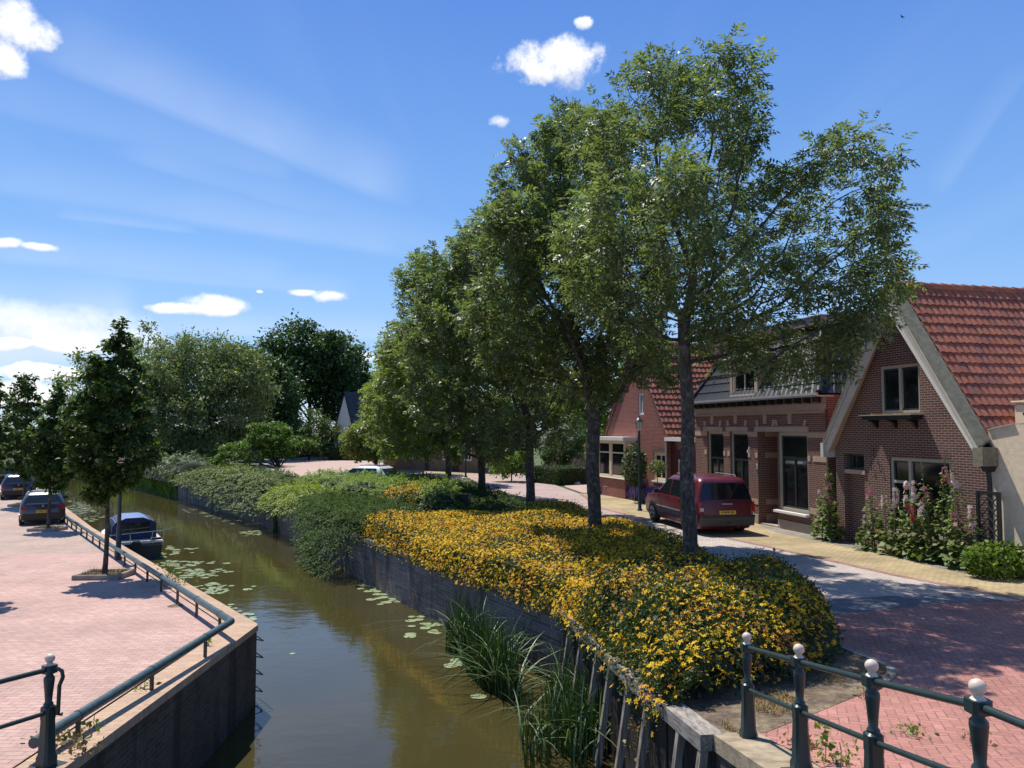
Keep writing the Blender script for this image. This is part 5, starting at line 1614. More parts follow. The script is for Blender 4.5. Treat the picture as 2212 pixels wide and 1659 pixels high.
def verge(side):
    """sloping barge board: white face, moulded front, weathered top board"""
    xs = xR if side > 0 else xL
    def pt(x, dz, y):
        return (x, y, zA + dz - abs(x - xm) * sl)
    xe = xs + side * 0.12
    a = MB()
    for (d0, d1, y0, y1) in ((-0.40, 0.02, -0.30, -0.24),):
        q = [pt(xm, d0 * 1.75, y0), pt(xe, d0, y0), pt(xe, d1, y0), pt(xm, d1 + .0, y0)]
        r2 = [(v[0], y1, v[2]) for v in q]
        a.add(q + r2, [(0, 1, 2, 3), (7, 6, 5, 4), (0, 4, 5, 1), (1, 5, 6, 2), (2, 6, 7, 3), (3, 7, 4, 0)])
    bo_ = a.build('verge_board', M['white'] if side > 0 else M['offwhite'], h1)
    b = MB()
    for (d0, d1, y0, y1) in ((-0.06, 0.03, -0.37, -0.301), (-0.24, -0.19, -0.335, -0.301)):
        q = [pt(xm, d0 * 1.75, y0), pt(xe, d0, y0), pt(xe, d1, y0), pt(xm, d1, y0)]
        r2 = [(v[0], y1, v[2]) for v in q]
        b.add(q + r2, [(0, 1, 2, 3), (7, 6, 5, 4), (0, 4, 5, 1), (1, 5, 6, 2), (2, 6, 7, 3), (3, 7, 4, 0)])
    b.build('verge_moulding', M['offwhite'], bo_)
    t = MB()
    q = [pt(xm, 0.035, -0.39), pt(xe + side * .02, 0.035, -0.39), pt(xe + side * .02, 0.21, -0.33 + 0.30), pt(xm, 0.21, -0.33 + 0.30)]
    q2 = [(v[0], v[1], v[2] + 0.055) for v in q]
    t.add(q + q2, [(3, 2, 1, 0), (4, 5, 6, 7), (0, 1, 5, 4), (1, 2, 6, 5), (2, 3, 7, 6), (3, 0, 4, 7)])
    t.build('verge_cap', M['lichen'], bo_)
    s = MB()                                                     # sloping soffit back to the wall
    q = [pt(xm, -0.36, -0.24), pt(xe, -0.36, -0.24), pt(xe, -0.30, -0.001), pt(xm, -0.30, -0.001)]
    q2 = [(v[0], v[1], v[2] + 0.03) for v in q]
    s.add(q + q2, [(3, 2, 1, 0), (4, 5, 6, 7), (0, 1, 5, 4), (1, 2, 6, 5), (2, 3, 7, 6), (3, 0, 4, 7)])
    s.build('soffit', M['stone'], bo_)
    zb = zA - abs(xe - xm) * sl
    MB().box(xe - 0.16 if side > 0 else xe - .10, xe + 0.16 if side > 0 else xe + .06, -0.40, 0.05, zb - 0.42, zb + 0.03, 0.01).build('verge_foot', M['lichen'] if side > 0 else M['offwhite'], bo_)
verge(1)
verge(-1)
for cx, cy in ((930, 1370), (1005, 1385), (1375, 530), (950, 1255)):
    q = FA.p(*c3(cx, cy))
    MB().tube([(q[0], -0.001, q[1] + .14), (q[0], -0.05, q[1] + .12), (q[0] + .03, -0.06, q[1] - .02), (q[0] + .045, -0.03, q[1] - 0.12)], 0.012, 6).build('wall_anchor', M['black'], h1)

# ------------------------------------------------------------------ cream rendered annex to the right of it
an = tag(empty('rendered_annex', FA.world(xR + 0.02, 0.05), FA.rz), 'cream rendered annex wall with black urn beside the gabled house', 'building')
za = FA.p(*c3(1900, 1060))[1]
zt = FA.p(2160, 872)[1]
pil = FA.p(*c3(2110, 1010))
pw = pil[0] - xR
fr = [(0, -0.4), (6, -0.4), (6, za - .05), (pw + .55, za + 0.02), (pw + .55, pil[1] + .0), (pw, pil[1]), (pw, za + 0.13), (0, za)]
wall_open('front_wall', fr, [], 0.0, 0.25, M['rough_render'], an)
co = MB()
for (x0, z0, x1, z1) in ((-0.0, za, pw, za + .13), (pw + .55, za + .02, 6, za - .05)):
    q = [(x0, -0.05, z0 + .002), (x1, -0.05, z1 + .002), (x1, 0.3, z1 + .002), (x0, 0.3, z0 + .002)]
    co.add(q + [(a, b, c + .035) for a, b, c in q], [(3, 2, 1, 0), (4, 5, 6, 7), (0, 1, 5, 4), (1, 2, 6, 5), (2, 3, 7, 6), (3, 0, 4, 7)])
co.build('coping', M['zinc'], an)
ins = 0.75
zt2 = FA.p(2160, 872, ins)[1]
MB().box(0.02, 7, ins, ins + 3.2, -0.4, zt2 - .001, 0.05).build('raised_wall', M['render'], an)
MB().box(-0.03, 7.05, ins - 0.05, ins + 3.25, zt2, zt2 + 0.06, 0.02).build('parapet_cap', M['render'], an)
uz = pil[1]
ur = empty('urn_finial', FA.world(xR + 0.02 + pw + 0.28, 0.05 + 0.12, pil[1] + 0.002), FA.rz)
tag(ur, 'black cast iron urn finial standing on the cream annex wall', 'finial')
MB().lathe([(0.10, 0), (0.10, 0.03), (0.05, 0.06), (0.04, 0.09), (0.08, 0.14), (0.10, 0.20), (0.12, 0.25), (0.13, 0.265), (0.09, 0.28), (0.085, 0.33), (0.07, 0.38), (0.045, 0.42), (0.02, 0.46), (0.002, 0.47)], (0, 0, 0), 16).build('urn', M['black'], ur, 40)
# rainwater hopper and downpipe
dp = FA.p(*c3(1945, 1330))
pipe_o = tag(empty('downpipe', FA.world(dp[0] - .02, -0.10), FA.rz), 'black rainwater hopper and downpipe between brick gable and cream wall', 'downpipe')
zt_ = FA.p(*c3(1945, 1285))[1]
MB().prism([(-0.15, zt_), (0.15, zt_), (0.15, zt_ - 0.20), (0.06, zt_ - 0.36), (-0.06, zt_ - 0.36), (-0.15, zt_ - 0.20)], 'y', -0.11, 0.11).build('hopper', M['black'], pipe_o)
MB().tube([(0, 0, zt_ - .34), (0.02, 0, zt_ - .6), (0.02, 0, -0.1)], 0.055, 10).build('pipe', M['black'], pipe_o, 40)
# trellis in front of it
t0 = FA.p(*c4(1810, 600), -0.42)
t1 = FA.p(*c4(2010, 600), -0.42)
tz = t0[1]
trl = tag(empty('trellis', FA.world(t0[0], -0.42), FA.rz), 'black diamond trellis panel standing at the corner of the brick gable', 'trellis')
wT = t1[0] - t0[0]
MB().box(0, .07, -.03, .03, -0.1, tz).box(wT - .09, wT, -.03, .03, -0.1, tz).box(.07, wT - .09, -.025, .025, tz - .07, tz - .002).box(.07, wT - .09, -.025, .025, 0.3, 0.37).build('frame', M['black'], trl)
la = MB()
step = 0.235
x0_, x1_ = .07, wT - .09
for sg in (1, -1):
    for k in range(-6, 16):
        c0 = k * step
        pts_ = []
        for x in (x0_, x1_):
            z = (c0 + (x - x0_) * 1.0) if sg > 0 else (c0 - (x - x0_) * 1.0 + .08)
            pts_.append((x, z))
        (xa, za_), (xb, zb_) = pts_
        lo, hi = 0.37, tz - 0.07
        def clipz(xa, za_, xb, zb_):
            if max(za_, zb_) < lo or min(za_, zb_) > hi:
                return None
            f = lambda z: xa + (xb - xa) * (z - za_) / (zb_ - za_)
            q = [(xa, za_), (xb, zb_)]
            q = [(f(lo), lo) if z < lo else ((f(hi), hi) if z > hi else (x, z)) for x, z in q]
            return q
        q = clipz(xa, za_, xb, zb_)
        if q:
            la.tube([(q[0][0], 0.006 * sg, q[0][1]), (q[1][0], 0.006 * sg, q[1][1])], 0.017, 4)
la.build('lattice', M['black'], trl)

# ------------------------------------------------------------------ house with the black mansard roof
h2 = tag(empty('mansard_house', FA.A, FA.rz), 'brown brick house with black glazed mansard roof and buff stone bands', 'house')
yl = FA.p(*c5(385, 700))[0]
yr = FA.p(*c5(1815, 700))[0]
zg = FA.p(*c5(900, 200))[1]
W1, W2, W3 = FA.rect(c5, 512, 550, 690, 1080), FA.rect(c5, 762, 552, 958, 1120), FA.rect(c5, 1278, 552, 1608, 1395)
zl_b = (W1[3] + W2[3] + W3[3]) / 3                       # underside of lintels
z3 = FA.p(*c5(1440, 1425))[1]
W3 = (W3[0], W3[1], z3, zl_b)
W1, W2 = (W1[0], W1[1], 0.75, zl_b), (W2[0], W2[1], 0.75, zl_b)
po0, po1 = FA.p(*c5(1064, 900))[0], W3[0]
holes = [W1, W2, W3, (po0, po1 - 0.001, -0.02, zl_b)]
wall_open('front_wall', [(yl, -0.4), (yr, -0.4), (yr, zg - .02), (yl, zg - .02)], holes, 0.0, 0.30, M['brick_bay'], h2)
MB().box(yl, yl + .28, 0.301, 7.5, -0.4, zg - .03).build('side_wall', M['brick_bay'], h2)
MB().box(yr - .28, yr, 0.301, 7.5, -0.4, zg - .03).build('side_wall', M['brick_bay'], h2)
# porch recess
MB().box(po0 - .25, po0 - .001, 0.301, 1.5, -0.1, zl_b).box(po1 + .001, po1 + .25, 0.301, 1.5, -0.1, zl_b).box(po0 - .25, po1 + .25, 1.501, 1.7, -0.1, zl_b).build('porch_wall', M['brick_bay'], h2)
MB().box(po0 - .1, po1 + .1, 0.301, 1.5, zl_b + .001, zl_b + .06).build('porch_ceiling', M['stone'], h2)
MB().box(po0, po1, 0.02, 1.5, -0.1, 0.06).build('porch_step', M['stone_grey'], h2)
dr = MB().box(po0 + .06, po1 - .06, 1.44, 1.499, 0.061, 2.35).build('front_door', M['dark_frame'], h2)
MB().box(po0 + .12, po0 + .16, 1.40, 1.439, 1.0, 1.2).build('handle', M['steel'], dr)
for w_, tr_ in ((W1, .60), (W2, .60), (W3, .69)):
    wn = window(h2, *w_, 0.09, M['frame_olive'], M['dark_frame'], mull=(0.5,), trans=(tr_,), fw=0.10 if w_ is not W3 else 0.13, sw=0.06, depth=0.10)
    if w_ is W3:
        gw = (w_[1] - w_[0])
        MB().box(w_[0] + .2, w_[0] + gw * .48, 0.22, 0.225, w_[2] + .12, w_[2] + 2.0).box(w_[0] + gw * .53, w_[1] - .2, 0.22, 0.225, w_[2] + .12, w_[2] + 2.0).build('net_curtain', M['gauze'], wn)
        MB().box(w_[0] - 0.10, w_[1] + 0.06, -0.16, 0.085, w_[2] - 0.09, w_[2] - .002, 0.012).build('sill', M['white'], wn)
    else:
        MB().box(w_[0] - 0.05, w_[1] + 0.05, -0.07, 0.085, w_[2] - 0.10, w_[2] - .002).build('sill', M['stone'], wn)
# lampshade seen in the second window
q = FA.p(*c5(903, 705))
MB().lathe([(0.11, -0.22), (0.13, -0.1), (0.10, 0.12), (0.07, 0.16)], (q[0], 0.35, q[1]), 12).build('lampshade', M['lamp_glass'], h2)
# stone dressings
st = []
zt0 = zl_b + 0.001
lt = FA.p(*c5(575, 497))[1]
def stone(x0, y0, x1, y1, proud=0.03, name='stone_block'):
    r_ = FA.rect(c5, x0, y0, x1, y1)
    return MB().box(r_[0], r_[1], -proud, 0.02, r_[2], r_[3], 0.006).build(name, M['stone'], h2)
for x0, x1 in ((475, 682), (722, 958), (1035, 1618)):
    a, b = FA.p(*c5(x0, 520))[0], FA.p(*c5(x1, 520))[0]
    MB().box(a, b, -0.05, 0.25, zt0, zt0 + 0.19, 0.008).build('lintel', M['stone'], h2)
xs_b = [yl, W1[0] - .004, W1[1] + .004, W2[0] - .004, W2[1] + .004, po0 - .004, W3[1] + .004, yr]
def band(z0, z1, proud=0.022, segs=None, name='stone_band'):
    for a, b in segs:
        MB().box(a, b, -proud, 0.03, z0, z1, 0.005).build(name, M['stone'], h2)
band(zl_b - 0.19, zl_b - 0.002, 0.025, [(xs_b[0], xs_b[1]), (xs_b[2], xs_b[3]), (xs_b[4], xs_b[5]), (xs_b[6], xs_b[7])])
zb1 = FA.p(*c5(1700, 848))[1]
band(zb1 - .10, zb1 + .09, 0.02, [(W1[0] - .22, W1[0] - .004), (W1[1] + .004, W1[1] + .16), (W2[0] - .2, W2[0] - .004), (W2[1] + .004, W2[1] + .16), (po0 - .16, po0 - .003), (W3[1] + .004, W3[1] + .16), (W3[1] + .30, yr)])
zb2 = FA.p(*c5(1050, 1318))[1]
band(zb2 - .09, zb2 + .11, 0.02, [(yl, W1[0] - .06), (W1[1] + .06, W2[0] - .06), (W2[1] + .06, po0 - .003), (W3[1] + .07, yr)])
MB().box(yl, W1[0] - .002 + 20 * 0, -0.04, 0.02, -0.3, 0.34).box(W1[0], po0 - .003, -0.04, 0.02, -0.3, 0.34).box(po1 + .02, yr, -0.04, 0.02, -0.3, 0.34).build('plinth', M['stone_grey'], h2)
for z0, z1, pr_w in ((zb1 - .1, zb1 + .1, .012), (zb2 - .09, zb2 + .11, .012), (-0.1, 0.36, .02), (zl_b - .19, zl_b - .004, .014)):
    MB().box(po0 - .26, po0 + pr_w, 0.305, 1.49, z0, z1).build('porch_band', M['stone'], h2)
for cx, y0, y1 in ((570, 385, 470), (825, 380, 465), (1145, 370, 465), (1415, 365, 465)):
    q = FA.rect(c5, cx - 16, y0, cx + 16, y1)
    MB().prism([(q[0] + .015, q[2]), (q[1] - .015, q[2]), (q[1], q[3]), (q[0], q[3])], 'y', -0.05, 0.02).box(q[0] - .04, q[1] + .04, -0.06, 0.02, q[3] + .002, q[3] + .05).build('keystone', M['stone'], h2)
for cx, y0, y1, ln in ((490, 435, 490, -1), (658, 430, 490, 1), (740, 430, 490, -1), (933, 428, 490, 1), (1060, 425, 490, -1), (1240, 422, 490, 1), (1270, 422, 490, -1), (1580, 420, 490, 1)):
    q = FA.rect(c5, cx - 11, y0, cx + 11, y1)
    MB().prism([(q[0] - .03 * ln, q[2]), (q[1] - .03 * ln, q[2]), (q[1] + .03 * ln, q[3]), (q[0] + .03 * ln, q[3])], 'y', -0.045, 0.02).build('skewback_stone', M['stone'], h2)
# frieze, brackets, gutter
zf0, zf1 = FA.p(*c5(900, 352))[1], FA.p(*c5(900, 285))[1]
zf0 = min(zf0, zg - .55)
MB().box(yl - .02, yr - 0.02, -0.06, 0.02, zf0, zf1, 0.01).box(yl - .04, yr, -0.10, 0.02, zf0 - .06, zf0 - .002, 0.01).build('frieze', M['stone'], h2)
MB().box(yl, yr - .02, -0.02, 0.02, zf1 + .002, zg - .09).build('cornice_back', M['stone'], h2)
nbk = 17
for k in range(nbk):
    x = yl + 0.2 + (yr - yl - .5) * k / (nbk - 1)
    MB().box(x - .075, x + .075, -0.27, -0.021, zf1 + .03, zg - .092, 0.01).build('bracket', M['black'], h2)
MB().box(yl - .1, yr + .02, -0.36, 0.28, zg - .09, zg - .045).box(yl - .1, yr + .02, -0.38, -0.30, zg - .044, zg + .03).build('gutter', M['zinc'], h2)
# mansard: front and right slopes, hips, flat top with fascia
hr = FA.p(1776, 703, 1.25)
ztop = hr[1]
xr_t = hr[0]
xl_t = FA.p(1590, 741, 1.25)[0]
ins_y = 1.25
x0r, x1r = yl + .02, yr - .05
zr0 = zg + .0
tm = MB()
def slope_tiles(p00, p10, p11, p01, nu, nr):
    """flat glazed tiles in a quad (bottom-left, bottom-right, top-right, top-left)"""
    P00, P10, P11, P01 = map(Vector, (p00, p10, p11, p01))
    nv = ((P10 - P00).cross(P01 - P00)).normalized()
    for r_ in range(nr):
        for c_ in range(nu):
            def S(u, v):
                return (P00 * (1 - u) + P10 * u) * (1 - v) + (P01 * (1 - u) + P11 * u) * v
            u0, u1, v0, v1 = c_ / nu, (c_ + .97) / nu, r_ / nr, (r_ + 1.06) / nr
            um = u0 + (u1 - u0) * 0.6
            a = [S(u0, v0) + nv * .045, S(um, v0) + nv * .05, S(um + (u1 - u0) * .16, v0) + nv * .07, S(u1, v0) + nv * .05]
            b_ = [S(u0, v1) + nv * .006, S(um, v1) + nv * .012, S(um + (u1 - u0) * .16, v1) + nv * .045, S(u1, v1) + nv * .012]
            lo_ = [p - nv * .035 for p in a]
            b = len(tm.v)
            tm.v += [tuple(p) for p in lo_ + a + b_]
            for k in range(3):
                tm.f += [(b + k, b + k + 1, b + 5 + k, b + 4 + k), (b + 4 + k, b + 5 + k, b + 9 + k, b + 8 + k)]
fy0 = -0.2
slope_tiles((x0r, fy0, zr0), (x1r, fy0, zr0), (xr_t, ins_y, ztop), (xl_t, ins_y, ztop), 30, 7)
slope_tiles((x1r, fy0, zr0), (x1r, 7.5, zr0), (xr_t, 6.2, ztop), (xr_t, ins_y, ztop), 24, 7)
slope_tiles((x0r, 7.5, zr0), (x0r, fy0, zr0), (xl_t, ins_y, ztop), (xl_t, 6.2, ztop), 24, 7)
tm.build('roof', M['tile_black'], h2, fix=False)
MB().add([(x0r, fy0, zr0 - .05), (x1r, fy0, zr0 - .05), (x1r, 7.5, zr0 - .05), (x0r, 7.5, zr0 - .05), (xl_t, ins_y, ztop - .05), (xr_t, ins_y, ztop - .05), (xr_t, 6.2, ztop - .05), (xl_t, 6.2, ztop - .05)],
         [(0, 1, 5, 4), (1, 2, 6, 5), (2, 3, 7, 6), (3, 0, 4, 7), (4, 5, 6, 7)]).build('roof_deck', M['black'], h2)
for a, b in (((x1r, fy0, zr0), (xr_t, ins_y, ztop)), ((x0r, fy0, zr0), (xl_t, ins_y, ztop))):
    hp = MB()
    a, b = Vector(a), Vector(b)
    for k in range(9):
        p, q = a + (b - a) * (k / 9), a + (b - a) * ((k + 1.1) / 9)
        hp.tube([p + Vector((0, -.02, .06)), q + Vector((0, -.02, .035))], [0.105, 0.085], 10)
    hp.build('hip_tiles', M['tile_black'], h2, 40)
MB().box(xl_t - .15, xr_t + .35, ins_y - .3, 6.6, ztop + .02, ztop + .30, 0.02).build('roof_fascia', M['pinkboard'], h2)
MB().box(xl_t - .2, xr_t + .4, ins_y - .35, 6.65, ztop + .301, ztop + .345, 0.01).build('flat_roof_edge', M['zinc'], h2)
# dormer with small window
dq = FA.rect(c1, 1600, 770, 1900, 1010, -0.05)
dm = MB().box(dq[0], dq[0] + .16, -0.1, 1.0, zg + .06, dq[2] + 1.55).box(dq[1] - .16, dq[1], -0.1, 1.0, zg + .06, dq[2] + 1.55).box(dq[0] + .16, dq[1] - .16, 0.3, 1.0, zg + .06, dq[2] + 1.55).build('dormer', M['stone'], h2)
window(dm, dq[0] + .161, dq[1] - .161, zg + .18, zg + 1.42, -0.06, M['cream'], M['cream'], mull=(0.5,), fw=0.09, sw=0.05)
MB().box(dq[0] - .12, dq[1] + .12, -0.28, 1.3, dq[2] + 1.56, dq[2] + 1.68, 0.02).build('dormer_roof', M['white'], dm)
MB().box(dq[0] + .1, dq[1] - .1, -0.17, -0.061, zg + .09, zg + .175).build('sill', M['cream'], dm)
MB().box(yr + .03, yr + .09, -0.06, 0.0, -0.1, zg - .5).build('drainpipe', M['maroon'], h2)
# small wall lamp and house number plate
q = FA.p(*c5(985, 725))
MB().tube([(q[0], -0.002, q[1]), (q[0] + .06, -0.12, q[1] + .02), (q[0] + .1, -0.14, q[1] - .08)], 0.015, 6).box(q[0] + .05, q[0] + .13, -0.2, -0.11, q[1] - .2, q[1] - .08, .01).build('wall_lamp', M['lamp_glass'], h2)
q = FA.p(*c5(1058, 935))
MB().box(q[0] - .07, q[0] + .03, -0.02, 0.001, q[1] - .1, q[1] + .12, .004).build('number_plate', M['lamp_glass'], h2)

# ------------------------------------------------------------------ red brick house with the orange roof
R3 = gr(1440, 1089)
a20 = R(19.5)
d3 = Vector((math.sin(a20), -math.cos(a20), 0))
F3 = Facade(Vector((R3.x, R3.y, R3.z - .02)), d3)
h3 = tag(empty('red_brick_house', F3.A, F3.rz), 'red brick gabled house with orange pantiles and cream bay window', 'house')
w3_ = 6.2
zA3, zE3, xm3 = 7.85, 3.4, -w3_ / 2
bay = F3.rect(c2, 262, 330, 562, 770)
sw_ = F3.rect(c2, 755, 500, 893, 812)
gwin = F3.rect(c1, 590, 960, 650, 1200)
wall_open('front_wall', [(-w3_, -0.4), (0, -0.4), (0, zE3), (xm3, zA3 - .2), (-w3_, zE3)], [sw_, gwin], 0.0, 0.28, M['brick_red'], h3)
MB().box(-0.28, 0, 0.281, 9, -0.4, zE3).build('side_wall', M['brick_red'], h3)
MB().box(-w3_, -w3_ + .28, 0.281, 9, -0.4, zE3).build('side_wall', M['brick_red'], h3)
window(h3, *sw_, 0.04, M['cream'], M['cream'], mull=(0.55,), fw=0.10, sw=0.06)
window(h3, *gwin, 0.04, M['white'], M['white'], mull=(0.5,), fw=0.07)
MB().box(sw_[0] - .08, sw_[1] + .08, -0.012, 0.1, sw_[3] + .003, sw_[3] + .26).build('window_head', M['brick_bay'], h3)
MB().box(sw_[0] - .06, sw_[1] + .06, -0.08, 0.035, sw_[2] - .08, sw_[2] - .003).build('sill', M['white'], h3)
bx = tag(MB().box(bay[0], bay[1], -0.62, -0.001, -0.3, bay[2] - .03).build('bay_base', M['brick_red'], h3))
bwt = bay[3] - 0.2
def bayface(x0, x1):
    wf = window(h3, x0, x1, bay[2], bwt, -0.62, M['cream'], M['cream'], trans=(0.70,), fw=0.11, sw=0.05, name='bay_window')
    return wf
xm_b = bay[0] + (bay[1] - bay[0]) * .48
bayface(bay[0], xm_b - .002)
bayface(xm_b + .002, bay[1])
MB().box(bay[1] - .10, bay[1] - .001, -0.515, -0.001, bay[2], bwt).build('bay_side', M['cream'], h3)
MB().box(bay[0] + .001, bay[0] + .1, -0.515, -0.001, bay[2], bwt).build('bay_side', M['cream'], h3)
MB().box(bay[0] - .16, bay[1] + .16, -0.80, -0.001, bwt + .002, bwt + .20, .015).build('bay_cornice', M['white'], h3)
MB().box(bay[0] - .05, bay[1] + .05, -0.70, -0.001, bay[2] - .028, bay[2] - .002).build('sill', M['white'], h3)
sl3 = (zA3 - zE3) / (w3_ / 2)
sl_len = math.hypot(w3_ / 2 + .3, (w3_ / 2 + .3) * sl3)
t3 = pantiles('roof', 9.6, sl_len, M['tile_orange'], h3, tw=0.25, rh=0.36, amp=0.045, lift=0.06, seg=5)
place_slope(t3, (0.30, -0.08, zE3 - .3 * sl3 + .05), (0, 1, 0), (-1, 0, sl3))
t3b = pantiles('roof', 9.6, sl_len, M['tile_orange'], h3, tw=0.30, rh=0.4, seg=3)
place_slope(t3b, (-w3_ - .3, 9.5, zE3 - .3 * sl3 + .05), (0, -1, 0), (1, 0, sl3))
MB().prism([(.28, zE3 - .3 * sl3), (xm3, zA3 - .02), (-w3_ - .28, zE3 - .3 * sl3), (-w3_ - .28, zE3 - .1 - .3 * sl3), (xm3, zA3 - .12), (.28, zE3 - .1 - .3 * sl3)], 'y', -0.05, 9.4).build('roof_deck', M['black'], h3)
MB().tube([(xm3, -.1, zA3 + .10), (xm3, 9.5, zA3 + .10)], 0.12, 10).build('ridge_tiles', M['tile_orange'], h3)
for side in (1, -1):
    q = [(xm3, zA3 - .05), (xm3 + side * (w3_ / 2 + .2), zE3 - .2 * sl3 - .02), (xm3 + side * (w3_ / 2 + .2), zE3 - .2 * sl3 - .2), (xm3, zA3 - .23)]
    MB().prism(q, 'y', -0.09, -0.051).build('verge_board', M['brick_bay'], h3)
MB().box(0.02, 2.6, -0.10, 0.16, zE3 - .42, zE3 - .24).build('gutter', M['white'], h3)
MB().tube([(0.10, -0.06, zE3 - .5), (0.10, -0.06, -0.1)], 0.045, 8).build('drainpipe', M['zinc'], h3)
ln_ = MB().box(0.02, 2.6, 0.25, 3.5, -0.3, zE3 - .45).build('side_porch', M['maroon'], h3)
MB().box(0.75, 1.75, 0.20, 0.249, 0.0, 2.15).build('porch_door', M['cream'], ln_)
MB().box(0.85, 1.65, 0.19, 0.199, 1.1, 2.0).build('pane', M['glass'], ln_)
ch = F3.p(1540, 742, 4.6)
MB().box(-1.95, -1.15, 3.9, 4.7, zA3 - 2.4, zA3 + .75).box(-2.02, -1.08, 3.83, 4.77, zA3 + .751, zA3 + .86).build('chimney', M['brick_bay'], h3)

# ------------------------------------------------------------------ tan shed, far houses
S0 = gr(1300, 1022)
FS = Facade(S0, Vector((0.86, -0.5, 0)))
sh_ = tag(empty('garden_shed', FS.A, FS.rz), 'tan garden shed with slate grey lean-to roof behind the clipped hedge', 'shed')
a, b = FS.p(1176, 1000)[0], FS.p(1318, 1000)[0]
zs = FS.p(1215, 948)[1]
wall_open('wall', [(a, -0.3), (b + 1, -0.3), (b + 1, zs), (a, zs)], [(a + 1.1, a + 1.55, zs - .75, zs - .3)], 0.0, 0.2, M['brick_tan'], sh_)
MB().box(a, a + .2, .201, 4, -.3, zs).build('side_wall', M['brick_tan'], sh_)
MB().box(b + .8, b + 1, .201, 4, -.3, zs).build('side_wall', M['brick_tan'], sh_)
window(sh_, a + 1.1, a + 1.55, zs - .75, zs - .3, 0.04, M['offwhite'], fw=.05)
rf = MB().add([(a - .3, -.35, zs - .05), (b + 1.3, -.35, zs - .05), (b + 1.3, 2.2, zs + 1.05), (a - .3, 2.2, zs + 1.05), (a - .3, -.35, zs + .03), (b + 1.3, -.35, zs + .03), (b + 1.3, 2.2, zs + 1.13), (a - .3, 2.2, zs + 1.13)], [(3, 2, 1, 0), (4, 5, 6, 7), (0, 1, 5, 4), (1, 2, 6, 5), (2, 3, 7, 6), (3, 0, 4, 7)])
rf.build('roof', M['tile_black'], sh_)
MB().box(a - .35, b + 1.35, -.42, -.351, zs - .12, zs + .04).build('gutter', M['white'], sh_)
MB().box(a - .3, b + 1.3, 2.21, 4.2, zs + .95, zs + 1.28).build('flat_roof', M['zinc'], sh_)
MB().tube([(a + .45, -.05, zs - .1), (a + .45, -.05, -.2)], 0.06, 8).build('drainpipe', M['maroon'], sh_)

def cottage(name, label, cat, A, d, width, ze, za, depth, wmat, rmat, wins, doors=(), fm='white', hip=False):
    f = Facade(A, d)
    e = tag(empty(name, f.A, f.rz), label, cat)
    holes = list(wins) + list(doors)
    wall_open('front_wall', [(-width, -.4), (0, -.4), (0, ze)] + ([(-width / 2, za)] if not hip else []) + [(-width, ze)], holes, 0, .25, wmat, e)
    MB().box(-.25, 0, .251, depth, -.4, ze).build('side_wall', wmat, e)
    MB().box(-width, -width + .25, .251, depth, -.4, ze).build('side_wall', wmat, e)
    for w_ in wins:
        window(e, *w_, 0.04, M[fm], M[fm], mull=(.5,), fw=.09, sw=.05)
    for w_ in doors:
        MB().box(*w_[:2], .1, .16, w_[2], w_[3]).build('front_door', M['maroon'], e)
    return e, f
# brick cottage behind the fourth and fifth ash
cA = gr(1035, 1021)
e, f = cottage('brick_cottage', 'brick cottage with tall white framed windows half hidden by the ashes', 'house', cA, Vector((0.80, -0.60, 0)), 11.0, 3.6, 3.6, 6, M['brick_tan'], None,
               [(-10.2, -9.2, .9, 2.9), (-8.3, -7.3, .9, 2.9), (-6.4, -5.4, .9, 2.9), (-4.0, -3.1, .9, 2.5), (-1.6, -0.8, .9, 2.5)], [(-2.9, -2.1, 0, 2.4)], hip=True)
MB().prism([(-0.4, 3.55), (3, 5.9), (6.4, 3.55)], 'x', -11.3, .3).build('roof', M['tile_black'], e)
MB().box(-11.2, .2, -.3, -.02, 3.4, 3.54).build('gutter', M['white'], e)
MB().tube([(0.08, -.05, 3.4), (0.08, -.05, 0)], .05, 8).build('drainpipe', M['white'], e)
# far house: white gable, dark roof
gA = at(770, 990, 88)
gA.z = -0.1
FG = Facade(gA, Vector((0.93, -0.36, 0)))
gx0, gx1 = FG.p(722, 930)[0], FG.p(790, 930)[0]
gh = tag(empty('white_gabled_house', FG.A, FG.rz), 'far house with pale gable and dark tiled roof behind the turning square', 'house')
zr_ = FG.p(745, 848)[1]
zv = FG.p(722, 935)[1]
wd_ = 6.0
x0g = gx0
xmg = FG.p(745, 848)[0]
hwg = xmg - x0g
wall_open('front_wall', [(x0g, -.4), (xmg + hwg, -.4), (xmg + hwg, zv), (xmg, zr_), (x0g, zv)], [(xmg - .7, xmg + .7, 1.2, 2.6)], 0, .25, M['white'], gh)
window(gh, xmg - .7, xmg + .7, 1.2, 2.6, .05, M['cream'], mull=(.5,))
slg = (zr_ - zv) / hwg
rt = pantiles('roof', 11, math.hypot(hwg + .3, (hwg + .3) * slg), M['tile_black'], gh, tw=.32, rh=.42, seg=3)
place_slope(rt, (xmg + hwg + .3, -.2, zv - .3 * slg + .1), (0, 1, 0), (-1, 0, slg))
rt = pantiles('roof', 11, math.hypot(hwg + .3, (hwg + .3) * slg), M['tile_black'], gh, tw=.4, rh=.5, seg=3)
place_slope(rt, (xmg - hwg - .3, 10.8, zv - .3 * slg + .1), (0, -1, 0), (1, 0, slg))
MB().prism([(xmg + hwg + .3, zv - .3 * slg), (xmg, zr_ + .06), (xmg - hwg - .3, zv - .3 * slg), (xmg - hwg - .3, zv - .3 * slg - .15), (xmg, zr_ - .1), (xmg + hwg + .3, zv - .3 * slg - .15)], 'y', -0.2, 10.6).build('roof_deck', M['black'], gh)

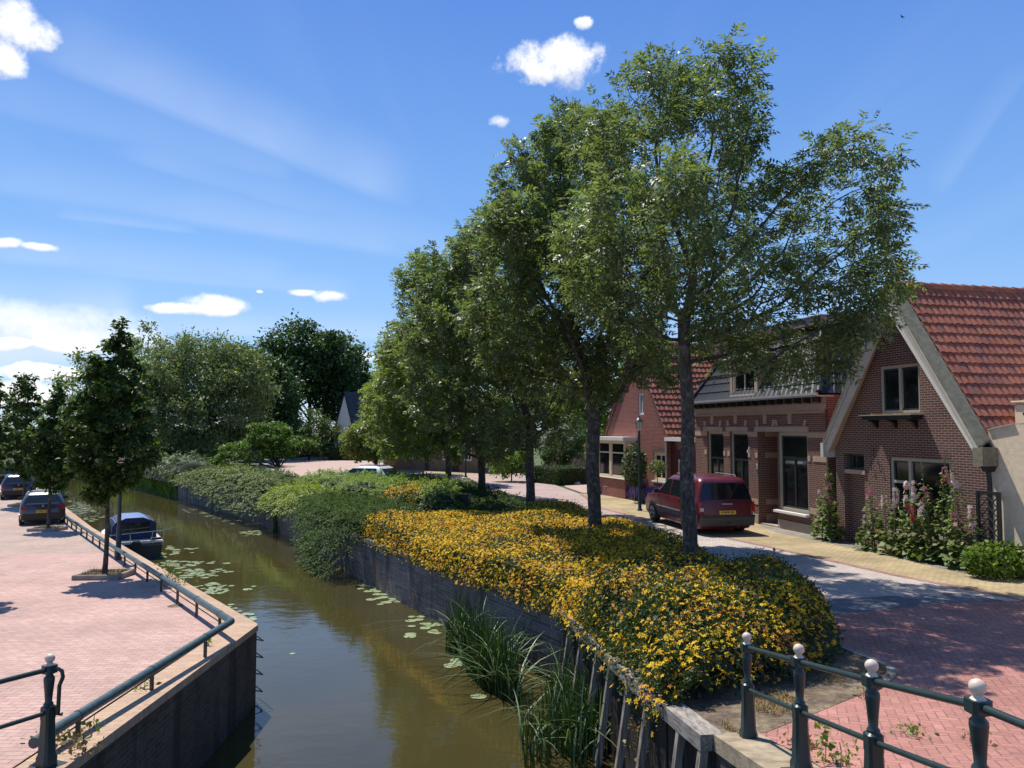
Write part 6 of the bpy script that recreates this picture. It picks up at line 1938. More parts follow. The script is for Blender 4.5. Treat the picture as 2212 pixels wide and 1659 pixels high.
# ================================================================== VEHICLES
def rring(xr, xf, hw, r_, z, n=5):
    """rounded rectangle in plan, counter-clockwise from the rear right corner"""
    pts = []
    r_ = min(r_, hw * .95, (xf - xr) * .45)
    for (cx, cy, a0) in ((xr + r_, -hw + r_, 180), (xf - r_, -hw + r_, 270), (xf - r_, hw - r_, 0), (xr + r_, hw - r_, 90)):
        for k in range(n):
            a = R(a0 + 90 * k / (n - 1))
            pts.append((cx + r_ * math.cos(a), cy + r_ * math.sin(a), z))
    return pts
def car(name, label, rings, paint, wheels, loc, rz, glass_z, side_win, rear, extras=None, plate=True, clad=None, scale=1.0, lamp_z=(0.7, 0.9), lamp_w=0.22, group=None, front=True, text=None):
    e = tag(empty(name, loc, rz), label, 'car' if name != 'minivan' else 'van', group)
    e.scale = (scale,) * 3
    m_ = MB()
    n = 20
    for i, (z, xr, xf, hw, r_) in enumerate(rings):
        m_.v += rring(xr, xf, hw, r_, z)
    for i in range(len(rings) - 1):
        for k in range(n):
            k2 = (k + 1) % n
            m_.f.append((i * n + k, i * n + k2, (i + 1) * n + k2, (i + 1) * n + k))
    m_.f.append(tuple(range(n - 1, -1, -1)))
    m_.f.append(tuple((len(rings) - 1) * n + k for k in range(n)))
    body = m_.build('body', paint, e, 38)
    zs = [q[0] for q in rings]
    f_ = lambda z, c: float(np.interp(z, zs, [q[c] for q in rings]))
    def side_patch(nm, pts, mt, off=0.006, sides=(1, -1), parent=e, th=0.012):
        for s in sides:
            mb = MB()
            v = [(x, s * (f_(z, 3) + off), z) for x, z in pts]
            v2 = [(x, s * (f_(z, 3) + off - th), z) for x, z in pts]
            k = len(pts)
            mb.add(v + v2, [tuple(range(k)), tuple(range(2 * k - 1, k - 1, -1))] + [(i, (i + 1) % k, k + (i + 1) % k, k + i) for i in range(k)])
            mb.build(nm, mt, parent)
    def rear_patch(nm, pts, mt, off=0.008, end=1, parent=e, th=0.012):
        mb = MB()
        v = [((f_(z, 1) - off) if end > 0 else (f_(z, 2) + off), y, z) for y, z in pts]
        v2 = [(x + th * end, y, z) for x, y, z in v]
        k = len(pts)
        mb.add(v + v2, [tuple(range(k)), tuple(range(2 * k - 1, k - 1, -1))] + [(i, (i + 1) % k, k + (i + 1) % k, k + i) for i in range(k)])
        return mb.build(nm, mt, parent)
    for pts in side_win:
        side_patch('side_window', pts, M['car_glass'])
    z0, z1 = glass_z
    def rw(zz, ins):
        return f_(zz, 3) - ins
    rear_patch('rear_window', [(-rw(z0, .10), z0), (rw(z0, .10), z0), (rw((z0 + z1) / 2, .09), (z0 + z1) / 2), (rw(z1, .12), z1), (-rw(z1, .12), z1), (-rw((z0 + z1) / 2, .09), (z0 + z1) / 2)], M['car_glass'])
    rear_patch('windscreen', [(-rw(z0 + .05, .10), z0 + .08), (rw(z0 + .05, .10), z0 + .08), (rw(z1, .12), z1), (-rw(z1, .12), z1)], M['car_glass'], end=-1)
    for s in (1, -1):
        hw = f_((lamp_z[0] + lamp_z[1]) / 2, 3)
        a, b = s * (hw - .035), s * (hw - lamp_w)
        rear_patch('tail_lamp', [(a, lamp_z[0]), (b, lamp_z[0] + .02), (b, lamp_z[1] - .03), (a, lamp_z[1])], M['taillight'], .018, th=.03)
        rear_patch('headlight', [(s * (hw - .08), .62), (s * (hw - .40), .60), (s * (hw - .42), .72), (s * (hw - .06), .78)], M['clear_lamp'], .012, end=-1)
    if plate:
        zp = rear['plate']
        pl_ = rear_patch('number_plate', [(-.26, zp - .055), (.26, zp - .055), (.26, zp + .055), (-.26, zp + .055)], M['plate'], .03, th=.02)
        for k, x in enumerate((-.17, -.11, -.02, .04, .10, .18)):
            xx = f_(zp, 1) - .0325
            MB().box(xx - .001, xx + .002, x - .018, x + .018, zp - .032, zp + .032).build('plate_character', M['black'], pl_)
    rear_patch('bumper', [(-f_(.4, 3) + .06, rear['b0']), (f_(.4, 3) - .06, rear['b0']), (f_(.4, 3) - .06, rear['b1']), (-f_(.4, 3) + .06, rear['b1'])], rear.get('bm', M['dark_plastic']), .045, th=.05)
    rear_patch('seam', [(-f_(.8, 3) + .1, rear['seam']), (f_(.8, 3) - .1, rear['seam']), (f_(.8, 3) - .1, rear['seam'] + .012), (-f_(.8, 3) + .1, rear['seam'] + .012)], M['dark_plastic'], .004, th=.006)
    if clad:
        for (pts, mt) in clad:
            side_patch('cladding', pts, mt, 0.016, th=.03)
    for x in wheels['x']:
        for s in (1, -1):
            hw = f_(.4, 3)
            rr = wheels['r']
            ar = [(x + (rr + .065) * math.cos(R(a)), max(.2, rr + (rr + .065) * math.sin(R(a)))) for a in range(-20, 201, 20)]
            side_patch('wheel_arch', ar, rear.get('arch', M['dark_plastic']), .010, (s,))
            mb = MB()
            prof = [(rr * .62, -.10), (rr * .94, -.10), (rr, -.06), (rr, .06), (rr * .94, .10), (rr * .62, .10)]
            mb.lathe([(r2, z) for r2, z in prof], (0, 0, 0), 24)
            wv = [(p[0], p[2], p[1]) for p in mb.v]
            mb.v = wv
            wh = mb.build('wheel', M['tyre'], e, 40)
            wh.location = (x, s * (hw - .075), rr)
            rm = MB().disc((0, s * .085, 0), rr * .60, 'y', 20, .05)
            rim = rm.build('rim', M['rim'], wh)
            for k in range(5):
                a = R(72 * k)
                MB().box(-.035, .035, -.004, .006, rr * .16, rr * .5, mtx=Matrix.Translation((0, s * .114, 0)) @ Matrix.Rotation(a, 4, 'Y')).build('rim_slot', M['dark_plastic'], wh)
    for s in (1, -1):
        xm_ = rear['mirror']
        MB().box(xm_, xm_ + .12, -.09, .09, -.06, .08, .03).build('mirror', rear.get('mm', M['dark_plastic']), e).location = (0, s * (f_(z0, 3) + .10), z0 + .02)
        hx = rear['handle']
        for x in hx:
            MB().box(x, x + .16, -.012, .012, -.015, .015).build('door_handle', rear.get('hm', paint), e).location = (0, s * (f_(z0 - .10, 3) + .018), z0 - .10)
    for x in rear.get('doors', ()):
        side_patch('door_seam', [(x, .38), (x + .012, .38), (x + .012, z0), (x, z0)], M['dark_plastic'], .004, th=.006)
    if extras:
        extras(e, f_, rear_patch, side_patch)
    return e
vanrings = [(.20, .12, 4.60, .84, .25), (.34, .0, 4.72, .915, .25), (.62, -.02, 4.76, .925, .28), (.92, .03, 4.55, .925, .28), (1.00, .05, 3.85, .915, .22), (1.06, .07, 3.62, .905, .2), (1.58, .24, 2.72, .78, .16), (1.68, .34, 2.55, .72, .16), (1.73, .55, 2.3, .58, .2)]
pf, pr_ = gr(*c2(785, 1250)), gr(*c2(1700, 1370))
cen = (pf + pr_) / 2
vrz = math.atan2(0.985, -0.175)
fwd = Vector((math.cos(vrz), math.sin(vrz), 0))
VS = 1.10
vloc = cen - fwd * 2.33 * VS
vloc.z = zr(cen.y) + .004
def vextras(e, f_, rp_, sp_):
    for s in (1, -1):
        MB().tube([(.75, s * .66, 1.68), (.83, s * .665, 1.755), (2.2, s * .665, 1.755), (2.28, s * .66, 1.69)], .018, 6).build('roof_rail', M['rim'], e)
    rp_('hatch_handle', [(-.18, .93), (.16, .93), (.16, .965), (-.18, .965)], M['rim'], .03, th=.02)
    rp_('lower_panel', [(-.84, .36), (.84, .36), (.84, .60), (-.84, .60)], M['plastic'], .012, th=.02)
    rp_('lamp_lens', [(.87, .74), (.76, .745), (.76, .84), (.865, .84)], M['clear_lamp'], .035, th=.02)
    MB().tube([(.5, -.3, .24), (-.06, -.3, .26)], .03, 8).build('exhaust', M['dark_plastic'], e)
    MB().tube([(-.09, -.02, .40), (-.02, -.02, .40)], .03, 8).build('tow_ball', M['dark_plastic'], e)
car('minivan', 'dark red minivan with grey lower cladding parked before the mansard house', vanrings, M['van_red'], {'x': (.98, 3.82), 'r': .335}, vloc, vrz, (1.08, 1.56),
    [[(.30, 1.06), (1.20, 1.06), (1.20, 1.55), (.52, 1.55)], [(1.26, 1.06), (2.25, 1.06), (2.25, 1.55), (1.26, 1.55)], [(2.32, 1.06), (3.28, 1.06), (2.72, 1.50), (2.55, 1.55), (2.32, 1.55)]],
    {'plate': .70, 'b0': .30, 'b1': .56, 'bm': M['plastic'], 'seam': .61, 'mirror': 3.2, 'handle': (1.35, 2.4), 'doors': (1.23, 2.29, 3.35), 'arch': M['plastic'], 'hm': M['van_red']}, vextras,
    clad=[([(.15, .28), (.62, .28), (.62, .60), (.06, .60)], M['plastic']), ([(1.40, .26), (3.42, .26), (3.42, .60), (1.40, .60)], M['plastic']), ([(1.40, .605), (3.42, .605), (3.42, .635), (1.40, .635)], M['rim'])], scale=VS, lamp_z=(.70, 1.02), lamp_w=.12)
hatch = [(.18, .12, 3.98, .78, .25), (.32, .0, 4.12, .865, .3), (.60, -.02, 4.15, .885, .32), (.82, .04, 3.98, .88, .32), (.92, .08, 3.25, .865, .28), (.97, .12, 3.0, .85, .24), (1.34, .58, 2.15, .68, .18), (1.42, .72, 1.98, .60, .2), (1.46, .95, 1.8, .48, .22)]
qa = math.atan2(qdir.y, qdir.x)
def hextras(e, f_, rp_, sp_):
    MB().tube([(1.5, 0, 1.44), (1.38, 0, 1.62)], .006, 5).build('aerial', M['dark_plastic'], e)
    rp_('badge', [(.05 * math.cos(k), .86 + .05 * math.sin(k)) for k in np.linspace(0, 6.28, 13)[:-1]], M['rim'], .02, th=.02)
hw_win = [[(.62, .95), (1.45, .95), (1.45, 1.33), (.80, 1.33)], [(1.52, .95), (2.72, .95), (2.18, 1.33), (1.52, 1.33)]]
hrear = {'plate': .62, 'b0': .26, 'b1': .50, 'seam': .52, 'mirror': 2.6, 'handle': (.95, 1.65), 'doors': (1.48, 2.6)}
def park(px, py, dist_back=0.0):
    p = gr(px, py, zl)
    return Vector((p.x, p.y, zl(p.y + 1.2) + .002))
GC = 'cars parked along the quay'
car('hatchback', 'grey hatchback with sun glinting on its rear window, parked on the quay', hatch, M['car_grey'], {'x': (.72, 3.3), 'r': .31}, park(*cl(335, 640)), qa - R(4), (.99, 1.32), hw_win, dict(hrear), hextras, lamp_z=(.72, .88), lamp_w=.27, group=GC, scale=.95)
car('hatchback', 'black hatchback parked ahead of the grey one on the quay', hatch, M['car_black'], {'x': (.72, 3.3), 'r': .31}, park(*cl(143, 436)), qa - R(3), (.99, 1.32), hw_win, dict(hrear), hextras, lamp_z=(.74, .92), lamp_w=.24, group=GC, scale=.98)
car('hatchback', 'farthest dark car on the quay, mostly hidden by leaves', hatch, M['car_black'], {'x': (.72, 3.3), 'r': .31}, park(8, 1044), qa + R(4), (.99, 1.32), hw_win, dict(hrear), None, group=GC)
wp = at(858, 1030, 41.5)
car('hatchback', 'white car with dark blue roof stripe half hidden behind the green shrubs', hatch, M['car_white'], {'x': (.72, 3.3), 'r': .31}, Vector((wp.x, wp.y, -.06)), R(158), (.99, 1.32), hw_win, dict(hrear), lambda e, f_, rp_, sp_: MB().box(.80, 1.95, -.46, .46, 1.455, 1.472, .004).build('roof_panel', M['tarp_blue'], e), lamp_z=(.72, .9), scale=1.06)

# ------------------------------------------------------------------ boat
sp = on(*cl(1130, 912), WZ)
bt_a = qa + R(-3)
bf = Vector((math.cos(bt_a), math.sin(bt_a), 0))
boat = tag(empty('cabin_boat', Vector((sp.x, sp.y, WZ)) + Vector((-bf.y, bf.x, 0)) * 0.25, bt_a), 'small motor boat with blue canvas cover moored at the quay', 'boat')
m_ = MB()
st_ = [(0.0, .92, .90, .60), (1.2, .98, .95, .60), (2.6, .98, .92, .62), (3.8, .80, .68, .68), (4.7, .42, .25, .76), (5.3, .03, .02, .82)]
n = 0
for x, wt, wb, zt in st_:
    m_.v += [(x, -wt, zt), (x, -wb * .98, .18), (x, -wb * .6, -.25), (x, 0, -.35), (x, wb * .6, -.25), (x, wb * .98, .18), (x, wt, zt)]
for i in range(len(st_) - 1):
    for k in range(6):
        a = i * 7 + k
        m_.f.append((a, a + 7, a + 8, a + 1))
m_.f.append((0, 1, 2, 3, 4, 5, 6))
m_.build('hull', M['hull_dark'], boat, 40)
m_ = MB()
for x, wt, wb, zt in st_:
    m_.v += [(x, -wt - .03, zt - .11), (x, -wt - .03, zt + .05), (x, -wt * .5, zt + .09), (x, wt * .5, zt + .09), (x, wt + .03, zt + .05), (x, wt + .03, zt - .11)]
for i in range(len(st_) - 1):
    for k in range(5):
        a = i * 6 + k
        m_.f.append((a, a + 6, a + 7, a + 1))
m_.f.append((0, 1, 2, 3, 4, 5))
m_.build('deck', M['gelcoat'], boat, 40)
MB().add([(2.5, -.72, .70), (4.4, -.40, .82), (4.4, .40, .82), (2.5, .72, .70), (2.5, -.62, 1.12), (4.0, -.30, 1.10), (4.0, .30, 1.10), (2.5, .62, 1.12)], [(0, 1, 5, 4), (1, 2, 6, 5), (2, 3, 7, 6), (4, 5, 6, 7), (3, 0, 4, 7)]).build('cabin', M['gelcoat'], boat)
ca = MB()
pr2 = lambda x, k, b: [(x, -.78, .66), (x, -.76, 1.18), (x, -.62, 1.43 * k), (x, -.3, 1.54 * k), (x, .3, 1.54 * k), (x, .62, 1.43 * k), (x, .76, 1.18), (x, .78, .66)]
for x, k in ((.55, .97), (.75, 1.0), (1.6, 1.02), (2.4, .98), (2.7, .93)):
    ca.v += pr2(x, k, 0)
for i in range(4):
    for k in range(7):
        a = i * 8 + k
        ca.f.append((a, a + 8, a + 9, a + 1))
ca.f += [tuple(range(8)), tuple(range(39, 31, -1))]
cv = ca.build('canvas_cover', M['tarp_blue'], boat, 30)
tp = MB()
for x, k in ((.53, .975), (.75, 1.004), (1.6, 1.024), (2.4, .985), (2.72, .935)):
    tp.v += [(x, -.66, 1.385 * k), (x, -.3, 1.55 * k), (x, .3, 1.55 * k), (x, .66, 1.385 * k)]
for i in range(4):
    for k in range(3):
        a = i * 4 + k
        tp.f.append((a, a + 4, a + 5, a + 1))
tp.build('canvas_top', M['tarp_top'], cv, 30, fix=False)
MB().box(.535, .549, -.52, .52, .92, 1.33).build('rear_pane', M['car_glass'], cv)
for s in (1, -1):
    MB().box(.8, 1.5, -.008, .008, .95, 1.28).build('side_pane', M['car_glass'], cv).location = (0, s * .79, 0)
    MB().box(1.6, 2.4, -.008, .008, .95, 1.28).build('side_pane', M['car_glass'], cv).location = (0, s * .79, 0)
MB().tube([(.35, .98, .95), (-.1, .90, .98), (-.12, -.9, 1.05), (-.02, -1.30, 1.12)], .016, 6).build('stern_rail', M['steel'], boat)
for y in (.85, .2, -.55, -.95):
    MB().tube([(-.03, y * .95, .62), (-.11, y, 1.0)], .011, 6).build('rail_stanchion', M['steel'], boat)
MB().tube([(4.0, -.62, .75), (4.1, -.62, 1.15), (5.0, -.12, 1.22), (5.0, .12, 1.22), (4.1, .62, 1.15), (4.0, .62, .75)], .016, 6).build('bow_rail', M['steel'], boat)
MB().box(-.22, -.02, -.16, .16, .15, .72, .04).build('outboard_motor', M['dark_plastic'], boat)
MB().box(.0, .16, -.9, -.5, .70, .78, .02).build('cushion', M['tarp_blue'], boat)

# ================================================================== STREET FURNITURE
def street_lamp(label, base, h, head='lantern'):
    e = tag(empty('street_lamp', base), label, 'street lamp', 'dark street lamps')
    MB().lathe([(0.11, -.1), (0.11, .06), (0.075, .10), (0.07, .9), (0.055, .98), (0.05, h - .1), (0.035, h)], (0, 0, 0), 12).build('post', M['iron'], e, 40)
    hd = MB().lathe([(0.05, h), (0.10, h + .06), (0.16, h + .38), (0.02, h + .381)], (0, 0, 0), 6).build('lamp_glass', M['lamp_glass'], e)
    MB().lathe([(0.20, h + .383), (0.18, h + .42), (0.10, h + .52), (0.03, h + .56), (0.02, h + .64), (0.002, h + .66)], (0, 0, 0), 12).build('lamp_cap', M['iron'], e, 40)
    for k in range(6):
        a = 2 * math.pi * (k + .5) / 6
        MB().tube([(.102 * math.cos(a), .102 * math.sin(a), h + .06), (.163 * math.cos(a), .163 * math.sin(a), h + .385)], .008, 4).build('lantern_bar', M['iron'], e)
    return e
lb = gr(*cl(935, 912), zl)
street_lamp('dark lamp post at the quay edge beside the moored boat', lb, 2.75)
lb = gr(*c2(607, 1137))
street_lamp('dark lamp post on the yellow pavement in front of the bay window', lb, CAMZ + (HOR - 930) / FPX * lb.y - lb.z)
lb = gr(1006, 1031)
street_lamp('distant lamp post in front of the brick cottage', lb, CAMZ + (HOR - 925) / FPX * lb.y - lb.z)
lb = gr(163, 1055, zl)
bp = at(1000, 1100, 31.2)
wb = tag(empty('waste_bin', (bp.x, bp.y, zr(bp.y)), R(-12)), 'dark green waste bin standing among the yellow flowers', 'bin')
ztp = CAMZ + (HOR - 1066) * 31.2 / FPX - zr(bp.y)
MB().box(-.28, .28, -.24, .24, .25, ztp - .06, .02).build('bin_body', M['iron'], wb)
MB().box(-.31, .31, -.27, .27, ztp - .058, ztp, .02).build('lid', M['iron'], wb)
MB().box(-.24, .24, -.249, -.241, ztp - .26, ztp - .14).build('slot', M['black'], wb)
MB().box(-.22, -.16, -.05, .05, -.1, .249).box(.16, .22, -.05, .05, -.1, .249).build('leg', M['iron'], wb)
# bench frame and planter by the lavender
p = gr(*c2(300, 975))
be = tag(empty('bench', p, R(-65)), 'small white metal bench frame between the lavender bushes', 'bench')
MB().box(-.45, .45, -.18, .18, .46, .50, .01).build('seat', M['offwhite'], be)
for x in (-.42, .42):
    for y in (-.15, .15):
        MB().tube([(x, y, 0), (x, y, .459)], .02, 6).build('leg', M['offwhite'], be)
def foliage_ball(name, label, cat, base, rx, ry, rz, n, leaf, mk, fl=None, nf=0, fs=.07, group=None, z0=None, stem=None, ratio=.6, pot=None):
    e = tag(empty(name, base), label, cat, group)
    z0 = rz if z0 is None else z0
    P_ = blob_points(n, [(0, 0, z0, rx, ry, rz)], .45)
    P_ = P_ + vnoise(P_ * 3, 1.5, 5)[:, None] * .08 * np.array([rx, ry, rz])
    P_[:, 2] = np.maximum(P_[:, 2], .03)
    ax = unit(NR.normal(size=P_.shape) + (P_ - [0, 0, z0]) * .8)
    up = unit(np.array([0, 0, 1.]) + NR.normal(size=P_.shape) * .6)
    link('foliage', poly_mesh('foliage', simple_leaves(P_, ax, up, leaf * NR.uniform(.6, 1.3, n), ratio), 4), M[mk], e)
    if nf:
        Q = blob_points(nf, [(0, 0, z0, rx * 1.04, ry * 1.04, rz * 1.04)], .9)
        Q = Q[Q[:, 2] > z0 - rz * .6]
        V, F = flowers5(Q, unit(Q - [0, 0, z0] + NR.normal(size=Q.shape) * .2), fs * NR.uniform(.7, 1.2, len(Q)))
        link('flowers', np_mesh('flowers', V, F), M[fl], e)
    if stem:
        MB().tube([(0, 0, -.05), (.02, 0, stem * .5), (0, 0, stem)], .02, 6).build('stem', M['wood_stem'], e)
    if pot:
        MB().lathe([(.16, 0), (.22, .05), (.26, .34), (.29, .36), (.27, .40)], (0, 0, 0), 16).build('pot', M[pot], e, 40)
    return e
p = gr(*c2(275, 890))
foliage_ball('flower_pot', 'pot overflowing with red and pink flowers before the bay window', 'planter', p, .45, .45, .34, 700, .10, 'mid', 'fl_red', 170, .12, z0=.66, pot='kerb')
p = gr(*c2(350, 870))
urn = tag(empty('garden_pot', p), 'round clay pot beside the white bench frame', 'pot')
MB().lathe([(.10, 0), (.2, .1), (.22, .22), (.16, .33), (.18, .37), (.14, .38)], (0, 0, 0), 16).build('pot', M['stone'], urn, 40)
def lavender(label, poly, n, h):
    e = tag(empty('lavender_bush', (0, 0, 0)), label, 'lavender', 'lavender bushes along the red brick house')
    P_ = in_poly(n, poly)
    Q = np.column_stack([P_, zr_v(P_[:, 1])])
    mound_core('leaf_mass', poly, h * .62, .35, 4, .05, 2, e, res=.12, shrink=.06)
    d, _ = seg_dist(P_, poly)
    hh = h * np.sqrt(1 - (1 - np.clip(d / .35, 0, 1)) ** 2) * .62
    Q[:, 2] += hh * .9
    grass_blades('spikes', Q, .36, .05, M['lavender'], e, .5, 3)
def lav(front, dep=1.0):
    f_ = [G(*c2(*q)) for q in front]
    return f_ + [(x + F3.n.x * dep, y + F3.n.y * dep) for x, y in f_[::-1]]
lavender('lavender bush in front of the bay window, left of the bench', lav([(120, 955), (240, 968)]), 1500, .75)
lavender('long lavender bush in flower behind the lamp post', lav([(345, 985), (460, 1010), (565, 1035)]), 3200, .85)
lavender('lavender bush in flower between lamp post and red minivan', lav([(610, 1045), (700, 1068), (790, 1085)]), 2600, .85)
p = F3.world(*[F3.p(*c2(560, 700), -.9)[0], -.95], 0)
foliage_ball('rose_bush', 'tall rose bush with one pink bloom growing before the cream bay window', 'rose', Vector((p.x, p.y, zr(p.y))), .62, .5, 1.05, 1700, .13, 'dark_leaf', 'fl_salmon', 14, .16, z0=1.75, stem=1.2)
p = F3.world(F3.p(*c2(815, 640), -.6)[0], -.7, 0)
foliage_ball('standard_rose', 'small standard rose with thin stem in front of the cream window', 'rose', Vector((p.x, p.y, zr(p.y))), .42, .42, .34, 500, .11, 'sage', 'fl_pale', 16, .1, z0=1.75, stem=1.5)
p = gr(*c2(205, 840))
foliage_ball('climbing_rose', 'climbing rose with salmon blooms left of the cream bay window', 'rose', Vector((p.x - .2, p.y + .3, zr(p.y))), .95, .6, 1.55, 3200, .14, 'mid', 'fl_salmon', 70, .19, z0=2.0, stem=1.2)
# clipped hedges
def hedge(label, A, d, L, wd, h, n, leaf):
    rz = math.atan2(d[1], d[0])
    e = tag(empty('hedge', A, rz), label, 'hedge', 'clipped box hedges')
    MB().box(.06, L - .06, .06, wd - .06, -.1, h - .06).build('leaf_mass', M['undergreen'], e)
    faces = [(L * h, lambda k: (NR.uniform(0, L, k), np.zeros(k), NR.uniform(0, h, k)), (0, -1, 0)), (L * h, lambda k: (NR.uniform(0, L, k), np.full(k, wd), NR.uniform(0, h, k)), (0, 1, 0)), (wd * h, lambda k: (np.zeros(k), NR.uniform(0, wd, k), NR.uniform(0, h, k)), (-1, 0, 0)),
             (wd * h, lambda k: (np.full(k, L), NR.uniform(0, wd, k), NR.uniform(0, h, k)), (1, 0, 0)), (L * wd * 1.4, lambda k: (NR.uniform(0, L, k), NR.uniform(0, wd, k), np.full(k, h)), (0, 0, 1))]
    tot = sum(f[0] for f in faces)
    Vs = []
    for a, g, nn in faces:
        k = int(n * a / tot)
        P_ = np.stack(g(k), 1) + NR.normal(size=(k, 3)) * .025
        nn = np.array(nn, float)
        ax = unit(NR.normal(size=(k, 3)) + nn * .5)
        up = unit(nn + NR.normal(size=(k, 3)) * .5)
        Vs.append(simple_leaves(P_, ax, up, leaf * NR.uniform(.6, 1.2, k), .6))
    link('foliage', poly_mesh('foliage', np.concatenate(Vs), 4), M['hedge'], e)
hA = gr(*c7(1105, 1215))
hB = gr(*c7(1320, 1240))
hv = (hB - hA)
hh_ = CAMZ + (HOR - c7(1110, 1075)[1]) * hA.y / FPX - hA.z
hedge('clipped box hedge beside the street in front of the tan shed', hA, (hv.x, hv.y), hv.length, 2.3, hh_, 9000, .085)
hA = gr(708, 994)
hedge('far clipped hedge at the corner of the turning square', hA, (1, -.15), 2.9, 2.0, 1.5, 2600, .14)
# stones along the yard
for k, (cx, cy) in enumerate(((1455, 1225), (1490, 1235), (1520, 1228), (1550, 1225))):
    p = gr(*c7(cx, cy))
    bm = bmesh.new()
    bmesh.ops.create_icosphere(bm, subdivisions=2, radius=.22)
    for v in bm.verts:
        v.co *= 1 + rnd.uniform(-.16, .16)
        v.co.z *= .6
    me = bpy.data.meshes.new('boulder')
    bm.to_mesh(me)
    bm.free()
    o = link('boulder', me, M['stone_grey'], None, 180)
    o.location = (p.x, p.y, p.z + .06)
    tag(o, 'rough garden boulder in the row between hedge and gravel yard', 'boulder', 'boulders edging the gravel yard')

# ================================================================== HOLLYHOCKS
def hollyhock(label, base, h, flw, nfl, lean=(0, 0), dens=1.0, fr=(.5, .86)):
    e = tag(empty('hollyhock', base), label, 'hollyhock', 'hollyhocks in front of the brown gabled house')
    ns = 1 + (dens > .9)
    stems = []
    for s in range(ns):
        o = np.array([rnd.uniform(-.08, .08) * s, rnd.uniform(-.05, .05) * s, 0])
        hh = h * (1 - .22 * s)
        pts = [tuple(o + np.array([lean[0] * (t ** 2) + .02 * math.sin(5 * t + s), lean[1] * t * t, hh * t])) for t in np.linspace(0, 1, 7)]
        stems.append((pts, hh))
    mb = MB()
    for pts, hh in stems:
        mb.tube(pts, [.016, .015, .013, .011, .009, .006, .003], 6)
    mb.build('stem', M['stem'], e)
    def onstem(t, k):
        P_ = np.array(stems[k][0])
        return np.stack([np.interp(t, np.linspace(0, 1, 7), P_[:, c]) for c in range(3)], 1)
    LV = []
    for k in range(ns):
        n = int(80 * dens)
        t = NR.uniform(0.02, 0.78, n) ** .9
        o = onstem(t, k)
        d = unit(np.column_stack([NR.normal(size=(n, 2)), NR.uniform(-.2, .5, n)]))
        ln = (.24 * (1 - t) + .04) * NR.uniform(.3, 1, n)
        o = o + d * ln[:, None]
        ax = unit(d - np.array([0, 0, .35]))
        up = unit(np.array([0, 0, 1.]) + NR.normal(size=(n, 3)) * .35)
        LV.append(simple_leaves(o, ax, up, (.17 * (1 - t) + .05) * NR.uniform(.7, 1.2, n), .95, .5))
        n = 26
        t = NR.uniform(.72, .99, n)
        o = onstem(t, k) + NR.normal(size=(n, 3)) * .012
        LV.append(simple_leaves(o, unit(NR.normal(size=(n, 3)) + [0, 0, .8]), unit(NR.normal(size=(n, 3))), np.full(n, .045), .9))
    link('foliage', poly_mesh('foliage', np.concatenate(LV), 4), M['holly'], e)
    nfl = int(nfl * 2.0)
    t = NR.uniform(*fr, nfl)
    k = 0
    o = onstem(t, 0)
    d = unit(np.column_stack([NR.normal(size=nfl) * .8 - .55, NR.normal(size=nfl) * .8 - .35, NR.uniform(-.1, .4, nfl)]))
    V, F = flowers5(o + d * .07, d, .15 * NR.uniform(.75, 1.1, nfl))
    link('flowers', np_mesh('flowers', V, F), M[flw], e)
HH = [((570, 310), .40, 'fl_pink', 9, 1.5, 'leafy hollyhock with pink blooms standing at the gap between the two houses', (.42, .78)),
      ((500, 560), .35, 'fl_pale', 6, 1.3, 'shorter pale hollyhock at the right corner of the mansard house', (.5, .9)),
      ((915, 520), .55, 'fl_pink', 7, 1.0, 'pink hollyhock growing beside the recessed front door', (.72, .92)),
      ((865, 800), .60, 'fl_pale', 5, .8, 'lowest pale hollyhock next to the front door step', (.6, .95)),
      ((1030, 610), .55, 'fl_pale', 5, .9, 'pale pink hollyhock between the front door and the lower window', (.7, .92)),
      ((1110, 560), .50, 'fl_pale', 14, 1.1, 'hollyhock with a dense head of whitish blooms left of the lower window', (.68, .95)),
      ((1210, 530), .50, 'fl_pale', 10, 1.0, 'whitish hollyhock in front of the left window light', (.72, .97)),
      ((1290, 520), .45, 'fl_pale', 8, 1.0, 'whitish hollyhock before the window mullion', (.75, .97)),
      ((1290, 700), .65, 'fl_red', 8, .8, 'crimson hollyhock, the only deep red one', (.66, .94)),
      ((1370, 690), .60, 'fl_pale', 6, .9, 'mid height pale hollyhock right of the crimson one', (.7, .96)),
      ((1400, 370), .45, 'fl_pink', 5, 1.0, 'tall pink hollyhock with long bare tip before the big window pane', (.55, .74)),
      ((1530, 230), .42, 'fl_pink', 8, 1.1, 'tallest hollyhock with bright pink blooms at the right of the window', (.68, .80)),
      ((1640, 330), .45, 'fl_pale', 8, 1.1, 'tall pale pink hollyhock against the bricks right of the window', (.70, .84)),
      ((1660, 720), .60, 'fl_pink', 5, .9, 'shorter pink hollyhock against the bricks', (.62, .9)),
      ((1780, 700), .55, 'fl_pale', 6, .9, 'pale hollyhock nearest the black trellis', (.6, .92))]
for (cx, cy), o_, fl, nf, dn, lab, fr in HH:
    t, z = FA.p(*c4(cx, cy), -o_)
    b = FA.world(t, -o_ + .0, 0)
    b.z = zr(b.y)
    hollyhock(lab, b, FA.A.z + z - b.z, fl, nf, (rnd.uniform(-.12, .12), rnd.uniform(-.1, .1)), dn, fr)
p = FA.world(FA.p(*c4(1990, 1130), -.6)[0], -.55)
foliage_ball('garden_shrub', 'low bright green shrub at the foot of the black trellis', 'shrub', Vector((p.x, p.y, zr(p.y))), .85, .5, .42, 1500, .13, 'mid', z0=.38)
p = gr(*c4(1880, 1285))
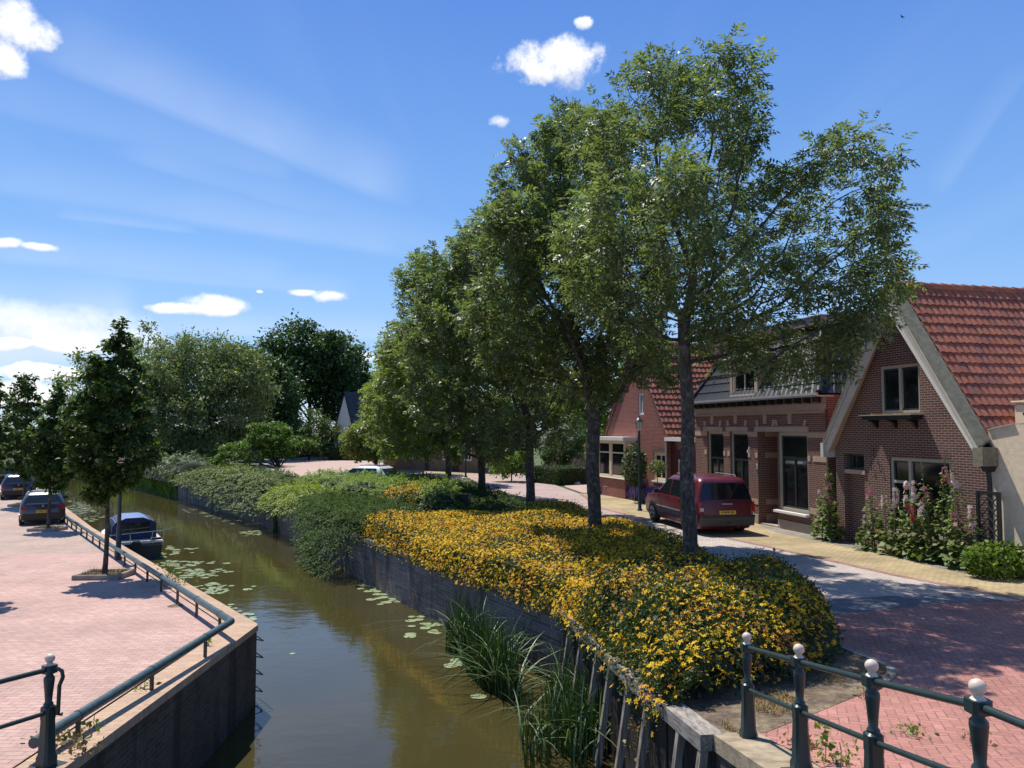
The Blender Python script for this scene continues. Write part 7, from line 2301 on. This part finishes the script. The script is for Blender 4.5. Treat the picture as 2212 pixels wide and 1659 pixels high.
foliage_ball('garden_shrub', 'small leafy plant spreading over the yellow paving by the trellis', 'shrub', Vector((p.x + .2, p.y + .5, zr(p.y))), .62, .4, .24, 700, .12, 'mid', z0=.22)
p = gr(*c4(1480, 1225))
foliage_ball('garden_shrub', 'low weedy plant at the edge of the grey slabs', 'shrub', Vector((p.x + .1, p.y + .3, zr(p.y))), .5, .22, .14, 300, .12, 'holly', z0=.12)
# fallen dry leaves along the path, uncountable
pp = in_poly(420, [G(*c4(*q)) for q in ((760, 1050), (1150, 1125), (1500, 1235), (1700, 1290), (1720, 1230), (1400, 1130), (1000, 1040))])
ax = unit(np.column_stack([NR.normal(size=(420, 2)), NR.normal(size=420) * .2]))
lv = simple_leaves(np.column_stack([pp, zr_v(pp[:, 1]) + NR.uniform(.02, .06, 420)]), ax, unit(np.array([0, 0, 1.]) + NR.normal(size=(420, 3)) * .3), .10 * NR.uniform(.4, 1.2, 420), .6)
tag(link('fallen_leaves', poly_mesh('fallen_leaves', lv, 4), M['dry']), 'dry fallen leaves scattered along the foot of the hollyhocks', 'leaves', kind='stuff')

# ================================================================== WATER PLANTS
def lily_mesh(seed):
    r_ = random.Random(seed)
    m_ = MB()
    n = 14
    pts = [(0, 0, .012)]
    for k in range(n + 1):
        a = R(12) + (2 * math.pi - R(24)) * k / n
        q = 1 + r_.uniform(-.06, .06)
        pts.append((math.cos(a) * q, math.sin(a) * q, r_.uniform(.004, .022)))
    m_.add(pts, [(0, k, k + 1) for k in range(1, n + 1)])
    me = m_.mesh('lily_pad')
    return me
LM = [lily_mesh(k) for k in range(4)]
for me in LM:
    me.materials.append(M['pad'])
def pads(cr, label, grp, spots, n=None, area=None, rad=.16, jitter=0):
    """spots in the print, or n random ones within an area"""
    pts = []
    if area:
        ph = [on(*cr(*q), WZ) for q in area]
        P_ = in_poly(n, [(q.x, q.y) for q in ph])
        pts = [(x, y) for x, y in P_]
    else:
        for q in spots:
            p = on(*cr(*q), WZ)
            pts.append((p.x, p.y))
    for i, (x, y) in enumerate(pts):
        o = bpy.data.objects.new('lily_pad', LM[rnd.randrange(4)])
        C.objects.link(o)
        s = rad * rnd.uniform(.6, 1.2)
        o.location = (x, y, WZ + .004 + .003 * (i % 5))
        o.scale = (s, s * rnd.uniform(.85, 1), s)
        o.rotation_euler = (0, 0, rnd.uniform(0, 6.28))
        tag(o, label, 'lily pad', grp)
c8 = crop(700, 1800, .4521)
c9 = crop(900, 2274, .4521)
pads(c9, 'round pale green lily pads of the patch close under the brick canal wall', 'lily pads under the brick canal wall',
     [(1165, 68), (1200, 74), (1245, 70), (1280, 78), (1150, 102), (1215, 120), (1260, 108), (1300, 92), (1330, 108), (1290, 125), (1380, 115), (1300, 147), (1360, 150), (1240, 195), (1305, 186), (1355, 173), (1320, 235), (1370, 220), (1410, 205), (1440, 190), (1480, 208), (1420, 185)], rad=.15)
pads(c9, 'separate lily pads between the brick wall patch and the reeds', 'lily pads in front of the reeds',
     [(1597, 342), (1672, 343), (1585, 380), (1655, 371), (1595, 428), (1712, 440), (1695, 404), (1760, 420), (1790, 465), (1820, 490), (1780, 475), (1588, 495), (1580, 516), (1840, 410), (1730, 410)], rad=.15)
pads(c9, 'lily pads floating beside the tall reeds', 'lily pads beside the reeds', [(1985, 722), (1935, 770), (2000, 758), (2175, 1042), (1960, 765)], rad=.15)
pads(c9, 'single small lily pad alone on the open water', None, [(558, 663)], rad=.10)
pads(cl, 'lily pads of the long patch beside the stern of the boat', 'lily pads beside the boat stern', None, 26, [(1260, 870), (1340, 805), (1440, 850), (1280, 910)], .115)
pads(cl, 'lily pads of the wide patch between the boat and the pipe rail', 'lily pads between boat and rail', None, 44, [(1190, 965), (1300, 920), (1620, 930), (1500, 980), (1270, 1005)], .12)
pads(cl, 'lily pads of the patch in midstream below the boat', 'lily pads in midstream below the boat', None, 46, [(1310, 1035), (1560, 972), (1840, 1000), (1740, 1050), (1380, 1070)], .12)
pads(cl, 'lily pads close along the quay wall before its corner', 'lily pads along the quay wall', None, 40, [(1480, 1140), (1640, 1098), (1870, 1112), (1780, 1175), (1540, 1205)], .115)
pads(cl, 'lily pads at the corner of the quay wall', 'lily pads at the quay corner', [(1830, 1268), (1800, 1290), (1895, 1322), (1950, 1345), (1985, 1350), (2005, 1370), (1925, 1352), (1990, 1388), (1860, 1300)], rad=.13)
pads(cl, 'lily pads along the far canal wall beyond the green shrub', 'lily pads along the far canal wall', None, 40, [(1900, 690), (2060, 680), (2060, 720), (1920, 735)], .10)
pads(cl, 'far floating pads and debris along the far wall', 'far pads beyond the boat', None, 44, [(1430, 520), (1560, 500), (2010, 640), (1900, 650)], .11)
pads(cl, 'far lily pads glittering beside the quay ahead of the boat', 'far lily pads beside the quay', None, 60, [(520, 540), (540, 440), (700, 480), (830, 570), (720, 640), (600, 600)], .15)
pads(cl, 'scattered small lily pads in midstream beside the boat', 'scattered lily pads in midstream', [(1400, 832), (1480, 826), (1520, 830), (1555, 824), (1690, 930), (1665, 940), (1795, 942), (1770, 1000), (1830, 1010), (2010, 1127), (1960, 1148), (1520, 858)], rad=.13)
def reeds(label, pts, n, h, wd=.03):
    e = tag(empty('reed_clump', (0, 0, 0)), label, 'reeds', 'reed clumps in the canal')
    P_ = in_poly(n, pts)
    Q = np.column_stack([P_, np.full(n, WZ - .05)])
    grass_blades('upright_blades', Q[: int(n * .75)], h, wd, M['reed_dark'], e, .22, 4)
    grass_blades('arching_blades', Q[int(n * .75):], h * 1.05, wd * 1.25, M['reed'], e, 1.0, 6)
RL = lambda pts: [xy(on(*c9(*q), WZ)) for q in pts]
reeds('tall reeds against the brick canal wall', RL([(1880, 640), (1960, 580), (2230, 740), (2240, 830), (2060, 760)]), 300, 1.45)
reeds('dense reeds where the brick wall meets the timber wall', RL([(2060, 830), (2240, 770), (2560, 1000), (2500, 1120), (2230, 1000)]), 460, 1.35)
reeds('dark reeds at the foot of the leaning timber posts', [xy(on(*c6(*q), WZ)) for q in ((330, 1180), (520, 1080), (740, 1330), (760, 1560), (560, 1700), (330, 1500))], 520, 1.2)
reeds('sparse bent reeds nearest the bridge', [xy(on(*c6(*q), WZ)) for q in ((60, 1330), (300, 1260), (420, 1640), (150, 1720))], 90, .95)
reeds('thin reeds at the quay wall ahead of the grey car', [xy(on(*cl(*q), WZ)) for q in ((400, 470), (430, 440), (520, 470), (510, 520))], 160, 1.7, .05)
reeds('small reed tuft standing before the far canal wall', [xy(on(*cl(*q), WZ)) for q in ((2150, 690), (2180, 680), (2200, 700), (2170, 705))], 24, 1.6, .04)
# weeds in the joints of the quay and beside the railing
def weeds(label, base, n, h, mk, spread, zb, group='weeds growing from the joints'):
    e = tag(empty('weed_tuft', (base[0], base[1], zb)), label, 'weed', group)
    P_ = np.column_stack([NR.normal(size=(n, 2)) * spread, NR.uniform(0, h, n)])
    ax = unit(NR.normal(size=(n, 3)) + [0, 0, .5])
    link('leaves', poly_mesh('leaves', simple_leaves(P_, ax, unit(NR.normal(size=(n, 3)) + [0, 0, 1.]), .07 * NR.uniform(.5, 1.3, n), .6), 4), M[mk], e)
    MB().tube([(0, 0, -.02), (.01, 0, h * .6), (.0, .01, h)], .004, 4).build('stem', M['stem'], e)
for (cx, cy), n, h, sp_, lab in (((1340, 1085), 60, .25, .16, 'green weeds sprouting beside the pipe rail near the shadow of the linden'), ((1410, 1120), 40, .18, .14, 'low green weeds just past the linden shadow by the rail'), ((1330, 1060), 60, .4, .1, 'taller weeds on the water side of the pipe rail')):
    p = gr(*cl(cx, cy), zl)
    weeds(lab, p, n, h, 'weed', sp_, p.z)
cq = crop(0, 2250, .4973)
for (cx, cy), n, h, sp_, mk, lab in (((460, 1340), 34, .14, .10, 'weed', 'green weeds beside the quay railing post'), ((700, 1260), 26, .10, .10, 'weed', 'weeds in the shadow of the pipe rail'), ((1140, 940), 16, .10, .05, 'weed', 'small weed under the middle of the pipe rail'), ((1650, 590), 12, .12, .03, 'weed', 'tiny weed under the rail near the quay corner'), ((560, 1400), 50, .12, .14, 'weed_dry', 'dry yellow weeds on the coping near the railing post'), ((650, 1440), 40, .2, .07, 'weed_dry', 'brown dry stalks on the coping edge')):
    p = gr(*cq(cx, cy), zl)
    weeds(lab, p, n, h, mk, sp_, p.z)
for (cx, cy), n, h, sp_, mk, lab in (((640, 1610), 46, .36, .07, 'mid', 'leafy green weed between the second and third railing posts'), ((760, 1640), 40, .2, .1, 'weed', 'low weeds at the bottom behind the railing'), ((470, 1500), 60, .10, .10, 'weed_dry', 'dry straw coloured tuft beside the second railing post'), ((1330, 1400), 34, .09, .09, 'weed', 'small weeds in the red herringbone paving'), ((1850, 1470), 30, .10, .06, 'weed_dry', 'dry grass tuft right of the third railing post'), ((1020, 930), 50, .12, .14, 'weed_dry', 'dry weeds inside the curved kerb'), ((940, 1100), 20, .14, .05, 'weed_dry', 'yellowish sprout at the kerb tip')):
    p = gr(*cn(cx, cy))
    weeds(lab, p, n, h, mk, sp_, p.z)
dg = in_poly(2800, [G(*cn(*q)) for q in ((-200, 1330), (180, 1060), (520, 980), (900, 800), (1120, 900), (960, 1040), (500, 1230), (200, 1400), (-60, 1420))])
k_ = vnoise(dg, 4.0, 31) > 0.15
dg = dg[k_]
tag(grass_blades('dry_grass', np.column_stack([dg, zr_v(dg[:, 1]) + .015]), .07, .012, M['weed_dry'], None, 1.1), 'sparse dry grass on the bare soil behind the railing', 'grass', kind='stuff')
p = gr(*c6(1000, 1480), lambda y: -0.6)
p = T0 + tdir * ((Vector((p.x, p.y)) - T0).dot(tdir)) + tn * 0.10
for k in range(1):
    weeds('brown dead weed clinging to the timber wall between two posts', (p.x, p.y), 90, .5, 'weed_dry', .09, -0.75)
# drain cover in the quay paving
p = gr(*cq(1390, 275), zl)
dc = MB().lathe([(.15, 0), (.15, .008), (.002, .009)], (0, 0, 0), 20).build('drain_cover', M['soil'])
dc.location = (p.x, p.y, p.z)
tag(dc, 'dark oval drain cover in the pink quay paving', 'drain cover')
# a bird high in the sky
bp = ray(1950, 37).normalized() * 70 + Vector((0, 0, CAMZ))
bd = MB()
bd.add([(-.35, 0, .10), (-.12, .08, .03), (0, .16, 0), (.14, .09, .03), (.38, 0, .07), (.13, -.05, .02), (0, -.16, -.01), (-.13, -.05, .02), (0, 0, .06), (0, 0, -.05)], [(0, 1, 7), (1, 2, 8), (1, 8, 7), (7, 8, 6), (2, 3, 8), (3, 5, 8), (5, 6, 8), (3, 4, 5), (1, 9, 2), (2, 9, 3), (7, 6, 9), (6, 5, 9)])
o = bd.build('bird', M['black'])
o.location = bp
o.rotation_euler = (R(20), R(8), R(30))
tag(o, 'tiny dark bird flying high at the upper right', 'bird')
